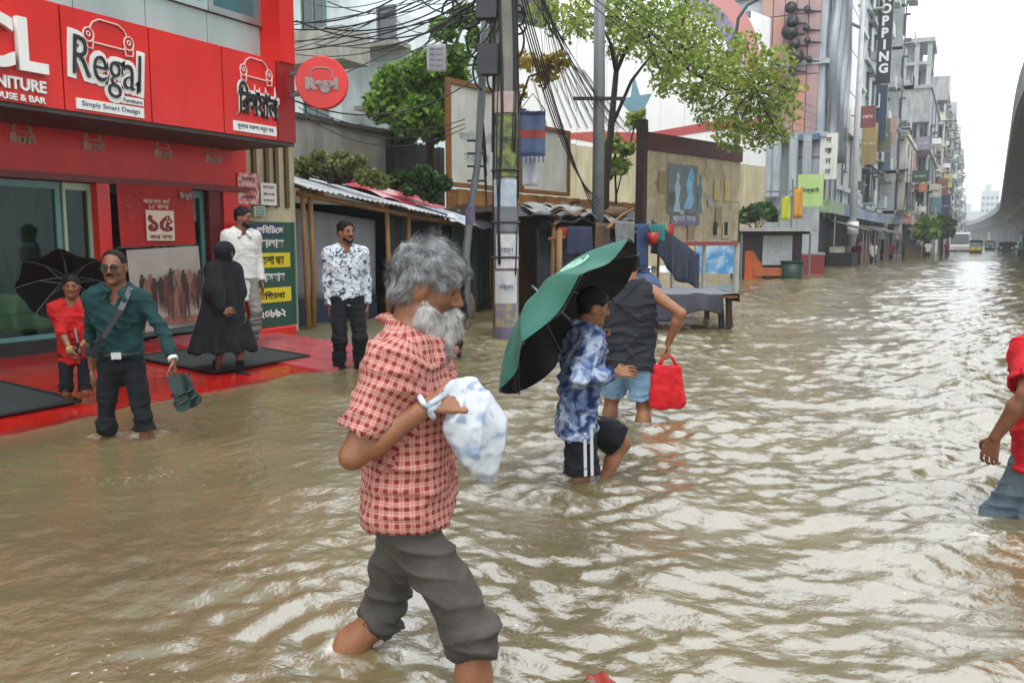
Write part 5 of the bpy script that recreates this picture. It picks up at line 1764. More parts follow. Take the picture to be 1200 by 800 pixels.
for i, (cn, col) in enumerate((('crimson', '#7e3e41'), ('mustard', '#9c8955'), ('olive', '#686c51'), ('slate blue', '#586475'), ('salmon', '#af8e84'), ('bottle green', '#385147'), ('lavender', '#8f8b9f'), ('chocolate', '#51413a'),
                               ('ivory', '#cac7ba'), ('turquoise', '#639094'), ('rust', '#825842'), ('indigo', '#414560'), ('lemon', '#b9b47a'), ('maroon', '#543235'))):
    yy_ = 52+i*5.2+rs.uniform(-1, 1)
    xf = -6.25 if yy_ < 76 else (-4.6 if yy_ < 90 else -4.0+(yy_-90)*.03)
    zz_ = rs.uniform(3.6, 9.5)
    w_, h_ = rs.uniform(.7, 1.3), rs.uniform(.9, 2.8)
    t = thing('projecting_sign', 'small '+cn+' sign board jutting from the row of tall facades', 'sign', (xf, yy_, zz_))
    MB().box((xf+.25, yy_-.07, zz_), (xf+.25+w_, yy_+.07, zz_+h_)).build('sign_case', mat('sign_'+cn.replace(' ', '_'), col, None, 3, .5, grime=.3), t)
    MB().bar((xf-.2, yy_, zz_+h_*.6), (xf+.25, yy_, zz_+h_*.6), .06).build('bracket', GREYM, t)
    text('\u09a6\u09cb\u0995\u09be\u09a8', (xf+.25+w_/2, yy_-.085, zz_+h_*.5), (1, 0, 0), UZ, .5, .02, WHITE if cn not in ('ivory', 'lemon') else BLACK, t, width=w_*.75)
rs = random.Random(4)
for i, (cn, col) in enumerate((('sooty grey', '#4b4b4d'), ('dusty brown', '#5b4a3c'), ('dull green', '#3f5346'), ('faded blue', '#4e6076'), ('rusty red', '#6d3f36'), ('dirty white', '#8f8e88'), ('tar black', '#222326'), ('clay orange', '#7e5a43'))):
    y = 46+i*6.3
    x0 = -6.45 if y < 76 else -4.7
    t = thing('pavement_stall', 'low pavement stall under a '+cn+' awning at the foot of the tall facades', 'stall', (x0, y, -.42))
    am = mat('awning_'+cn.replace(' ', '_'), col, None, 3, .7, grime=.3)
    MB().grid(lambda s, q: (x0+1.9*s, y+3.2*q, 2.35-.55*s+.05*sin(q*13+i)), 6, 10, (0, 0, -.03)).build('awning', am, t, smooth=True)
    for q in (.1, 1.6, 3.1):
        MB().tube([(x0+1.8, y+q, -.42), (x0+1.8, y+q, 1.8)], .04, 6).build('post', GREYM, t)
    MB().box((x0+.1, y+.2, -.42), (x0+1.3, y+2.9, .65+.1*(i % 3))).build('counter', (DARK, WOOD, SK2)[i % 3], t)
    for q in range(4):
        MB().box((x0+.2+.2*(q % 2), y+.3+.65*q, .66+.1*(i % 3)), (x0+.9, y+.75+.65*q, .9+.25*rs.random()+.1*(i % 3))).build('goods', (SK1, SK3, SK2, TARPRED)[(q+i) % 4], t)
# vertical cloth banners by the kiosk
for nm, lb, u0, u1, v0, v1, D, col in (('street_banner', 'yellow green vertical banner beside the kiosk', 916, 926, 230, 258, 30, '#a9ad2e'), ('street_banner', 'orange vertical banner right of the yellow green one', 931, 940, 220, 256, 31, '#bf8a33')):
    a, b2 = atd(u0, v0, D), atd(u1, v1, D)
    W_ = (b2-a).dot(RT)
    t = thing(nm, lb, 'banner', (a.x, a.y, -.4))
    MB().grid(lambda s, q: tuple(a+RT*W_*s-Vector((0, 0, (a.z-b2.z)*q))+FW*.03*sin(s*8+q*3)), 8, 6, tuple(FW*.01)).build('cloth', mat('banner_'+nm+col[1:3], col, None, 3, .7), t, smooth=True)
    MB().tube([a-RT*.06+Vector((0, 0, -a.z-.4)), a-RT*.06+Vector((0, 0, .3))], .03, 6).build('banner_pole', GREYM, t)
    MB().tube([a-RT*.06, a+RT*(W_+.03)], .015, 5).build('banner_rod', GREYM, t)

# kiosk, orange box, bin
D = 30.0
kb = onz(905, 326)
kb.z = -.42
kq = thing('street_kiosk', 'dark maroon street kiosk with a white front panel and pale roof', 'kiosk', kb)


def kp(a, b, z):
    return Vector((kb.x, kb.y, 0))+RT*a+FW*b+Vector((0, 0, z))


MB().obox(kp(0, .9, .55), RT, FW, (0, 0, 1), (1.0, .8, .97)).build('kiosk_body', mat('maroon_dark', '#2a1413', '#1e1010', 3, .6), kq)
MB().obox(kp(.15, .06, .95), RT, FW, (0, 0, 1), (.5, .03, .5)).build('white_panel', mat('panel_grey_white', '#a8abad', '#8f9497', 9, .6, grime=.3), kq)
MB().obox(kp(.1, .05, .22), RT, FW, (0, 0, 1), (.75, .05, .14)).build('counter', mat('counter_orange', '#b0622c', '#8f4c20', 3, .6), kq)
MB().obox(kp(0, .8, 1.64), RT, FW, (0, 0, 1), (1.3, 1.2, .06)).build('roof', mat('kiosk_roof', '#b3b4b0', '#8f908c', 3, .6, grime=.5), kq)
MB().obox(kp(0, .8, 1.53), RT, FW, (0, 0, 1), (1.15, 1.05, .04)).build('roof_edge', DARK, kq)
for a in (-1.15, 1.15):
    MB().tube([kp(a, -.25, -.42), kp(a, -.25, 1.5)], .04, 6).build('post', GREYM, kq)
ob = atd(880, 322, 29.5)
t = thing('orange_box', 'bright orange locker standing left of the kiosk', 'box', (ob.x, ob.y, -.42))
c = Vector((ob.x, ob.y, .38))
MB().prism([(-.3, -.8), (.3, -.8), (.3, .05), (-.05, .55), (-.3, .55)], c-FW*.3, RT, (0, 0, 1), FW*.6).build('locker', ORANGE, t)
MB().obox(c-FW*.31+Vector((0, 0, -.15)), RT, FW, (0, 0, 1), (.2, .012, .3)).build('door', mat('orange_door', '#b85213', None, 3, .5), t)
bb = onz(928, 326)
t = thing('waste_bin', 'dark green waste bin heaped beside the kiosk', 'bin', (bb.x, bb.y, -.42))
MB().tube([(bb.x, bb.y, -.42), (bb.x, bb.y, .55)], [.33, .38], 14).build('bin_body', mat('bin_green', '#14352c', '#0f2a23', 3, .5), t, smooth=True)
MB().tube([(bb.x, bb.y, .55), (bb.x, bb.y, .6)], .41, 14).build('rim', mat('bin_green', '#14352c'), t)
rb = atd(948, 318, 33)
t = thing('red_cooler', 'dark red drinks cooler at the foot of the billboard tower', 'cooler', (rb.x, rb.y, -.42))
MB().obox(Vector((rb.x, rb.y, .2)), RT, FW, (0, 0, 1), (.45, .35, .55)).build('cooler_body', mat('cooler_red', '#7d1a18', '#6a1515', 3, .4), t)
MB().obox(Vector((rb.x, rb.y, .78)), RT, FW, (0, 0, 1), (.47, .37, .04)).build('lid', mat('cooler_lid', '#8f8d88', None, 3, .4), t)

# ---------------------------------------------------------------- viaduct
edge = [(16, -25), (10, -6), (5.6, 12), (2.8, 30), (1.8, 47), (2.4, 80), (3.6, 130), (5.0, 190), (5.5, 225), (4.8, 290), (2.2, 370), (-4, 470), (-16, 600)]  # unseen near end swings right, shaped to keep deck shade off the street
E2 = []
for i in range(len(edge)-1):                                   # Catmull-Rom through the edge points
    p = [np.array(edge[max(0, min(len(edge)-1, i+k))], float) for k in (-1, 0, 1, 2)]
    for s in np.linspace(0, 1, 7, endpoint=False):
        E2.append(.5*((2*p[1])+(-p[0]+p[2])*s+(2*p[0]-5*p[1]+4*p[2]-p[3])*s*s+(-p[0]+3*p[1]-3*p[2]+p[3])*s**3))
E2.append(np.array(edge[-1], float))
E2 = np.array(E2)
T = np.gradient(E2, axis=0)
T /= np.linalg.norm(T, axis=1)[:, None]
N = np.stack([T[:, 1], -T[:, 0]], 1)                           # to the right of travel
via = thing('viaduct', 'long grey concrete viaduct curving above the flooded street on piers', 'viaduct', (6, 60, 0))
CV = mat('viaduct_concrete', '#86878a', '#747578', .5, .9, grime=.5, gcol='#4d4c48', bump=.2, bscale=5)


def sweep(prof):
    m = MB()
    n = len(prof)
    for q, nn_ in zip(E2, N):
        for o_, z in prof:
            m.v.append((q[0]+nn_[0]*o_, q[1]+nn_[1]*o_, z))
    for i in range(len(E2)-1):
        for j in range(n):
            a, b = i*n+j, i*n+(j+1) % n
            m.f.append((a, b, b+n, a+n))
    m.f.append(tuple(range(n)))
    m.f.append(tuple(reversed(range((len(E2)-1)*n, len(E2)*n))))
    return m


sweep([(.25, 8.25), (9.75, 8.25), (9.75, 8.0), (7.3, 7.5), (6.4, 6.3), (3.6, 6.3), (2.7, 7.5), (.25, 8.0)]).build('deck', CV, via)
sweep([(0, 7.95), (0, 9.5), (.22, 9.5), (.22, 8.253), (.245, 8.0)]).build('parapet', mat('parapet_concrete', '#9a9b9e', '#898a8e', .5, .85, grime=.4, gcol='#5c5b56'), via)
sweep([(9.78, 8.253), (9.78, 9.5), (10, 9.5), (10, 7.95), (9.755, 8.0)]).build('parapet', mat('parapet_concrete', '#a3a29d'), via)
acc = 0
last = None
for i in range(len(E2)):
    q = E2[i]+N[i]*5
    if last is None or np.linalg.norm(q-last) > 26:
        last = q
        if q[1] < 2:
            continue
        m = MB()
        ang = math.atan2(T[i][1], T[i][0])
        tv = Vector((T[i][0], T[i][1], 0))
        nv = Vector((N[i][0], N[i][1], 0))
        c = Vector((q[0], q[1], 0))
        m.prism([(-1.0, -.5), (1.0, -.5), (1.0, 4.3), (2.6, 5.6), (2.6, 6.297), (-2.6, 6.297), (-2.6, 5.6), (-1.0, 4.3)], c-tv*.8, nv, (0, 0, 1), tv*1.6)
        m.build('pier', CV, via)

# hazy far towers and low far block
for nm, lb, u0, u1, vt, yb, dp in (('far_tower', 'pale hazy far tower with a stepped top beyond the street end', 1149, 1170, 216, 620, 30), ('far_block', 'low hazy block left of the far tower at the street end', 1124, 1149, 239, 560, 30)):
    xa, xb = ony(u0, 250, yb).x, ony(u1, 250, yb).x
    z = ony(u0, vt, yb).z
    b = thing(nm, lb, 'building', (xa, yb, 0))
    MB().box((xa, yb, -1), (xb, yb+dp, z-4)).box((xa+2, yb+1, z-3.99), (xa+(xb-xa)*.55, yb+dp, z)).build('wall', CW1, b)
    for i in range(int((z-8)/4)):
        for k in range(4):
            window(b, (xa+(xb-xa)*(k+.5)/4, yb-.01, 4+4*i), 'y', 1.6, 1.8, 'plain', GREYM, PANE)

# ---------------------------------------------------------------- vehicles
TYRE = mat('tyre', '#141414', None, 3, .8)


def wheel(parent, c, axis, r, w_=.14, name='wheel'):
    c, axis = Vector(c), Vector(axis).normalized()
    o = MB().tube([c-axis*w_/2, c-axis*w_*.3, c+axis*w_*.3, c+axis*w_/2], [r*.88, r, r, r*.88], 16).build(name, TYRE, parent)
    MB().tube([c-axis*(w_/2+.01), c+axis*(w_/2+.01)], r*.5, 10).build('rim', GREYM, o)
    return o


def auto_rickshaw(loc, rz, label, body, roofm):
    t = thing('auto_rickshaw', label, 'auto rickshaw', loc, rz, 'auto rickshaws far down the street')
    k = lambda m, n, mm, p=t, s=False: m.build(n, mm, p, local=True, smooth=s)
    m = MB().prism([(-1.2, .35), (1.0, .35), (1.3, .6), (1.15, 1.0), (.5, .95), (.4, .55), (-.1, .55), (-.15, .95), (-1.25, 1.0)], (-.6, 0, 0), (0, -1, 0), (0, 0, 1), (1.2, 0, 0))
    k(m, 'body', body)
    m = MB().grid(lambda s, q: (-.64+1.28*s, -1.05+2.3*q, 1.62+.16*sin(pi*s)-.1*(2*q-1)**2), 8, 8, (0, 0, -.05))
    k(m, 'roof', roofm, s=True)
    for sx in (-.58, .58):
        k(MB().tube([(sx, -1.1, .95), (sx, -.8, 1.62)], .03, 6), 'windscreen_post', BLACK)
        k(MB().tube([(sx, 1.2, .95), (sx, 1.15, 1.62)], .03, 6), 'rear_post', BLACK)
        wheel(t, (0, 0, 0), (1, 0, 0), .01) if False else None
    k(MB().add([(-.55, -1.08, 1.0), (.55, -1.08, 1.0), (.52, -.82, 1.6), (-.52, -.82, 1.6)], [(0, 1, 2, 3)]), 'windscreen', PANE)
    k(MB().box((-.5, .1, .56), (.5, .7, .8)), 'seat', BLACK)
    for c in ((0, -1.0, .25), (-.55, .8, .25), (.55, .8, .25)):
        o = MB().tube([Vector(c)-Vector((.07, 0, 0)), Vector(c)+Vector((.07, 0, 0))], .25, 14).build('wheel', TYRE, t, local=True)
        MB().tube([Vector(c)-Vector((.08, 0, 0)), Vector(c)+Vector((.08, 0, 0))], .12, 10).build('rim', GREYM, o, local=True)
    for sx in (-.3, .3):
        k(MB().tube([(sx, -1.25, .78), (sx, -1.2, .78)], .09, 10), 'headlight', WHITE)
    return t


AG = mat('auto_green', '#1f6b3a', '#185a30', 3, .4)
AY = mat('auto_yellow', '#b9a21e', '#a38e18', 3, .5)
p = onz(1143, 296)
auto_rickshaw((p.x, p.y, -.35), 0, 'yellow and green auto rickshaw nearest the street end', AY, mat('auto_roof', '#2a3f22', None, 3, .6))
p = onz(1160, 293)
auto_rickshaw((p.x, p.y, -.35), 0, 'green auto rickshaw waiting under the viaduct right of the yellow one', AG, AY)


def car(loc, rz, label, paint, van=False, group=None, name='parked_car', cat='car'):
    t = thing(name, label, cat, loc, rz, group)
    h = .95 if not van else 1.1
    prof = [(-2.1, .3), (2.1, .3), (2.15, .7), (1.95, .95), (1.2, 1.0), (.65, 1.5), (-1.2, 1.52), (-1.9, 1.02), (-2.12, .9)] if not van else \
        [(-2.9, .35), (2.6, .35), (2.7, 1.0), (2.45, 1.3), (2.2, 2.5), (2.0, 2.7), (-2.8, 2.75), (-2.95, 2.6)]
    MB().prism([(-a, z) for a, z in reversed(prof)], (-h, 0, 0), (0, 1, 0), (0, 0, 1), (2*h, 0, 0)).build('body', paint, t, local=True)
    if van:
        MB().add([(-h+.1, -2.62, 1.35), (h-.1, -2.62, 1.35), (h-.15, -2.3, 2.45), (-h+.15, -2.3, 2.45)], [(0, 1, 2, 3)]).build('windscreen', PANE, t, local=True)
    else:
        MB().add([(-h+.12, -1.2, 1.04), (h-.12, -1.2, 1.04), (h-.2, -.72, 1.47), (-h+.2, -.72, 1.47)], [(0, 1, 2, 3)]).build('windscreen', PANE, t, local=True)
    for s in (-1, 1):
        for k in range(2 if not van else 4):
            y = (-.6+1.0*k) if not van else -1.7+1.15*k
            z0, z1 = (1.05, 1.42) if not van else (1.5, 2.2)
            MB().box((min(s*h, s*(h+.012)), y, z0), (max(s*h, s*(h+.012)), y+(.85 if not van else .95), z1)).build('side_window', PANE, t, local=True)
        MB().tube([(s*h*.7, -2.2 if not van else -2.75, .7), (s*h*.7, -2.12 if not van else -2.6, .7)], .12, 10).build('headlight', WHITE, t, local=True)
        for y in (-1.35, 1.35):
            y = y*(1.3 if van else 1)
            r = .34 if not van else .45
            o = MB().tube([(s*h-.1, y, r), (s*h+.03, y, r)], r, 16).build('wheel', TYRE, t, local=True)
            MB().tube([(s*h+.03, y, r), (s*h+.045, y, r)], r*.55, 10).build('rim', GREYM, o, local=True)
    MB().box((-h+.05, -2.22 if not van else -2.78, .32), (h-.05, -2.13 if not van else -2.66, .52)).build('bumper', BLACK, t, local=True)
    return t


p = onz(1179, 293)
car((p.x, p.y, -.4), 0, 'dark car under the viaduct near the right edge', mat('car_dark', '#1d2023', None, 3, .3, coat=.5))
p = onz(1187, 292.5)
car((p.x, p.y+8, -.4), 0, 'white car behind the dark car under the viaduct', mat('car_white', '#d6d7d6', None, 3, .3, coat=.5))
p = onz(1203, 299)
car((p.x+.6, p.y, -.4), 0, 'green bus cut off by the right edge of the street view', mat('bus_green', '#14694a', '#0f5a3e', 2, .4), van=True, name='bus', cat='bus')
p = onz(1124, 294)
car((p.x, p.y, -.4), 0, 'small pale van far off at the left kerb', mat('van_pale', '#c9cac8', None, 3, .4), van=True, name='van', cat='van')


def cycle_rickshaw(loc, rz, label, hood):
    t = thing('cycle_rickshaw', label, 'rickshaw', loc, rz, 'cycle rickshaws by the kerb')
    L_ = lambda m, n, mm, p=t, s=False: m.build(n, mm, p, local=True, smooth=s)
    for c in ((-.48, .55, .34), (.48, .55, .34), (0, -1.1, .34)):
        c = Vector(c)
        o = L_(MB().tube([c+Vector((0, .32*cos(a), .32*sin(a))) for a in np.linspace(0, 2*pi, 21)], .03, 6), 'wheel', TYRE, s=True)
        m = MB()
        for a in np.linspace(0, pi, 6, endpoint=False):
            m.bar(c-Vector((0, .3*cos(a), .3*sin(a))), c+Vector((0, .3*cos(a), .3*sin(a))), .012)
        m.build('spokes', GREYM, o, local=True)
    L_(MB().box((-.42, .2, .62), (.42, .85, .78)), 'seat', mat('rick_seat', '#7a2620', '#5a1c18', 3, .5))
    L_(MB().box((-.42, .8, .79), (.42, .9, 1.15)), 'backrest', mat('rick_seat', '#7a2620'))
    L_(MB().grid(lambda s, q: (-.46+.92*s, .95-.85*sin(q*pi*.5), 1.0+.78*(1-cos(q*pi*.5))+.0*s), 6, 8, (0, .03, .03)), 'hood', hood, s=True)
    for s in (-1, 1):
        L_(MB().prism([(.95, 1.0)]+[(.95-.85*sin(q*pi*.5), 1.0+.78*(1-cos(q*pi*.5))) for q in np.linspace(0, 1, 7)]+[(.3, 1.1)], (s*.46, 0, 0), (0, 1, 0), (0, 0, 1), (s*.015, 0, 0)), 'hood_side', hood)
    L_(MB().tube([(0, .3, .55), (0, -.5, .5), (0, -.95, .85), (0, -1.1, .34)], .025, 6), 'frame', GREYM)
    L_(MB().tube([(-.25, -.85, 1.0), (0, -.98, .95), (.25, -.85, 1.0)], .018, 6), 'handlebar', GREYM)
    L_(MB().box((-.1, -.55, .8), (.1, -.3, .86)), 'saddle', BLACK)
    return t


p = onz(1012, 306)
cycle_rickshaw((p.x-.3, p.y-2, -.42), radians(15), 'dark maroon hooded cycle rickshaw nearest the white pole', mat('hood_maroon', '#3b1a1c', '#2a1214', 3, .6))
p = onz(1032, 303)
cycle_rickshaw((p.x, p.y-2, -.42), radians(-20), 'black hooded cycle rickshaw beyond the maroon hooded one', mat('hood_black', '#1c1d20', None, 3, .6))
p = onz(1050, 301)
cycle_rickshaw((p.x, p.y, -.42), radians(5), 'third cycle rickshaw with a brown hood, farthest along the kerb', mat('hood_brown', '#5b4636', None, 3, .6))

D = 70
for i, (u, v, s, lb) in enumerate(((1086, 268, 9, 'green street tree left of two at the far kerb'), (1104, 266, 10, 'broader green street tree, right of the two at the far kerb'))):
    b0 = atd(u, 292, D+i*15)
    b0.z = -.4
    B = blobs_px([(u-6, v, s), (u+5, v-4, s), (u, v+6, s*.9), (u+9, v+6, s*.7), (u-9, v+7, s*.7), (u, v-10, s*.7)], D+i*15, 1.2, i)
    tree('street_tree', lb, b0, ([b0, atd(u, v+6, D+i*15)], [.16, .1]), [([atd(u, v+8, D+i*15), atd(u+4, v-2, D+i*15)], [.08, .04])], B, 700, .55, LEAF3 if i else LEAF1, 50+i)
# ---------------------------------------------------------------- bodies as smooth implicit surfaces
A3 = lambda p: np.array(p, float)


def unit(v):
    v = A3(v)
    return v/max(np.linalg.norm(v), 1e-9)


class Pr:
    """a primitive: distance function and bounds"""
    def __init__(s, f, lo, hi):
        s.f, s.lo, s.hi = f, np.array(lo), np.array(hi)


def rc(a, b, r1, r2=None, n=None, fs=1.):
    """tapered capsule; n, fs squash it along n"""
    a, b = A3(a), A3(b)
    r2 = r1 if r2 is None else r2
    d = b-a
    nn = unit(n) if n is not None else None
    if nn is not None:
        d = d+nn*(d@nn)*(1/fs-1)
    L = max(d@d, 1e-12)

    def f(p):
        q = p-a
        if nn is not None:
            q = q+np.outer(q@nn, nn)*(1/fs-1)
        t = np.clip(q@d/L, 0, 1)
        q = q-t[:, None]*d
        r = np.sqrt(np.einsum('ij,ij->i', q, q))-(r1+(r2-r1)*t)
        return r*(fs**.5 if nn is not None else 1)
    R = max(r1, r2)
    return Pr(f, np.minimum(a, b)-R, np.maximum(a, b)+R)


def ell(c, r, M=None):
    """ellipsoid, columns of M its axes"""
    c, r = A3(c), A3(r)
    M = np.eye(3) if M is None else np.asarray(M, float)

    def f(p):
        q = (p-c)@M
        k0 = np.sqrt(np.sum((q/r)**2, 1))
        k1 = np.sqrt(np.sum((q/(r*r))**2, 1))
        return k0*(k0-1)/np.maximum(k1, 1e-6)
    R = max(r)
    return Pr(f, c-R, c+R)


def cone(a, b, r1, r2, n=None, fs=1.):
    """tapered tube with flat ends"""
    a, b = A3(a), A3(b)
    d = b-a
    L = np.linalg.norm(d)
    d = d/L
    nn = unit(n) if n is not None else None
    if nn is not None:
        nn = unit(nn-d*(nn@d))

    def f(p):
        q = p-a
        t = q@d
        w_ = q-np.outer(t, d)
        if nn is not None:
            w_ = w_+np.outer(w_@nn, nn)*(1/fs-1)
        rad = np.sqrt(np.einsum('ij,ij->i', w_, w_))-(r1+(r2-r1)*np.clip(t/L, -.2, 1.2))
        if nn is not None:
            rad = rad*fs**.5
        return np.maximum(rad, np.maximum(-t, t-L))
    R = max(r1, r2)*1.05
    return Pr(f, np.minimum(a, b)-R, np.maximum(a, b)+R)


def half(p0, n):
    """half space on the -n side of p0"""
    p0, n = A3(p0), unit(n)
    return Pr(lambda p: (p-p0)@n, [-9]*3, [9]*3)


def field(ops, p):
    d = None
    for op, g, k in ops:
        e = g.f(p)
        if d is None:
            d = e
        elif op == '+':
            if k > 0:
                h = np.maximum(k-np.abs(d-e), 0)/k
                d = np.minimum(d, e)-h*h*k*.25
            else:
                d = np.minimum(d, e)
        elif op == '-':
            e = -e
            if k > 0:
                h = np.maximum(k-np.abs(d-e), 0)/k
                d = np.maximum(d, e)+h*h*k*.25
            else:
                d = np.maximum(d, e)
        elif op == '&':
            d = np.maximum(d, e)
    return d


def sdf_surface(ops, h, pad=.02):
    """mesh the zero level (surface nets on a sparse grid)"""
    plus = [g for o, g, k in ops if o == '+']
    lo = np.min([g.lo for g in plus], 0)-pad-2*h
    hi = np.max([g.hi for g in plus], 0)+pad+2*h
    B = 10
    nb = np.ceil((hi-lo)/(h*B)).astype(int)
    N_ = nb*B+1
    D = np.ones(N_, np.float32)
    gi = np.stack(np.meshgrid(*[np.arange(k) for k in nb], indexing='ij'), -1).reshape(-1, 3)
    cen = lo+(gi+.5)*B*h
    half_d = B*h*.5*1.7321
    each = [g.f(cen) for _, g, _ in ops]
    dc = field(ops, cen)
    act = np.nonzero(np.abs(dc) < half_d*1.9+.03)[0]
    for b in np.nonzero(dc < 0)[0]:
        i, j, k = gi[b]*B
        D[i:i+B+1, j:j+B+1, k:k+B+1] = -1
    loc = np.stack(np.meshgrid(*[np.arange(B+1)]*3, indexing='ij'), -1).reshape(-1, 3)
    dmin = np.min([e for e, (o, g, k) in zip(each, ops) if o == '+'], 0)
    for b in act:
        i, j, k = gi[b]*B
        p = lo+(gi[b]*B+loc)*h
        sub = []
        for e, (o, g, kk) in zip(each, ops):
            if o == '+':
                if e[b] < dmin[b]+2*half_d+kk+.04:
                    sub.append((o, g, kk))
            elif o == '-':
                if e[b] < half_d*1.3+kk+.03:
                    sub.append((o, g, kk))
            else:
                sub.append((o, g, kk))
        if not sub or sub[0][0] != '+':
            first = next((q for q in sub if q[0] == '+'), None)
            if first is None:
                continue
            sub.remove(first)
            sub.insert(0, first)
        D[i:i+B+1, j:j+B+1, k:k+B+1] = field(sub, p).reshape(B+1, B+1, B+1)
    S = D < 0
    c = S[:-1, :-1, :-1].astype(np.int8)
    cnt = np.zeros(c.shape, np.int8)
    for dx in (0, 1):
        for dy in (0, 1):
            for dz in (0, 1):
                cnt += S[dx:S.shape[0]-1+dx, dy:S.shape[1]-1+dy, dz:S.shape[2]-1+dz]
    I = np.stack(np.nonzero((cnt > 0) & (cnt < 8)), -1)
    idx = -np.ones(cnt.shape, np.int32)
    idx[I[:, 0], I[:, 1], I[:, 2]] = np.arange(len(I))
    acc = np.zeros((len(I), 3))
    num = np.zeros(len(I))
    corners = [np.array(q) for q in ((0, 0, 0), (1, 0, 0), (0, 1, 0), (1, 1, 0), (0, 0, 1), (1, 0, 1), (0, 1, 1), (1, 1, 1))]
    vals = [D[I[:, 0]+q[0], I[:, 1]+q[1], I[:, 2]+q[2]].astype(float) for q in corners]
    for a, b in ((0, 1), (2, 3), (4, 5), (6, 7), (0, 2), (1, 3), (4, 6), (5, 7), (0, 4), (1, 5), (2, 6), (3, 7)):
        va, vb = vals[a], vals[b]
        m = (va < 0) != (vb < 0)
        t = np.where(m, va/np.where(np.abs(va-vb) < 1e-9, 1, va-vb), 0)
        acc += m[:, None]*(corners[a]+t[:, None]*(corners[b]-corners[a]))
        num += m
    V = lo+(I+acc/np.maximum(num, 1)[:, None])*h
    F = []
    for ax in range(3):
        o1, o2 = (ax+1) % 3, (ax+2) % 3
        sl0 = [slice(None)]*3
        sl1 = [slice(None)]*3
        sl0[ax] = slice(0, -1)
        sl1[ax] = slice(1, None)
        a, b = S[tuple(sl0)], S[tuple(sl1)]
        E = np.stack(np.nonzero(a != b), -1)
        ok = (E[:, o1] > 0) & (E[:, o2] > 0) & (E[:, o1] < cnt.shape[o1]) & (E[:, o2] < cnt.shape[o2])
        E = E[ok]
        q = []
        for d1, d2 in ((-1, -1), (0, -1), (0, 0), (-1, 0)):
            e = E.copy()
            e[:, o1] += d1
            e[:, o2] += d2
            q.append(idx[e[:, 0], e[:, 1], e[:, 2]])
        q = np.stack(q, -1)
        inside = S[E[:, 0], E[:, 1], E[:, 2]]
        q[~inside] = q[~inside][:, ::-1]
        F.append(q)
    F = np.concatenate(F)
    F = F[(F >= 0).all(1)]
    return V, F


def vnormals(V, F):
    n = np.cross(V[F[:, 2]]-V[F[:, 0]], V[F[:, 3]]-V[F[:, 1]])
    N = np.zeros_like(V)
    for k in range(4):
        np.add.at(N, F[:, k], n)
    return N/np.maximum(np.linalg.norm(N, axis=1), 1e-9)[:, None]


def bone_uv(me, V, F, bones):
    """unwrap along bones (a, b, ref): u around, v along, in metres; each bone its own island"""
    C = V[F].mean(1)
    best = np.full(len(C), 9e9)
    uv = np.zeros((len(F), 4, 2))
    for bi, (a, b, ref, rad) in enumerate(bones):
        a, b = A3(a), A3(b)
        d = b-a
        L = np.linalg.norm(d)
        d = d/L
        ref = unit(A3(ref)-d*(A3(ref)@d))
        s = np.cross(d, ref)
        t = np.clip((C-a)@d, 0, L)
        dist = np.linalg.norm(C-a-t[:, None]*d, axis=1)-rad
        m = dist < best
        best[m] = dist[m]
        cq = C[m]-a
        ca = np.arctan2(cq@s, cq@ref)
        P = V[F[m]]-a
        an = np.arctan2(P@s, P@ref)
        an = ca[:, None]+np.angle(np.exp(1j*(an-ca[:, None])))
        uv[m] = np.stack([an*rad*1.1+bi*7.3, P@d+bi*3.1], -1)
    l = me.uv_layers.new(name='UVMap')
    l.data.foreach_set('uv', uv.reshape(-1).astype(np.float32))


def part_sdf(name, ops, h, material, parent, bones=None, disp=None):
    V, F = sdf_surface(ops, h)
    if disp is not None:
        V = V+vnormals(V, F)*disp(V)[:, None]
    me = np_mesh(name, V, F, material)
    if bones:
        try:
            bone_uv(me, V, F, bones)
        except Exception as e:
            print('uv', name, e)
    o = link_mesh(name, me, None, parent)
    return o, V, F


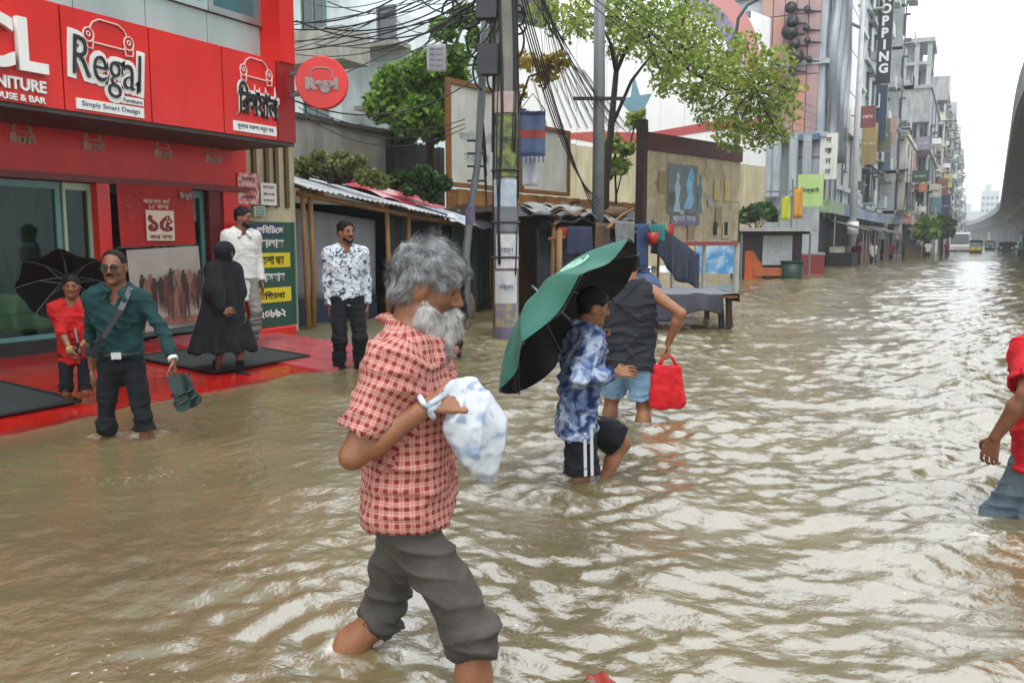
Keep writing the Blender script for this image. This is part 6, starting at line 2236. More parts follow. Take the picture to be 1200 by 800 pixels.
# ---- cloth and skin materials
def clothmat(name, kind, cols, scale=1., rough=.85, wrinkle=.35, params=()):
    if name in MATS:
        return MATS[name]
    m = bpy.data.materials.new(name)
    m.use_nodes = True
    n, l = m.node_tree.nodes, m.node_tree.links
    b = n['Principled BSDF']
    b.inputs['Roughness'].default_value = rough
    b.inputs['Specular IOR Level'].default_value = .25
    b.inputs['Sheen Weight'].default_value = .02
    uvn = n.new('ShaderNodeTexCoord')
    cols = [lin(c) for c in cols]

    def math(op, a, b_=None):
        q = n.new('ShaderNodeMath')
        q.operation = op
        for i, x in enumerate((a, b_)):
            if x is None:
                continue
            if isinstance(x, (int, float)):
                q.inputs[i].default_value = x
            else:
                l.new(x, q.inputs[i])
        return q.outputs[0]

    def mix(f, a, c):
        q = n.new('ShaderNodeMixRGB')
        for i, x in enumerate((f, a, c)):
            if isinstance(x, (int, float)):
                q.inputs[i].default_value = x
            elif isinstance(x, tuple):
                q.inputs[i].default_value = x
            else:
                l.new(x, q.inputs[i])
        return q.outputs[0]
    wob = n.new('ShaderNodeTexNoise')
    wob.inputs['Scale'].default_value = 9
    l.new(uvn.outputs['Object'], wob.inputs['Vector'])
    sep = n.new('ShaderNodeSeparateXYZ')
    l.new(uvn.outputs['UV'], sep.inputs[0])
    if kind == 'plaid':
        wv = math('MULTIPLY', math('SUBTRACT', wob.outputs['Fac'], .5), .012)
        U, Vv = math('ADD', sep.outputs[0], wv), math('ADD', sep.outputs[1], wv)

        def stripe(x, per, duty, off=0.):
            fr = math('FRACT', math('ADD', math('DIVIDE', x, per), off))
            return math('LESS_THAN', fr, duty)
        per = .029*scale
        s1 = math('ADD', stripe(U, per, .46), stripe(Vv, per, .46))
        base = mix(math('MULTIPLY', s1, .5), cols[0], cols[1])
        both = math('MULTIPLY', stripe(U, per, .46), stripe(Vv, per, .46))
        col = mix(math('MULTIPLY', both, .7), base, cols[2])
        t2 = math('MAXIMUM', stripe(U, per, .09, .31), stripe(Vv, per, .09, .31))
        col = mix(math('MULTIPLY', t2, .5), col, cols[1])
    elif kind in ('blots', 'tiedye'):
        no = n.new('ShaderNodeTexNoise')
        no.inputs['Scale'].default_value = params[0]
        no.inputs['Detail'].default_value = 2.5
        no.inputs['Distortion'].default_value = 1.2
        l.new(uvn.outputs['Object'], no.inputs['Vector'])
        r = n.new('ShaderNodeValToRGB')
        r.color_ramp.elements[0].position = params[1]
        r.color_ramp.elements[1].position = params[2]
        r.color_ramp.elements[0].color = cols[0]
        r.color_ramp.elements[1].color = cols[-1]
        if len(cols) == 3:
            e = r.color_ramp.elements.new((params[1]+params[2])/2)
            e.color = cols[1]
        l.new(no.outputs['Fac'], r.inputs['Fac'])
        col = r.outputs['Color']
        if kind == 'tiedye':
            vo = n.new('ShaderNodeTexVoronoi')
            vo.inputs['Scale'].default_value = params[3]
            l.new(uvn.outputs['Object'], vo.inputs['Vector'])
            rr = n.new('ShaderNodeValToRGB')
            rr.color_ramp.elements[0].position = .12
            rr.color_ramp.elements[1].position = .38
            rr.color_ramp.elements[0].color = (1, 1, 1, 1)
            rr.color_ramp.elements[1].color = (0, 0, 0, 1)
            l.new(vo.outputs['Distance'], rr.inputs['Fac'])
            col = mix(rr.outputs['Color'], col, cols[0])
    elif kind == 'spots':
        vo = n.new('ShaderNodeTexVoronoi')
        vo.inputs['Scale'].default_value = params[0]
        mp = n.new('ShaderNodeMapping')
        mp.inputs['Rotation'].default_value = (.5, .6, .7)
        mp.inputs['Scale'].default_value = (1, 1, .6)
        l.new(uvn.outputs['Object'], mp.inputs['Vector'])
        l.new(mp.outputs['Vector'], vo.inputs['Vector'])
        rr = n.new('ShaderNodeValToRGB')
        rr.color_ramp.elements[0].position = params[1]
        rr.color_ramp.elements[1].position = params[1]+.12
        rr.color_ramp.elements[0].color = cols[1]
        rr.color_ramp.elements[1].color = cols[0]
        l.new(vo.outputs['Distance'], rr.inputs['Fac'])
        col = rr.outputs['Color']
    else:
        no = n.new('ShaderNodeTexNoise')
        no.inputs['Scale'].default_value = 7
        no.inputs['Detail'].default_value = 5
        l.new(uvn.outputs['Object'], no.inputs['Vector'])
        r = n.new('ShaderNodeValToRGB')
        r.color_ramp.elements[0].position = .35
        r.color_ramp.elements[1].position = .65
        r.color_ramp.elements[0].color = cols[0]
        r.color_ramp.elements[1].color = cols[-1]
        l.new(no.outputs['Fac'], r.inputs['Fac'])
        col = r.outputs['Color']
    l.new(col, b.inputs['Base Color'])
    t2 = n.new('ShaderNodeTexNoise')
    t2.inputs['Scale'].default_value = 20
    t2.inputs['Detail'].default_value = 7
    t2.inputs['Distortion'].default_value = 1.1
    l.new(uvn.outputs['Object'], t2.inputs['Vector'])
    t3 = n.new('ShaderNodeTexNoise')
    t3.inputs['Scale'].default_value = 420
    l.new(uvn.outputs['Object'], t3.inputs['Vector'])
    bp = n.new('ShaderNodeBump')
    bp.inputs['Strength'].default_value = wrinkle
    bp.inputs['Distance'].default_value = .012
    l.new(math('ADD', t2.outputs['Fac'], math('MULTIPLY', t3.outputs['Fac'], .12)), bp.inputs['Height'])
    l.new(bp.outputs['Normal'], b.inputs['Normal'])
    MATS[name] = m
    return m


def skinmat(name, c1, c2):
    return mat(name, c1, c2, 14, .42, bump=.22, bscale=190, spec=.4, sss=.05, contrast=.18, grime=.25, gcol='#4a2a1c', gscale=9)


SKIN1 = skinmat('skin_brown', '#85573b', '#9a6a4b')
SKIN2 = skinmat('skin_dark_brown', '#714832', '#875b41')
SKIN3 = skinmat('skin_tan', '#a06f4b', '#b3825c')
EYEW = mat('eye_white', '#b9b2a6', None, 3, .3)
EYED = mat('eye_dark', '#120c08', None, 3, .2)
HAIRB = mat('hair_black', '#070606', '#0d0b0a', 60, .6, bump=.5, bscale=120, spec=.25)
LIP = mat('lip_brown', '#6e3a2c', None, 3, .5)


def ik(S, T, l1, l2, hint):
    S, T, hint = A3(S), A3(T), unit(hint)
    d = T-S
    L = np.linalg.norm(d)
    Lc = min(L, (l1+l2)*.995)
    u = d/max(L, 1e-6)
    T = S+u*Lc
    a = (l1*l1-l2*l2+Lc*Lc)/(2*Lc)
    hgt = math.sqrt(max(l1*l1-a*a, 0))
    n = unit(hint-u*(hint@u))
    return S+u*a+n*hgt, T


def frame_from(fwd, up=(0, 0, 1)):
    f = unit(fwd)
    s = unit(np.cross(f, up))
    return f, s, np.cross(s, f)               # forward, right, up


def hand_ops(W, d, palm, thumb, L, curl=(.5, .6, .5), spread=.5, side_curl=None):
    """wrist W, finger direction d, palm normal, thumb side; L hand length"""
    d = unit(d)
    palm = unit(A3(palm)-d*(A3(palm)@d))
    th = unit(A3(thumb)-d*(A3(thumb)@d)-palm*(A3(thumb)@palm))
    ops = []
    pl = L*.5
    for q in (.36, .12, -.12, -.34):
        ops.append(('+', rc(W+th*q*L*.28, W+d*pl*(.98-.05*abs(q-.1))+th*q*L*.56, L*.062, L*.056, palm, .8), L*.05))
    lens = {.36: .44, .12: .5, -.12: .46, -.34: .35}
    for i, q in enumerate((.36, .12, -.12, -.34)):
        K = W+d*pl*(.98-.05*abs(q-.1))+th*q*L*.56
        a = 0
        p = K
        dir0 = unit(d+th*q*spread*.25)
        r = L*.052
        for s, (fr_, cv) in enumerate(zip((.45, .32, .23), curl)):
            a += cv*(1+.12*i)
            dd = dir0*cos(a)+palm*sin(a)
            p2 = p+dd*lens[q]*L*fr_
            ops.append(('+', rc(p, p2, r, r*.9), L*.012))
            p, r = p2, r*.9
    b0 = W+d*L*.12+th*L*.16
    b1 = b0+unit(d*.6+th*.75+palm*.35)*L*.22
    b2 = b1+unit(d*.85+th*.25+palm*.5)*L*.18
    b3 = b2+unit(d*.9-th*.1+palm*.55)*L*.13
    ops += [('+', rc(b0, b1, L*.075, L*.06), L*.05), ('+', rc(b1, b2, L*.058, L*.052), L*.012), ('+', rc(b2, b3, L*.052, L*.042), L*.012)]
    return ops


def head_ops(C, f, s, u, hh, detail=True):
    """C: chin-to-crown centre base (chin level), hh head height"""
    P = lambda a, b, c: C+s*(a*hh)+f*(b*hh)+u*(c*hh)
    M = np.stack([s, f, u], 1)
    E = lambda a, b, c, ra, rb, rc_: ell(P(a, b, c), (ra*hh, rb*hh, rc_*hh), M)
    k = hh
    ops = [('+', E(0, -.06, .66, .325, .41, .335), 0), ('+', E(0, .12, .44, .27, .28, .36), .12*k),
           ('+', rc(P(-.17, .04, .20), P(-.05, .27, .08), .10*k, .075*k), .10*k), ('+', rc(P(.17, .04, .20), P(.05, .27, .08), .10*k, .075*k), .10*k),
           ('+', rc(P(-.04, .29, .07), P(.04, .29, .07), .075*k), .06*k)]
    if detail:
        ops += [('+', rc(P(-.16, .335, .565), P(-.03, .375, .56), .04*k), .05*k), ('+', rc(P(.16, .335, .565), P(.03, .375, .56), .04*k), .05*k),
                ('-', E(-.135, .44, .50, .085, .09, .055), .05*k), ('-', E(.135, .44, .50, .085, .09, .055), .05*k),
                ('+', E(-.135, .315, .50, .062, .062, .055), .02*k), ('+', E(.135, .315, .50, .062, .062, .055), .02*k),
                ('+', E(-.19, .25, .38, .08, .09, .08), .08*k), ('+', E(.19, .25, .38, .08, .09, .08), .08*k)]
    ops += [('+', rc(P(0, .375, .54), P(0, .475, .365), .034*k, .05*k), .035*k), ('+', E(-.06, .415, .345, .04, .05, .036), .02*k), ('+', E(.06, .415, .345, .04, .05, .036), .02*k)]
    if detail:
        ops += [('+', rc(P(-.09, .345, .235), P(.09, .345, .235), .026*k, .026*k), .03*k), ('+', rc(P(-.075, .345, .195), P(.075, .345, .195), .030*k, .030*k), .025*k),
                ('-', rc(P(-.10, .385, .215), P(.10, .385, .215), .008*k), .015*k)]
    for q in (-1, 1):
        Me = np.stack([s, unit(f+s*q*.35), u], 1)
        ops += [('+', ell(P(q*.335, -.03, .47), (.045*k, .09*k, .145*k), Me), .03*k), ('-', ell(P(q*.385, -.005, .48), (.03*k, .045*k, .08*k), Me), .03*k)]
    return ops


class Person:
    """a posed figure. Body frame: x right, y forward, z up from the feet's ground; heading turns it in the picture plane"""
    def __init__(s, label, loc, heading, H, hips=None, lean=0., side=0., head=(0, 0, 0), feet=None, hands=None, elbow=None, slim=1., twist=0., group=None, hipz=None, knee=None):
        s.root = thing('person', label, 'person', loc, YAW-heading, group)
        s.H = H
        s.k = slim
        hz = hipz or .515*H
        s.pel = A3((0, 0, hz))
        ld = unit((sin(side), sin(lean), cos(lean)*cos(side)))
        tw = lambda v, a: A3((v[0]*cos(a)-v[1]*sin(a), v[0]*sin(a)+v[1]*cos(a), v[2]))
        s.up = ld
        s.fw = tw((0, 1, 0), twist)
        s.fw = unit(s.fw-ld*(s.fw@ld))
        s.rt = np.cross(s.fw, s.up)
        s.chest = s.pel+ld*.21*H
        s.neck = s.pel+ld*.315*H+s.fw*(-.005*H)
        s.sh = {q: s.pel+ld*.284*H+s.rt*q*.100*H*(.45+.55*slim) for q in (-1, 1)}
        s.hip = {q: s.pel+A3((q*.052*H, 0, 0)) for q in (-1, 1)}
        yaw, pit, roll = head
        f = tw(s.fw, -yaw)
        f = unit(f*cos(pit)-np.array((0, 0, 1))*sin(pit))
        s.hf = f
        s.hs = unit(np.cross(f, (sin(roll), 0, cos(roll))))
        s.hu = np.cross(s.hs, s.hf)
        s.hh = .132*H
        s.hC = s.neck+ld*.020*H+f*.018*H-s.hu*.0*H            # chin base point (below skull)
        s.hC = s.hC+s.hu*.012*H
        s.feet = feet or {-1: (-.06*H, 0, .045*H), 1: (.06*H, 0, .045*H)}
        s.ank, s.kn = {}, {}
        for q in (-1, 1):
            s.kn[q], s.ank[q] = ik(s.hip[q], s.feet[q], .245*H, .243*H, (knee or {}).get(q, (q*.08, 1, 0)))
        s.el, s.wr = {}, {}
        for q in (-1, 1):
            tgt = (hands or {}).get(q) or (q*.17*H, .02*H, .47*H)
            s.el[q], s.wr[q] = ik(s.sh[q], tgt, .172*H, .150*H, (elbow or {}).get(q, (q*.35, -1, -.1)))

    def body(s, skin, h, hand={}, feet=True, head_detail=True, neck=True):
        H, k = s.H, s.k
        ops = head_ops(s.hC, s.hf, s.hs, s.hu, s.hh, head_detail)
        hb = s.hC+s.hu*s.hh*.36-s.hf*s.hh*.10
        ops += [('+', rc(s.neck-s.up*.02*H, hb, .036*H, .034*H), .03*H)]
        ops += [('+', rc(s.neck-s.up*.012*H-s.rt*.03*H, s.sh[-1]-s.up*.012*H, .03*H, .034*H), .03*H), ('+', rc(s.neck-s.up*.012*H+s.rt*.03*H, s.sh[1]-s.up*.012*H, .03*H, .034*H), .03*H)]
        ops += [('+', rc(s.chest-s.rt*.045*H, s.chest+s.rt*.045*H, .048*H*k, None, s.fw, .74), .03*H), ('+', rc(s.pel+s.up*.02*H, s.chest+s.up*.03*H, .053*H*k, .056*H*k, s.fw, .8), .03*H),
                ('+', rc(s.hip[-1]+s.up*.015*H, s.hip[1]+s.up*.015*H, .044*H*k, None, s.fw, .9), .02*H)]
        for q in (-1, 1):
            S, E_, W, = s.sh[q], s.el[q], s.wr[q]
            ops += [('+', rc(S, E_, .029*H*k, .0225*H*k), .03*H), ('+', rc(E_, E_+(W-E_)*.3, .022*H*k, .0245*H*k), .01*H), ('+', rc(E_+(W-E_)*.3, W, .0245*H*k, .0150*H), .012*H)]
            hd_ = hand.get(q, {})
            d = hd_.get('d', unit(W-E_))
            palm = hd_.get('palm', s.rt*-q)
            thumb = hd_.get('thumb', s.fw)
            ops += hand_ops(W+unit(d)*.006*H, d, palm, thumb, .108*H, hd_.get('curl', (.35, .45, .3)))
            A, K, G = s.hip[q], s.kn[q], s.ank[q]
            ops += [('+', rc(A, K, .041*H*k, .031*H*k), .02*H), ('+', rc(K, K+(G-K)*.3-s.fw*.012*H, .031*H*k, .0315*H*k), .02*H), ('+', rc(K+(G-K)*.3-s.fw*.010*H, G, .0315*H*k, .020*H), .02*H)]
            if feet:
                ft = unit(A3((G-K)[0:2].tolist()+[0])*0+A3((q*.12, 1, 0)))
                ops += [('+', rc(G-ft*.02*H-A3((0, 0, .02*H)), G+ft*.09*H-A3((0, 0, .03*H)), .024*H, .018*H), .02*H), ('+', rc(G+ft*.06*H-A3((0, 0, .03*H)), G+ft*.115*H-A3((0, 0, .033*H)), .02*H, .012*H), .015*H)]
        s.ops_body = ops
        s.bodyo, _, _ = part_sdf('body', ops, h, skin, s.root)
        P = lambda a, b, c: Vector(s.hC+s.hs*(a*s.hh)+s.hf*(b*s.hh)+s.hu*(c*s.hh))
        for q in (-1, 1):
            m = MB()
            m.tube([P(q*.135, .368, .50), P(q*.135, .382, .50)], [.034*s.hh, .026*s.hh], 10)
            m.build('eye', EYED, s.root, local=True, smooth=True)
            MB().tube([P(q*.05, .405, .575), P(q*.13, .40, .60), P(q*.21, .345, .575)], [.016*s.hh, .022*s.hh, .01*s.hh], 6).build('eyebrow', s.browm if hasattr(s, 'browm') else HAIRB, s.root, local=True, smooth=True)
        MB().tube([P(-.085, .362, .213), P(-.03, .385, .222), P(.03, .385, .222), P(.085, .362, .213)], [.008*s.hh, .018*s.hh, .018*s.hh, .008*s.hh], 6).build('lips', LIP, s.root, local=True, smooth=True)
        return s

    def hair(s, material, h, vol=.04, line=.60, back=.18, fringe=.0, name='hair', side=.42, lump=.012, top=.0):
        """cap of hair: a swollen cranium cut along the hairline"""
        hh, C, f, sd, u = s.hh, s.hC, s.hf, s.hs, s.hu
        M = np.stack([sd, f, u], 1)
        P = lambda a, b, c: C+sd*(a*hh)+f*(b*hh)+u*(c*hh)
        ops = [('+', ell(P(0, -.06, .66+top*.5), ((.325+vol)*hh, (.41+vol)*hh, (.335+vol+top)*hh), M), 0),
               ('+', ell(P(0, -.22, .42), ((.27+vol*.6)*hh, (.20+vol*.6)*hh, .26*hh), M), .1*hh)]
        # keep what lies above/behind the hairline
        ops += [('-', ell(P(0, .36, line-.36), (.36*hh, .34*hh, .44*hh), M), .05*hh)]
        ops += [('-', half(P(0, 0, back), u), .03*hh)]
        for q in (-1, 1):
            ops += [('-', ell(P(q*.36, .10, .33), (.14*hh, .20*hh, .26*hh), M), .04*hh)]
        sc = 26/ (hh/.22)
        dfn = lambda V: lump*hh/.22*(vnoise(V*sc, 3)+.6*vnoise(V*sc*2.3, 5))
        o, V, F = part_sdf(name, ops, h, material, s.root, disp=dfn)
        s.hairV, s.hairF = V, F
        return o

    # ---- clothes
    def shirt(s, material, h, hem, sleeve='short', loose=1., collar=True, fold=.006, open_v=.0, name='shirt', waist=1., seed=0, flat=.74, tuck=False):
        H, k = s.H, s.k*loose
        ks = max(k, s.k*1.06)
        hemp = s.pel+s.up*hem*H
        ops = [('+', rc(s.chest-s.rt*.052*H, s.chest+s.rt*.052*H, .074*H*k, None, s.fw, flat), 0),
               ('+', rc(s.chest+s.up*.055*H-s.rt*.06*H, s.chest+s.up*.055*H+s.rt*.06*H, .056*H*k, None, s.fw, flat), .03*H),
               ('+', rc(hemp-s.up*.06*H-s.rt*.030*H*waist, s.chest-s.rt*.032*H, .074*H*k*waist, .076*H*k, s.fw, flat+.06), .02*H),
               ('+', rc(hemp-s.up*.06*H+s.rt*.030*H*waist, s.chest+s.rt*.032*H, .074*H*k*waist, .076*H*k, s.fw, flat+.06), .02*H)]
        for q in (-1, 1):
            ops.append(('+', rc(s.neck-s.up*.005*H+s.rt*q*.03*H, s.sh[q]-s.up*.006*H, .034*H, .043*H*(.6+.4*loose)), .04*H))
        bones = [(s.pel, s.neck, s.fw, .09*H)]
        cuts = []
        for q in (-1, 1):
            S, E_, W = s.sh[q], s.el[q], s.wr[q]
            if sleeve == 'short':
                e = S+(E_-S)*.78
                ops.append(('+', cone(S-(E_-S)*.02, e, .039*H*ks, .041*H*ks), .025*H))
                cuts.append(('-', cone(e-(E_-S)*.10, e+(E_-S)*.1, .0365*H*ks, .0365*H*ks), 0))
                bones.append((S+(E_-S)*.12, E_, s.fw, .045*H))
            elif sleeve == 'long':
                e = E_+(W-E_)*.93
                ops.append(('+', rc(S, E_, .0345*H*ks, .030*H*ks), .02*H))
                ops.append(('+', cone(E_-(W-E_)*.03, e, .031*H*ks, .024*H*ks), .012*H))
                ops.append(('+', cone(e-unit(W-E_)*.022*H, e+unit(W-E_)*.002*H, (.0255*H*ks), (.0255*H*ks)), .004*H))
                cuts.append(('-', cone(e-(W-E_)*.10, e+(W-E_)*.1, .0215*H*ks, .0215*H*ks), 0))
                bones += [(S+(E_-S)*.12, E_, s.fw, .04*H), (E_, W, s.fw, .032*H)]
            elif sleeve == 'roll':
                e = E_+(W-E_)*.2
                ops.append(('+', rc(S, E_, .037*H*ks, .032*H*ks), .02*H))
                ops.append(('+', cone(E_-(W-E_)*.03, e, .032*H*ks, .032*H*ks), .012*H))
                bones += [(S+(E_-S)*.12, E_, s.fw, .04*H)]
            else:
                cuts.append(('-', rc(s.sh[q]+s.rt*q*.03*H, s.sh[q]+s.rt*q*.05*H-s.up*.08*H, .052*H), .01*H))
        nb = s.neck+s.up*.022*H+s.fw*.012*H
        ops.append(('-', rc(nb-s.up*.035*H, nb+s.up*.1*H, .037*H, .06*H), .006*H))
        if sleeve == 'none':
            ops.append(('-', ell(s.neck+s.fw*.03*H, (.055*H, .05*H, .06*H), np.stack([s.rt, s.fw, s.up], 1)), .01*H))
        ops.append(('-', half(hemp, s.up), .0))
        ops += cuts
        if collar:
            for q in (-1, 1):
                a0 = s.neck+s.up*.028*H-s.fw*.044*H
                a1 = s.neck+s.up*.022*H+s.rt*q*.048*H-s.fw*.004*H
                a2 = s.neck-s.up*.008*H+s.rt*q*.026*H+s.fw*.056*H
                a3 = s.neck-s.up*.036*H+s.rt*q*.040*H+s.fw*.068*H
                for a, b in ((a0, a1), (a1, a2), (a2, a3)):
                    ops.append(('+', rc(a, b, .0105*H), .006*H))
            for i in range(5):
                ops.append(('+', ell(s.neck-s.up*(.055+.045*i)*H+s.fw*(.067+.004*i)*H, (.004*H,)*3), .002*H))
        R = np.stack([s.rt, s.fw, s.up], 1)

        def disp(V):
            Q = (V-s.pel)@R/H
            a = vnoise(np.stack([Q[:, 0]*9+Q[:, 2]*7, Q[:, 1]*9, Q[:, 2]*5], 1), 20+seed)
            b = vnoise(np.stack([Q[:, 0]*17-Q[:, 2]*16, Q[:, 1]*15, Q[:, 2]*24], 1), 30+seed)
            c = vnoise(Q*46, 40+seed)
            d_ = vnoise(np.stack([Q[:, 0]*12+Q[:, 2]*13, Q[:, 1]*12, Q[:, 2]*15-Q[:, 0]*9], 1), 45+seed)
            return fold*H/1.65*(.8*a+1.5*((1-np.abs(b))**3-.35)+1.2*((1-np.abs(d_))**4-.25)+.2*c)
        o, V, F = part_sdf(name, ops, h, material, s.root, bones, disp)
        return o

    def trousers(s, material, h, length=.9, loose=1., fold=.005, name='trousers', cuff=.0, waist=.06, seed=0, crotch=.0, flare=1.):
        """length: 0 hip .. .5 knee .. 1 ankle"""
        H, k = s.H, s.k*loose
        top_ = s.pel+s.up*waist*H
        k0 = s.k
        ops = [('+', rc(s.hip[-1]*.8+s.pel*.2+s.up*.005*H, s.hip[1]*.8+s.pel*.2+s.up*.005*H, .064*H*k0, None, s.fw, .95), 0), ('+', rc(s.pel-s.rt*.026*H, top_-s.rt*.026*H, .056*H*k0, .049*H*k0, s.fw, .86), .02*H), ('+', rc(s.pel+s.rt*.026*H, top_+s.rt*.026*H, .056*H*k0, .049*H*k0, s.fw, .86), .02*H),
               ('+', rc(s.pel-s.up*(.05+crotch)*H, s.pel, .045*H*k, .055*H*k0), .03*H)]
        bones = [(s.pel-s.up*.05*H, s.pel+s.up*.1*H, s.fw, .1*H)]
        cuts = []
        for q in (-1, 1):
            A, K, G = s.hip[q], s.kn[q], s.ank[q]
            if length <= .5:
                e = A+(K-A)*length/.5
                ops.append(('+', rc(A, A+(K-A)*.3, .056*H*k, .054*H*k), .02*H))
                ops.append(('+', cone(A+(K-A)*.1, e, .054*H*k, .046*H*k*flare), .015*H))
                d = unit(K-A)
                cuts.append(('-', cone(e-d*.03*H, e+d*.03*H, .041*H*k*flare, .041*H*k*flare), 0))
                bones.append((A, K, s.fw, .06*H))
            else:
                e = K+(G-K)*(length-.5)/.5
                d = unit(G-K)
                ops.append(('+', rc(A, K, .056*H*k, .043*H*k), .02*H))
                ops.append(('+', cone(K-d*.02*H, e, .043*H*k, (.037 if length < .8 else .033)*H*k*flare), .015*H))
                rr = (.037 if length < .8 else .033)*H*k*flare
                if cuff:
                    ops.append(('+', cone(e-d*cuff*H, e+d*.004*H, rr*1.16, rr*1.16), .006*H))
                    ops.append(('+', cone(e-d*cuff*.55*H, e+d*.002*H, rr*1.24, rr*1.24), .004*H))
                cuts.append(('-', cone(e-d*.025*H, e+d*.03*H, rr*.92, rr*.92), 0))
                bones += [(A, K, s.fw, .06*H), (K, G, s.fw, .045*H)]
        ops.append(('-', half(top_, -s.up), 0))
        ops += cuts
        R = np.stack([s.rt, s.fw, s.up], 1)

        def disp(V):
            Q = (V-s.pel)@R/H
            a = vnoise(np.stack([Q[:, 0]*10, Q[:, 1]*10, Q[:, 2]*9], 1), 50+seed)
            b = vnoise(np.stack([Q[:, 0]*14+Q[:, 2]*8, Q[:, 1]*14+Q[:, 2]*10, Q[:, 2]*30], 1), 60+seed)
            low = np.clip(-Q[:, 2]*4, .4, 1.3)
            return fold*H/1.65*(1.0*a+2.2*low*((1-np.abs(b))**3-.35))
        o, V, F = part_sdf(name, ops, h, material, s.root, bones, disp)
        return o


def strands(name, V, F, n, length, width, direct, material, parent, seed, mask=None, curl=.3, lift=.3, flowscale=26.):
    """hair as many short curved ribbons rooted on a surface"""
    r = np.random.default_rng(seed)
    C = V[F].mean(1)
    N = np.cross(V[F[:, 2]]-V[F[:, 0]], V[F[:, 3]]-V[F[:, 1]])
    ar = np.linalg.norm(N, axis=1)
    N = N/np.maximum(ar, 1e-12)[:, None]
    if mask is not None:
        ar = ar*mask(C)
    idx = r.choice(len(C), n, p=ar/ar.sum())
    p, nn = C[idx]+r.normal(size=(n, 3))*.003, N[idx]
    flow = np.stack([vnoise(p*flowscale+11.3*k, 60+k) for k in range(3)], 1)
    d = direct(p, nn)+flow*1.5+r.normal(size=(n, 3))*curl
    d = d-nn*np.sum(d*nn, 1)[:, None]*.9
    d = d/np.maximum(np.linalg.norm(d, axis=1), 1e-9)[:, None]
    L = length*r.uniform(.5, 1.2, n)
    side = np.cross(d, nn)
    bend = (vnoise(p*flowscale*.8+5, 71)*1.6+r.normal(size=n)*.25)[:, None]
    pts = []
    for t in (0, .35, .7, 1.):
        q = p+(d*t+nn*(lift*np.sin(t*2.4))+side*bend*(t*t)*.6)*L[:, None]
        pts.append(q)
    w0 = side*(width*r.uniform(.6, 1.3, n))[:, None]*.5
    Vs, Fs = [], []
    for i, (q, wf) in enumerate(zip(pts, (1, .95, .7, .12))):
        Vs += [q-w0*wf, q+w0*wf]
    VV = np.stack(Vs, 1).reshape(-1, 3)
    base = np.arange(n)[:, None]*8
    FF = np.concatenate([base+np.array([2*i, 2*i+1, 2*i+3, 2*i+2]) for i in range(3)])
    me = np_mesh(name, VV, FF, material)
    return link_mesh(name, me, None, parent)


def loc_at(u, v, D, z=0.):
    """ground point under picture column u at distance D"""
    p = atd(u, v, D)
    return Vector((p.x, p.y, z))


def pic(origin, u, v, D, heading):
    """picture point (u, v) at distance D in the body frame of a person at origin"""
    q = atd(u, v, D)-origin
    x, y = q.dot(RT), q.dot(FW)
    return (x*cos(heading)-y*sin(heading), x*sin(heading)+y*cos(heading), q.z)
# ---------------------------------------------------------------- people
rt, fwv = np.array(RT), np.array(FW)
GZ = -.36                                        # street surface under the water
BLKT = clothmat('black_trousers', 'plain', ['#0b0d12', '#12151b'], 1, .85, .55)
cloth_b = clothmat('umbrella_black', 'plain', ['#0a0a0c', '#0f1013'], 1, .7, .2)
CLOAK = clothmat('black_cloak', 'plain', ['#0e1013', '#15181b'], 1, .85, .5)


def umbrella(name, label, C, axis, R, depth, shaft_end, outer, lining, logo=None, roll=0.):
    """C rim centre, axis towards the tip"""
    C, ax = Vector(C), Vector(axis).normalized()
    t = thing(name, label, 'umbrella', C)
    s = ax.cross(Vector((0, 0, 1))).normalized()
    u = s.cross(ax)

    def pt(a, r, off=0.):
        sag = 1-.045*(1-cos(8*(a-roll)))*r*r           # rim scallops between the ribs
        rr = R*r*sag
        hgt = depth*(1-r**2.1)+off
        return C+s*(cos(a)*rr)+u*(sin(a)*rr)+ax*hgt
    for k in range(8):
        a0, a1 = roll+k*pi/4, roll+(k+1)*pi/4
        MB().grid(lambda p, q: pt(a0+(a1-a0)*p, .03+.97*q, -.034*R/.5*sin(pi*p)*q), 8, 10).build('canopy_panel', outer, t, smooth=True)
        MB().grid(lambda p, q: pt(a0+(a1-a0)*p, .03+.965*q, -.034*R/.5*sin(pi*p)*q-.006), 8, 10).build('lining_panel', lining, t, smooth=True)
        MB().tube([pt(a0, .03+.97*q, -.012) for q in np.linspace(0, 1, 8)], .0035, 5).build('rib', GREYM, t)
        MB().tube([C+ax*(depth*.25), pt(a0, .55, -.015)], .003, 5).build('strut', GREYM, t)
        MB().tube([pt(a0, 1, 0), pt(a0, 1.015, -.01)], .006, 5).build('rib_tip', BLACK, t)
    MB().tube([C+ax*(depth+.055), C+ax*depth, C+ax*(depth*.25), Vector(shaft_end)], [.005, .008, .007, .008], 8).build('shaft', GREYM, t, smooth=True)
    e = Vector(shaft_end)
    d = (e-C).normalized()
    MB().tube([e-d*.02, e+d*.04, e+d*.10], [.013, .016, .014], 8).build('handle', BLACK, t, smooth=True)
    if logo is not None:
        a = roll+(logo+.5)*pi/4
        for rr_, nm in ((.10, 'logo_ring'), (.055, 'logo_mark')):
            P = []
            for b in np.linspace(0, 2*pi, 25):
                P.append(pt(a+rr_*1.5*cos(b)/.6, .62+rr_*1.3*sin(b), .004-.02))
            MB().tube(P, .006, 5).build(nm, mat('logo_pale', '#9fc9b8', None, 3, .6), t)
    return t


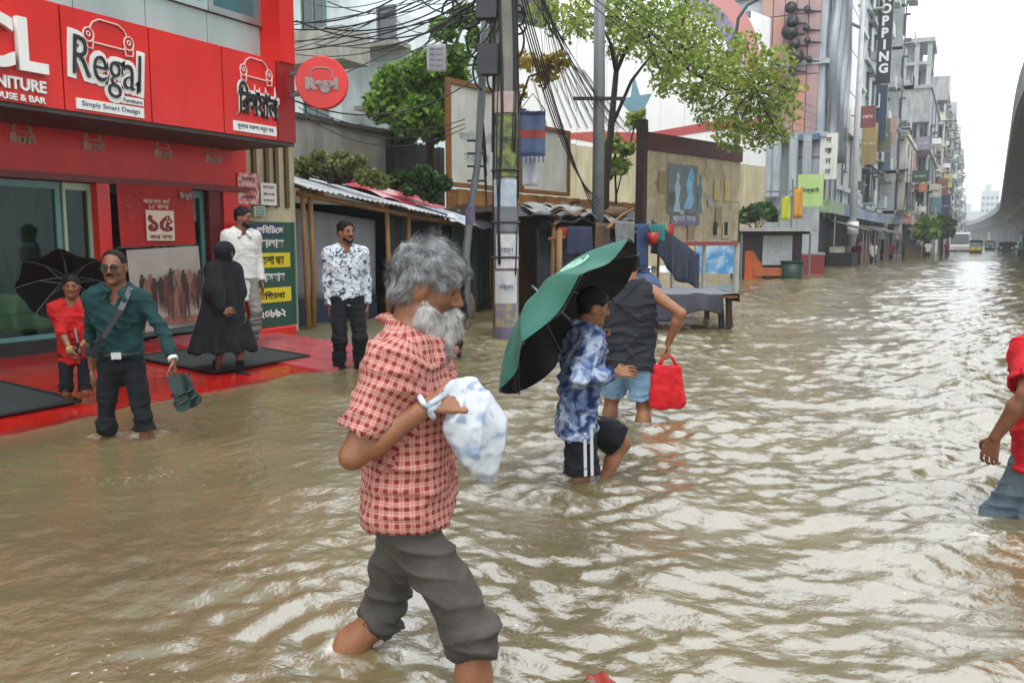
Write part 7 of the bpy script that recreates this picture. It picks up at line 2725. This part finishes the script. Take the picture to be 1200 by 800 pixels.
# ---- the bearded man in the foreground
hd_ = radians(97)
o = loc_at(480, 600, 2.5, GZ)
m1 = Person('elderly person with grey hair and white beard in a red checked shirt wading past', o, hd_, 1.66, hipz=.83, lean=radians(1), head=(radians(-2), radians(15), 0), slim=.95, twist=radians(0),
            feet={1: pic(o, 574, 400, 2.36, hd_)[:2]+(.085,), -1: pic(o, 345, 400, 2.62, hd_)[:2]+(.13,)},
            hands={1: pic(o, 503, 474, 2.30, hd_), -1: pic(o, 520, 480, 2.55, hd_)}, elbow={1: (.25, -1, -.55), -1: (-.2, -1, -.6)},
            knee={1: (.1, 1, .0), -1: (0, 1, .1)})
GREYHAIR = mat('grey_hair', '#585a5c', '#a4a6a6', 38, .5, contrast=.2, spec=.4)
BEARD = mat('white_beard', '#a7a9a8', '#d6d5d0', 30, .55, contrast=.2, spec=.3)
m1.browm = GREYHAIR
dh = unit(A3((0, .9, .12)))
m1.body(SKIN1, .005, hand={1: {'d': (-.15, .95, .15), 'palm': (-.8, .1, -.5), 'thumb': (0, .3, 1), 'curl': (.9, 1.2, .8)}, -1: {'d': (.3, .95, 0), 'palm': (.6, 0, -.6), 'thumb': (0, .2, 1), 'curl': (.8, 1.0, .7)}})
PLAID = clothmat('red_plaid', 'plaid', ['#c2968a', '#9c423d', '#732024'], .88, .85, .5)
m1.shirt(PLAID, .006, -.012, 'short', 1.12, True, .009, waist=1.04, seed=1, flat=.84)
TRG = clothmat('grey_trousers', 'plain', ['#3f3c38', '#504c47'], 1, .85, .6)
m1.trousers(TRG, .006, .53, .93, .015, cuff=.035, waist=.03, seed=2, crotch=.04, flare=.98)
hairo = m1.hair(GREYHAIR, .006, vol=.065, line=.73, back=.26, lump=.014, top=.02)
uu, ff, ss = m1.hu, m1.hf, m1.hs
crown = m1.hC+uu*m1.hh*1.0-ff*m1.hh*.38
strands('hair_strands', m1.hairV, m1.hairF, 26000, .036, .0011, lambda p, n: (p-crown)*9-np.array((0, 0, 1))*.5, GREYHAIR, hairo, 3, curl=.16, lift=.13, flowscale=20.)
# beard: full, white, hanging from the jaw
hh = m1.hh
Pm = lambda a, b, c: m1.hC+ss*(a*hh)+ff*(b*hh)+uu*(c*hh)
bops = [('+', rc(Pm(0, .34, .06), Pm(0, .37, -.52), .17*hh, .10*hh), 0)]
for q in (-1, 1):
    bops += [('+', rc(Pm(q*.29, .02, .28), Pm(q*.23, .12, .10), .04*hh, .11*hh), .05*hh), ('+', rc(Pm(q*.23, .12, .12), Pm(q*.10, .30, -.12), .12*hh, .14*hh), .08*hh),
             ('+', rc(Pm(q*.02, .43, .275), Pm(q*.14, .36, .20), .035*hh, .04*hh), .04*hh)]
bops += [('-', rc(Pm(-.07, .42, .215), Pm(.07, .42, .215), .022*hh), .02*hh)]
bo, bV, bF = part_sdf('beard', bops, .005, BEARD, m1.root, disp=lambda V: .007*vnoise(V*60, 3)+.006*vnoise(V*120*np.array((1, 1, .5)), 4))
strands('beard_strands', bV, bF, 16000, .036, .0010, lambda p, n: np.array((0, .12, -1.6))+n*.2, BEARD, bo, 5, curl=.16, lift=.08)

# bag with its handles looped over his wrist
bt = atd(541, 452, 2.33)
bag = thing('plastic_bag', 'crumpled white plastic shopping bag with blue print hanging from the wrist', 'bag', bt)
BAGM = bpy.data.materials.new('bag_plastic')
BAGM.use_nodes = True
_n, _l = BAGM.node_tree.nodes, BAGM.node_tree.links
_b = _n['Principled BSDF']
_tc = _n.new('ShaderNodeTexCoord')
_no = _n.new('ShaderNodeTexNoise')
_no.inputs['Scale'].default_value = 13
_no.inputs['Detail'].default_value = 2
_no.inputs['Distortion'].default_value = .8
_r = _n.new('ShaderNodeValToRGB')
_r.color_ramp.elements[0].position = .35
_r.color_ramp.elements[0].color = lin('#8797b0')
_r.color_ramp.elements[1].position = .47
_r.color_ramp.elements[1].color = lin('#bcc3ca')
_e = _r.color_ramp.elements.new(.64)
_e.color = lin('#c9cfd6')
_e = _r.color_ramp.elements.new(.72)
_e.color = lin('#8d959e')
_l.new(_tc.outputs['Object'], _no.inputs['Vector'])
_l.new(_no.outputs['Fac'], _r.inputs['Fac'])
_l.new(_r.outputs['Color'], _b.inputs['Base Color'])
_b.inputs['Roughness'].default_value = .28
_b.inputs['Subsurface Weight'].default_value = .2
_b.inputs['Subsurface Radius'].default_value = (.02, .02, .02)
q = lambda u, v, D=2.33: np.array(atd(u, v, D)-bt)
gops = [('+', rc(q(538, 462), q(558, 505), .035, .062, fwv, .7), 0), ('+', rc(q(553, 500), q(567, 535), .066, .052, fwv, .75), .04), ('+', rc(q(565, 530), q(572, 556), .05, .022, fwv, .75), .03),
        ('+', rc(q(528, 455), q(548, 452), .016, .018), .03), ('+', rc(q(565, 470), q(572, 510), .03, .05, fwv, .7), .04)]
part_sdf('bag_body', gops, .005, BAGM, bag, disp=lambda V: .012*((1-np.abs(vnoise(V*np.array((17, 17, 6))+3, 2)))**3-.4)+.0045*((1-np.abs(vnoise(V*np.array((34, 34, 14)), 3)))**3-.4)+.0012*vnoise(V*60, 6)+.010*vnoise(V*9, 5))
W_ = wmat(m1.root) @ Vector(m1.wr[1])
ad = (wmat(m1.root).to_3x3() @ Vector(m1.wr[1]-m1.el[1])).normalized()
p1 = ad.cross(Vector((0, 0, 1))).normalized()
p2_ = p1.cross(ad)
for dx in (-.004,):
    c = W_+ad*(dx-.005)
    P = [c+(p1*cos(a)+p2_*sin(a))*.034 for a in np.linspace(.2, 2*pi-.2, 18)]
    P = [Vector(atd(530, 456, 2.32))]+P+[Vector(atd(532, 460, 2.34))]
    MB().tube(P, .009, 8).build('handle_loop', BAGM, bag, smooth=True)

# ---- teal shirt, sandals in the hand
hd_ = radians(168)
o = loc_at(146, 500, 5.5, -.34)
m2 = Person('person in a dark teal shirt and rolled black trousers carrying sandals, with glasses and moustache', o, hd_, 1.56, lean=radians(1), head=(radians(6), radians(3), 0), slim=.82,
            feet={-1: pic(o, 174, 400, 5.45, hd_)[:2]+(.07,), 1: pic(o, 124, 400, 5.55, hd_)[:2]+(.07,)},
            hands={-1: pic(o, 207, 428, 5.3, hd_), 1: pic(o, 108, 432, 5.6, hd_)}, elbow={-1: (-1, -.6, 0), 1: (.8, -1, 0)})
m2.body(SKIN2, .007, hand={-1: {'d': (-.15, .1, -1), 'palm': (1, 0, 0), 'thumb': (0, 1, 0), 'curl': (.7, 1.2, .9)}})
m2.shirt(clothmat('teal_shirt', 'plain', ['#0e2f31', '#173c3d'], 1, .8, .55), .0075, .035, 'long', 1.0, True, .008, tuck=True, seed=5, waist=1.0)
m2.trousers(BLKT, .0075, .555, .98, .009, cuff=.03, waist=.055, seed=6, flare=1.18)
m2.hair(HAIRB, .007, vol=.035, line=.86, back=.20, lump=.004)
hh = m2.hh
Pm = lambda a, b, c: Vector(m2.hC+m2.hs*(a*hh)+m2.hf*(b*hh)+m2.hu*(c*hh))
MB().tube([Pm(-.12, .41, .265), Pm(-.04, .43, .29), Pm(.04, .43, .29), Pm(.12, .41, .265)], [.02*hh, .035*hh, .035*hh, .02*hh], 6).build('moustache', HAIRB, m2.root, local=True, smooth=True)
m = MB()
for q_ in (-1, 1):
    m.tube([Pm(q_*.15+.11*cos(a), .425, .50+.075*sin(a)) for a in np.linspace(0, 2*pi, 17)], .017*hh, 5)
    m.tube([Pm(q_*.26, .425, .53), Pm(q_*.345, .02, .53)], .015*hh, 5)
m.tube([Pm(-.04, .43, .52), Pm(.04, .43, .52)], .016*hh, 5)
m.build('glasses', BLACK, m2.root, local=True)
for q_ in (-1, 1):
    MB().prism([(.10*hh*cos(a), .07*hh*sin(a)) for a in np.linspace(0, 2*pi, 14, endpoint=False)], Pm(q_*.15, .424, .50), m2.hs, m2.hu, Vector(m2.hf)*.002).build('lens', GLASS, m2.root, local=True)
bz = m2.pel+m2.up*.052*m2.H
ra, rb_ = .082*m2.H, .064*m2.H
ra, rb_ = .082*m2.H, .064*m2.H
MB().tube([Vector(bz+m2.rt*ra*cos(a)+m2.fw*rb_*sin(a)) for a in np.linspace(0, 2*pi, 33)], .017, 6).build('belt', BLACK, m2.root, local=True, smooth=True)
MB().obox(Vector(bz+m2.fw*(rb_+.012)), m2.rt, m2.fw, m2.up, (.03, .008, .022)).build('buckle', mat('buckle_silver', '#b6b7b8', None, 3, .25, metal=.9), m2.root, local=True)
P = [Vector(m2.neck+m2.rt*(-.06*m2.H)*1.0+m2.fw*.03*m2.H+m2.up*.012*m2.H), Vector(m2.chest+m2.fw*.092*m2.H+m2.up*.03*m2.H-m2.rt*.03*m2.H), Vector(m2.pel+m2.up*.13*m2.H+m2.fw*.098*m2.H+m2.rt*.04*m2.H), Vector(bz+m2.rt*.10*m2.H+m2.fw*.062*m2.H)]
mm_ = MB()
for a, b in zip(P[:-1], P[1:]):
    mm_.bar(a, b, .035, .008, up=m2.fw)
mm_.build('shoulder_strap', BLACK, m2.root, local=True)
wv = unit(m2.wr[-1]-m2.el[-1])
MB().tube([Vector(m2.wr[-1]-wv*.015), Vector(m2.wr[-1]+wv*.012)], .031, 12).build('wrist_band', WHITE, m2.root, local=True, smooth=True)
# the pair of sandals
sa = atd(214, 440, 5.25)
san = thing('sandals', 'pair of dark green sandals dangling from the hand of the person in teal', 'sandals', sa)
SNM = mat('sandal_dark', '#1b2524', '#11191a', 4, .55)
SNT = mat('sandal_teal', '#1b3d39', '#15302d', 4, .55)
for k, (u0, v0, u1, v1) in enumerate(((203, 440, 216, 482), (210, 440, 230, 476))):
    a, b = atd(u0, v0, 5.22+.06*k), atd(u1, v1, 5.2+.06*k)
    d = (b-a)
    L_ = d.length
    d.normalize()
    w3 = d.cross(FW).normalized()
    prof = [(-.040, 0), (.040, 0), (.045, .3*L_), (.036, .55*L_), (.052, .8*L_), (.042, .95*L_), (.0, L_), (-.042, .96*L_), (-.05, .8*L_), (-.034, .5*L_), (-.045, .25*L_)]
    MB().prism(prof, a, w3, d, FW*.022).build('sole', SNM, san)
    MB().prism([(x*.9, y_*.97+.004) for x, y_ in prof], a-FW*.004, w3, d, FW*.003).build('footbed', SNT, san)
    for f0 in (.5, .72):
        MB().tube([a+d*L_*f0-w3*.045, a+d*L_*(f0+.05)-FW*.045, a+d*L_*f0+w3*.045], .010, 6).build('strap', SNM, san, smooth=True)

# ---- child in red under a black umbrella
hd_ = radians(165)
o = loc_at(92, 470, 6.5, -.22)
m3 = Person('child in a red shirt and dark shorts standing under a black umbrella', o, hd_, 1.24, head=(radians(-8), radians(4), 0), slim=.82,
            feet={-1: (-.07, .02, .06), 1: (.06, -.05, .06)}, hands={-1: pic(o, 92, 408, 6.32, hd_), 1: pic(o, 84, 415, 6.30, hd_)}, elbow={-1: (-1, -.4, -.3), 1: (1, -.4, -.3)})
m3.body(SKIN2, .008, hand={-1: {'curl': (.9, 1.2, .8), 'thumb': (0, 0, 1)}, 1: {'curl': (.9, 1.2, .8), 'thumb': (0, 0, 1)}})
m3.shirt(clothmat('red_shirt', 'plain', ['#9c1214', '#b01a1a'], 1, .8, .5), .008, -.07, 'roll', 1.18, False, .009, seed=9)
m3.trousers(BLKT, .008, .50, .95, .006, waist=.0, seed=3, flare=1.15)
m3.hair(HAIRB, .007, vol=.07, line=.70, back=.18, lump=.006)
MB().tube([Vector(m3.wr[1]-unit(m3.wr[1]-m3.el[1])*.03), Vector(m3.wr[1]+unit(m3.wr[1]-m3.el[1])*.005)], .028, 10).build('wrist_band', mat('band_olive', '#a39a4a', None, 3, .6), m3.root, local=True, smooth=True)
umbrella('umbrella', 'black open umbrella held behind the head of the child in red', atd(78, 336, 6.75), Vector((0, 0, 1))*.5+FW*.72-RT*.25, .36, .14, tuple(Vector(wmat(m3.root) @ Vector(m3.wr[-1]))+Vector((0, 0, .02))), cloth_b, cloth_b)

# ---- long black cloak, and the person in white behind
hd_ = radians(150)
o = onz(266, 437, .03)
o.z = -.02
m4 = Person('person wrapped in a long flaring black cloak with head covered on the red ramp', o, radians(125), 1.28, head=(radians(-20), radians(10), 0), slim=1.0,
            feet={-1: (-.06, .12, .06), 1: (.05, -.08, .06)}, hands={1: (.16, .20, .60), -1: (-.12, .12, .62)}, elbow={1: (1, -.6, -.3), -1: (-1, -.6, -.3)})
m4.body(SKIN2, .009, hand={1: {'d': (-.5, .8, .1), 'curl': (.5, .6, .4)}})
H4 = m4.H
cops = [('+', rc(m4.hC+m4.hu*.09-m4.hf*.012, m4.neck, .100, .06), 0), ('+', rc(m4.sh[-1]-m4.up*.02, m4.sh[1]-m4.up*.02, .062), .08), ('+', cone((0, -.02, .235), m4.neck+m4.up*.0, .34, .10, m4.fw, .8), .06),
        ('+', rc(m4.sh[1], m4.el[1], .065, .08), .06), ('+', rc(m4.el[1], m4.wr[1]-unit(m4.wr[1]-m4.el[1])*.05, .075, .06), .05), ('+', rc(m4.sh[-1], m4.el[-1], .065, .08), .06),
        ('-', half((0, 0, .27), (0, 0, 1)), 0), ('-', ell(m4.hC+m4.hf*.11+m4.hu*.092, (.05, .055, .03)), .01), ('-', cone((0, -.02, .1), (0, -.02, .40), .31, .26, m4.fw, .8), .01)]
part_sdf('cloak', cops, .009, CLOAK, m4.root, disp=lambda V: np.clip(1.1-V[:, 2], 0, 1)*.030*np.sin(np.arctan2(V[:, 1]+.02, V[:, 0])*9+3*vnoise(V*3, 2))+.010*vnoise(V*np.array((9, 9, 5)), 4))
for q_ in (-1, 1):
    A_ = m4.ank[q_]
    ops_ = [('+', rc(A_+A3((0, -.03, -.02)), A_+A3((0, .12, -.03)), .035, .027), 0), ('+', rc(A_, A_+A3((0, 0, .09)), .034, .04), .02)]
    part_sdf('shoe', ops_, .009, BLKT, m4.root)

o = onz(285, 418, .08)
o = loc_at(287, 400, 9.3, .06)
m5 = Person('bearded person in a white tunic standing behind the black cloak by the green board', o, radians(140), 1.58, head=(radians(-35), radians(6), 0), slim=.95,
            hands={1: (.20, .04, .72), -1: (-.2, .04, .72)})
m5.body(SKIN2, .009)
m5.shirt(clothmat('white_tunic', 'plain', ['#bdbdb9', '#cfcfcb'], 1, .85, .5), .009, -.16, 'long', 1.05, True, .003, seed=4, waist=1.0)
m5.trousers(clothmat('pale_trousers', 'plain', ['#6f6c66', '#7d7a72'], 1, .85, .4), .009, .95, 1.0, .006, waist=.0, seed=8)
m5.hair(HAIRB, .008, vol=.06, line=.72, back=.2, lump=.006)
hh = m5.hh
Pm = lambda a, b, c: m5.hC+m5.hs*(a*hh)+m5.hf*(b*hh)+m5.hu*(c*hh)
part_sdf('beard', [('+', rc(Pm(-.2, .14, .18), Pm(0, .3, .05), .11*hh), 0), ('+', rc(Pm(.2, .14, .18), Pm(0, .3, .05), .11*hh), .05*hh)], .007, HAIRB, m5.root)

# ---- patterned shirt
hd_ = radians(160)
o = loc_at(408, 430, 8.6, -.16)
m6 = Person('person in a white shirt with dark blots standing by the stall, hands down', o, hd_, 1.63, head=(radians(-22), radians(-2), 0), slim=1.0,
            feet={-1: (-.11, .03, .075), 1: (.09, 0, .075)}, hands={1: pic(o, 386, 380, 8.55, hd_), -1: pic(o, 432, 376, 8.7, hd_)}, elbow={1: (1, -.8, 0), -1: (-1, -.8, 0)})
m6.body(SKIN2, .0085, hand={1: {'d': (0, .15, -1), 'palm': (-1, 0, 0), 'thumb': (0, 1, 0), 'curl': (.4, .6, .4)}})
m6.shirt(clothmat('blotched_shirt', 'blots', ['#343c50', '#a3aab5', '#bfc6cd'], 1, .85, .45, (24, .40, .50)), .008, -.035, 'long', 1.03, True, .0045, seed=14, waist=1.0)
m6.trousers(BLKT, .009, .97, 1.02, .007, waist=.03, seed=11)
m6.hair(HAIRB, .007, vol=.065, line=.74, back=.2, lump=.007, top=.03)
hh = m6.hh
Pm = lambda a, b, c: m6.hC+m6.hs*(a*hh)+m6.hf*(b*hh)+m6.hu*(c*hh)
part_sdf('beard', [('+', rc(Pm(-.21, .14, .20), Pm(-.05, .29, .06), .085*hh), 0), ('+', rc(Pm(.21, .14, .20), Pm(.05, .29, .06), .085*hh), .03*hh), ('+', rc(Pm(-.05, .29, .06), Pm(.05, .29, .06), .09*hh), .03*hh),
                  ('+', rc(Pm(-.1, .385, .265), Pm(.1, .385, .265), .03*hh), .0)], .006, HAIRB, m6.root)

# ---- boy with the green umbrella
hd_ = radians(78)
o = loc_at(676, 500, 4.5, -.37)
m7 = Person('boy in a blue tie dyed shirt and black shorts stepping under a green umbrella', o, hd_, 1.40, lean=radians(6), head=(radians(4), radians(4), 0), slim=.92,
            feet={-1: pic(o, 702, 400, 4.58, hd_)[:2]+(.22,), 1: pic(o, 640, 400, 4.40, hd_)[:2]+(.10,)},
            hands={1: pic(o, 720, 437, 4.32, hd_), -1: pic(o, 698, 402, 4.66, hd_)}, elbow={1: (.6, -1, -.7), -1: (-.5, -.6, -1)}, knee={-1: (.0, 1, .6), 1: (0, 1, 0)})
m7.body(SKIN1, .0065, hand={1: {'d': (-.1, 1, .05), 'palm': (-.7, .0, -.6), 'thumb': (-.2, 0, 1), 'curl': (.25, .3, .25)}, -1: {'d': (0, .5, .9), 'palm': (.2, .9, -.4), 'thumb': (1, 0, .2), 'curl': (1.1, 1.3, .9)}})
m7.shirt(clothmat('tie_dye_shirt', 'tiedye', ['#212f5c', '#6c80a8', '#b3bfd2'], 1, .85, .5, (11, .36, .62, 9)), .0075, -.09, 'long', 1.2, True, .012, seed=24, waist=1.05)
m7.trousers(clothmat('black_shorts', 'plain', ['#0e1015', '#181b22'], 1, .75, .5), .0075, .45, 1.2, .010, waist=-.02, seed=21, flare=1.35)
m7.hair(HAIRB, .006, vol=.07, line=.72, back=.16, lump=.008)
A_, K_ = m7.hip[1], m7.kn[1]
dv = unit(K_-A_)
nrm = unit(m7.rt-dv*(m7.rt@dv))
fr_ = np.cross(dv, nrm)
for off in (-.020, .016):                         # side stripes on the near leg of the shorts
    P = [Vector(A_+(K_-A_)*t+nrm*(.0615+.0095*t+.001)*m7.H*.985+fr_*(off-.01)) for t in np.linspace(.12, .87, 8)]
    m = MB()
    for a, b in zip(P[:-1], P[1:]):
        m.bar(a, b, .016, .008, up=nrm)
    m.build('side_stripe', mat('stripe_grey_white', '#b9bcc2', None, 3, .7), m7.root, local=True)
GU = clothmat('umbrella_green', 'plain', ['#2e5f52', '#3a6e60'], 1, .65, .15)
umbrella('umbrella', 'large green umbrella with black lining tilted over the boy', atd(668, 374, 4.45), RT*-.70+Vector((0, 0, 1))*.60+FW*.30, .535, .22, tuple(wmat(m7.root) @ Vector(m7.wr[-1])), GU, cloth_b, logo=2, roll=.15)

# ---- dark tank top, walking away
hd_ = radians(14)
o = loc_at(735, 480, 6.2, -.38)
m8 = Person('person in a charcoal sleeveless top and pale blue shorts walking away', o, hd_, 1.60, lean=radians(3), head=(radians(-25), radians(4), 0), slim=1.05,
            feet={-1: pic(o, 712, 400, 6.35, hd_)[:2]+(.08,), 1: pic(o, 755, 400, 6.05, hd_)[:2]+(.10,)},
            hands={1: pic(o, 783, 402, 6.1, hd_), -1: pic(o, 704, 372, 6.35, hd_)}, elbow={1: (1, -.5, 0), -1: (-1, -.6, -.5)})
m8.body(SKIN1, .0075, hand={1: {'d': (.1, .1, -1), 'palm': (-1, 0, 0), 'thumb': (0, 1, 0), 'curl': (.8, 1.3, .9)}, -1: {'d': (.2, 1, .2), 'palm': (1, 0, -.3), 'thumb': (0, 0, 1), 'curl': (.8, 1, .8)}})
m8.shirt(clothmat('charcoal_vest', 'plain', ['#24262b', '#2f3238'], 1, .85, .5), .008, -.075, 'none', 1.14, False, .010, seed=31, waist=1.05, flat=.8)
m8.trousers(clothmat('pale_blue_shorts', 'plain', ['#6f93b0', '#8fb0c8'], 1, .85, .5), .008, .42, 1.15, .008, waist=-.03, seed=33, flare=1.25)
m8.hair(HAIRB, .007, vol=.06, line=.72, back=.12, lump=.006)
rb0 = Vector(wmat(m8.root) @ Vector(m8.wr[1]))-Vector((0, 0, .09))
rbag = thing('shopping_bag', 'bright red cloth shopping bag carried by the person walking away', 'bag', rb0)
RB = clothmat('red_bag_cloth', 'plain', ['#c01a22', '#cf242c'], 1, .6, .5)
sx = lambda a, b, z: Vector((0, 0, z))+RT*a+FW*b
gops = [('+', rc(sx(-.03, 0, -.12), sx(-.05, 0, -.33), .075, .085, fwv, .45), 0), ('+', rc(sx(.03, 0, -.12), sx(.05, 0, -.33), .075, .085, fwv, .45), .05), ('-', half((0, 0, -.385), (0, 0, 1)), 0), ('-', half((0, 0, -.075), (0, 0, -1)), 0)]
part_sdf('bag_body', gops, .008, RB, rbag, disp=lambda V: .008*(1-2*np.abs(vnoise(V*np.array((18, 18, 9)), 7)))+.006*vnoise(V*24, 8))
for b in (-.02, .02):
    MB().tube([sx(-.07, b, -.09), sx(-.035, b*.6, -.02), sx(0, 0, .015), sx(.035, b*.6, -.02), sx(.07, b, -.09)], .011, 6).build('handle', RB, rbag, local=True, smooth=True)
bp2 = thing('cloth_bundle', 'light blue cloth bundle in the left hand of the person walking away', 'cloth', Vector(wmat(m8.root) @ Vector(m8.wr[-1])))
part_sdf('cloth_body', [('+', rc((.02, 0, .05), (.03, 0, -.10), .04, .05), 0), ('+', rc((.0, .03, .02), (.0, .05, -.12), .03, .03), .03)], .008, clothmat('sky_blue_cloth', 'plain', ['#2f8fc4', '#57abd6'], 1, .8, .5), bp2, disp=lambda V: .01*vnoise(V*26, 3))

# ---- cut off by the right edge: red shirt, grey jeans
hd_ = radians(-28)
o = loc_at(1222, 600, 3.9, -.49)
m9 = Person('person in a red t-shirt and grey jeans half out of view at the right edge', o, hd_, 1.58, lean=radians(3), head=(0, 0, 0), slim=1.0,
            feet={-1: pic(o, 1180, 400, 3.92, hd_)[:2]+(.075,), 1: pic(o, 1235, 400, 3.7, hd_)[:2]+(.12,)},
            hands={-1: pic(o, 1166, 512, 3.75, hd_), 1: (.22, .1, .75)}, elbow={-1: (-.7, -.9, .1), 1: (1, -.6, 0)}, knee={-1: (0, 1, .1), 1: (.1, 1, 0)})
m9.body(SKIN2, .0065, hand={-1: {'d': (.05, .25, -1), 'palm': (1, .1, 0), 'thumb': (.2, 1, 0), 'curl': (.3, .5, .35)}})
m9.shirt(clothmat('bright_red_shirt', 'plain', ['#b3161f', '#c41e28'], 1, .8, .5), .007, -.07, 'short', 1.16, False, .010, seed=41, waist=1.05)
m9.trousers(clothmat('grey_jeans', 'plain', ['#4c5c66', '#63727a'], 1, .85, .6), .0075, .92, .95, .010, waist=-.01, seed=43)
m9.hair(HAIRB, .007, vol=.06, line=.72, back=.14, lump=.006)

# ---- half hidden behind the bearded man
o = loc_at(526, 400, 9.4, -.2)
m10 = Person('short person in dark clothes with a white cap, half hidden behind the white beard', o, radians(20), 1.24, head=(radians(20), radians(8), 0), slim=1.0)
m10.body(SKIN2, .010, head_detail=False)
m10.shirt(CLOAK, .010, -.10, 'long', 1.15, False, .008, seed=51)
m10.trousers(BLKT, .010, .9, 1.0, .006, waist=.0, seed=52)
part_sdf('cap', [('+', ell(m10.hC+m10.hu*.66*m10.hh-m10.hf*.01, (.062, .072, .062)), 0), ('-', half(m10.hC+m10.hu*.52*m10.hh, m10.hu), .01)], .008, WHITE, m10.root)

# ---- figures down the street
def walker(label, u, v, shirt, pant, H, heading, group=None, sleeve='short'):
    o = onz(u, v)
    o.z = -.40
    p = Person(label, o, heading, H, slim=1.0, feet={-1: (-.09, .16, .08), 1: (.09, -.14, .1)}, hands={-1: (-.2, -.1, .49*H), 1: (.2, .14, .5*H)}, group=group)
    p.body(SKIN2, .016, head_detail=False)
    p.shirt(shirt, .015, -.06, sleeve, 1.14, False, .008, seed=61)
    p.trousers(pant, .015, .6, 1.08, .006, waist=.02, seed=62, flare=1.1)
    p.hair(HAIRB, .014, vol=.06, line=.72, back=.16, lump=.004)
    return p


PINKC = clothmat('pink_dress', 'plain', ['#b77a97', '#c795ab'], 1, .85, .4)
WHC = clothmat('white_tunic', 'plain', ['#bdbdb9', '#cfcfcb'])
w1 = walker('person in a pink top standing by the street kiosk', 921, 322, PINKC, BLKT, 1.6, radians(170), sleeve='long')
FARG = 'pedestrians far down the flooded street'
w2 = walker('distant person in a white shirt beside the maroon hooded rickshaw', 1022, 308, WHC, BLKT, 1.66, radians(175), FARG)
w3 = walker('distant person in a dark red shirt between the second and third rickshaws', 1043, 304.5, clothmat('dark_red_shirt', 'plain', ['#5d1d1c', '#6d2624'], 1, .85, .4), BLKT, 1.62, radians(20), FARG)
for src, lb, u, v, hdg in ((w3, 'distant person in a dark red shirt standing at the foot of the white pole', 1003, 310, 200), (w2, 'distant person in a white shirt under the left far tree', 1087, 300.5, 30), (w3, 'distant person in a dark red shirt wading near the far kerb trees', 1109, 299, 170)):
    p = onz(u, v)
    p.z = -.40
    dup(src.root, None, p, YAW-radians(hdg), lb)

for nm, lb, u, v, sz, mm in (('red_wrapper', 'red wrapper floating at the bottom edge right of the front leg', 704, 796, .035, mat('wrapper_red', '#9a3326', '#7a2a20', 20, .4)),):
    c = onz(u, v, .018)
    t = thing(nm, lb, 'litter', c)
    rr = random.Random(u)
    MB().grid(lambda s, q: (c.x+(s-.5)*sz*2.4+.2*sz*sin(q*5), c.y+(q-.5)*sz*1.8+.2*sz*sin(s*6), c.z+.35*sz*sin(s*7+q*4)), 6, 5, (0, 0, -.003)).build('scrap', mm, t, smooth=True)
# ---------------------------------------------------------------- wet air over the street
hz = MB().box((-420, -60, -2.2), (420, 900, 60)).build('haze', None)
hm = bpy.data.materials.new('haze_air')
hm.use_nodes = True
hm.node_tree.nodes.clear()
_o = hm.node_tree.nodes.new('ShaderNodeOutputMaterial')
_v = hm.node_tree.nodes.new('ShaderNodeVolumePrincipled')
_v.inputs['Color'].default_value = (.9, .93, .95, 1)
_v.inputs['Density'].default_value = .0013
_v.inputs['Anisotropy'].default_value = .2
hm.node_tree.links.new(_v.outputs[0], _o.inputs['Volume'])
hz.data.materials.append(hm)
hz['kind'] = 'stuff'
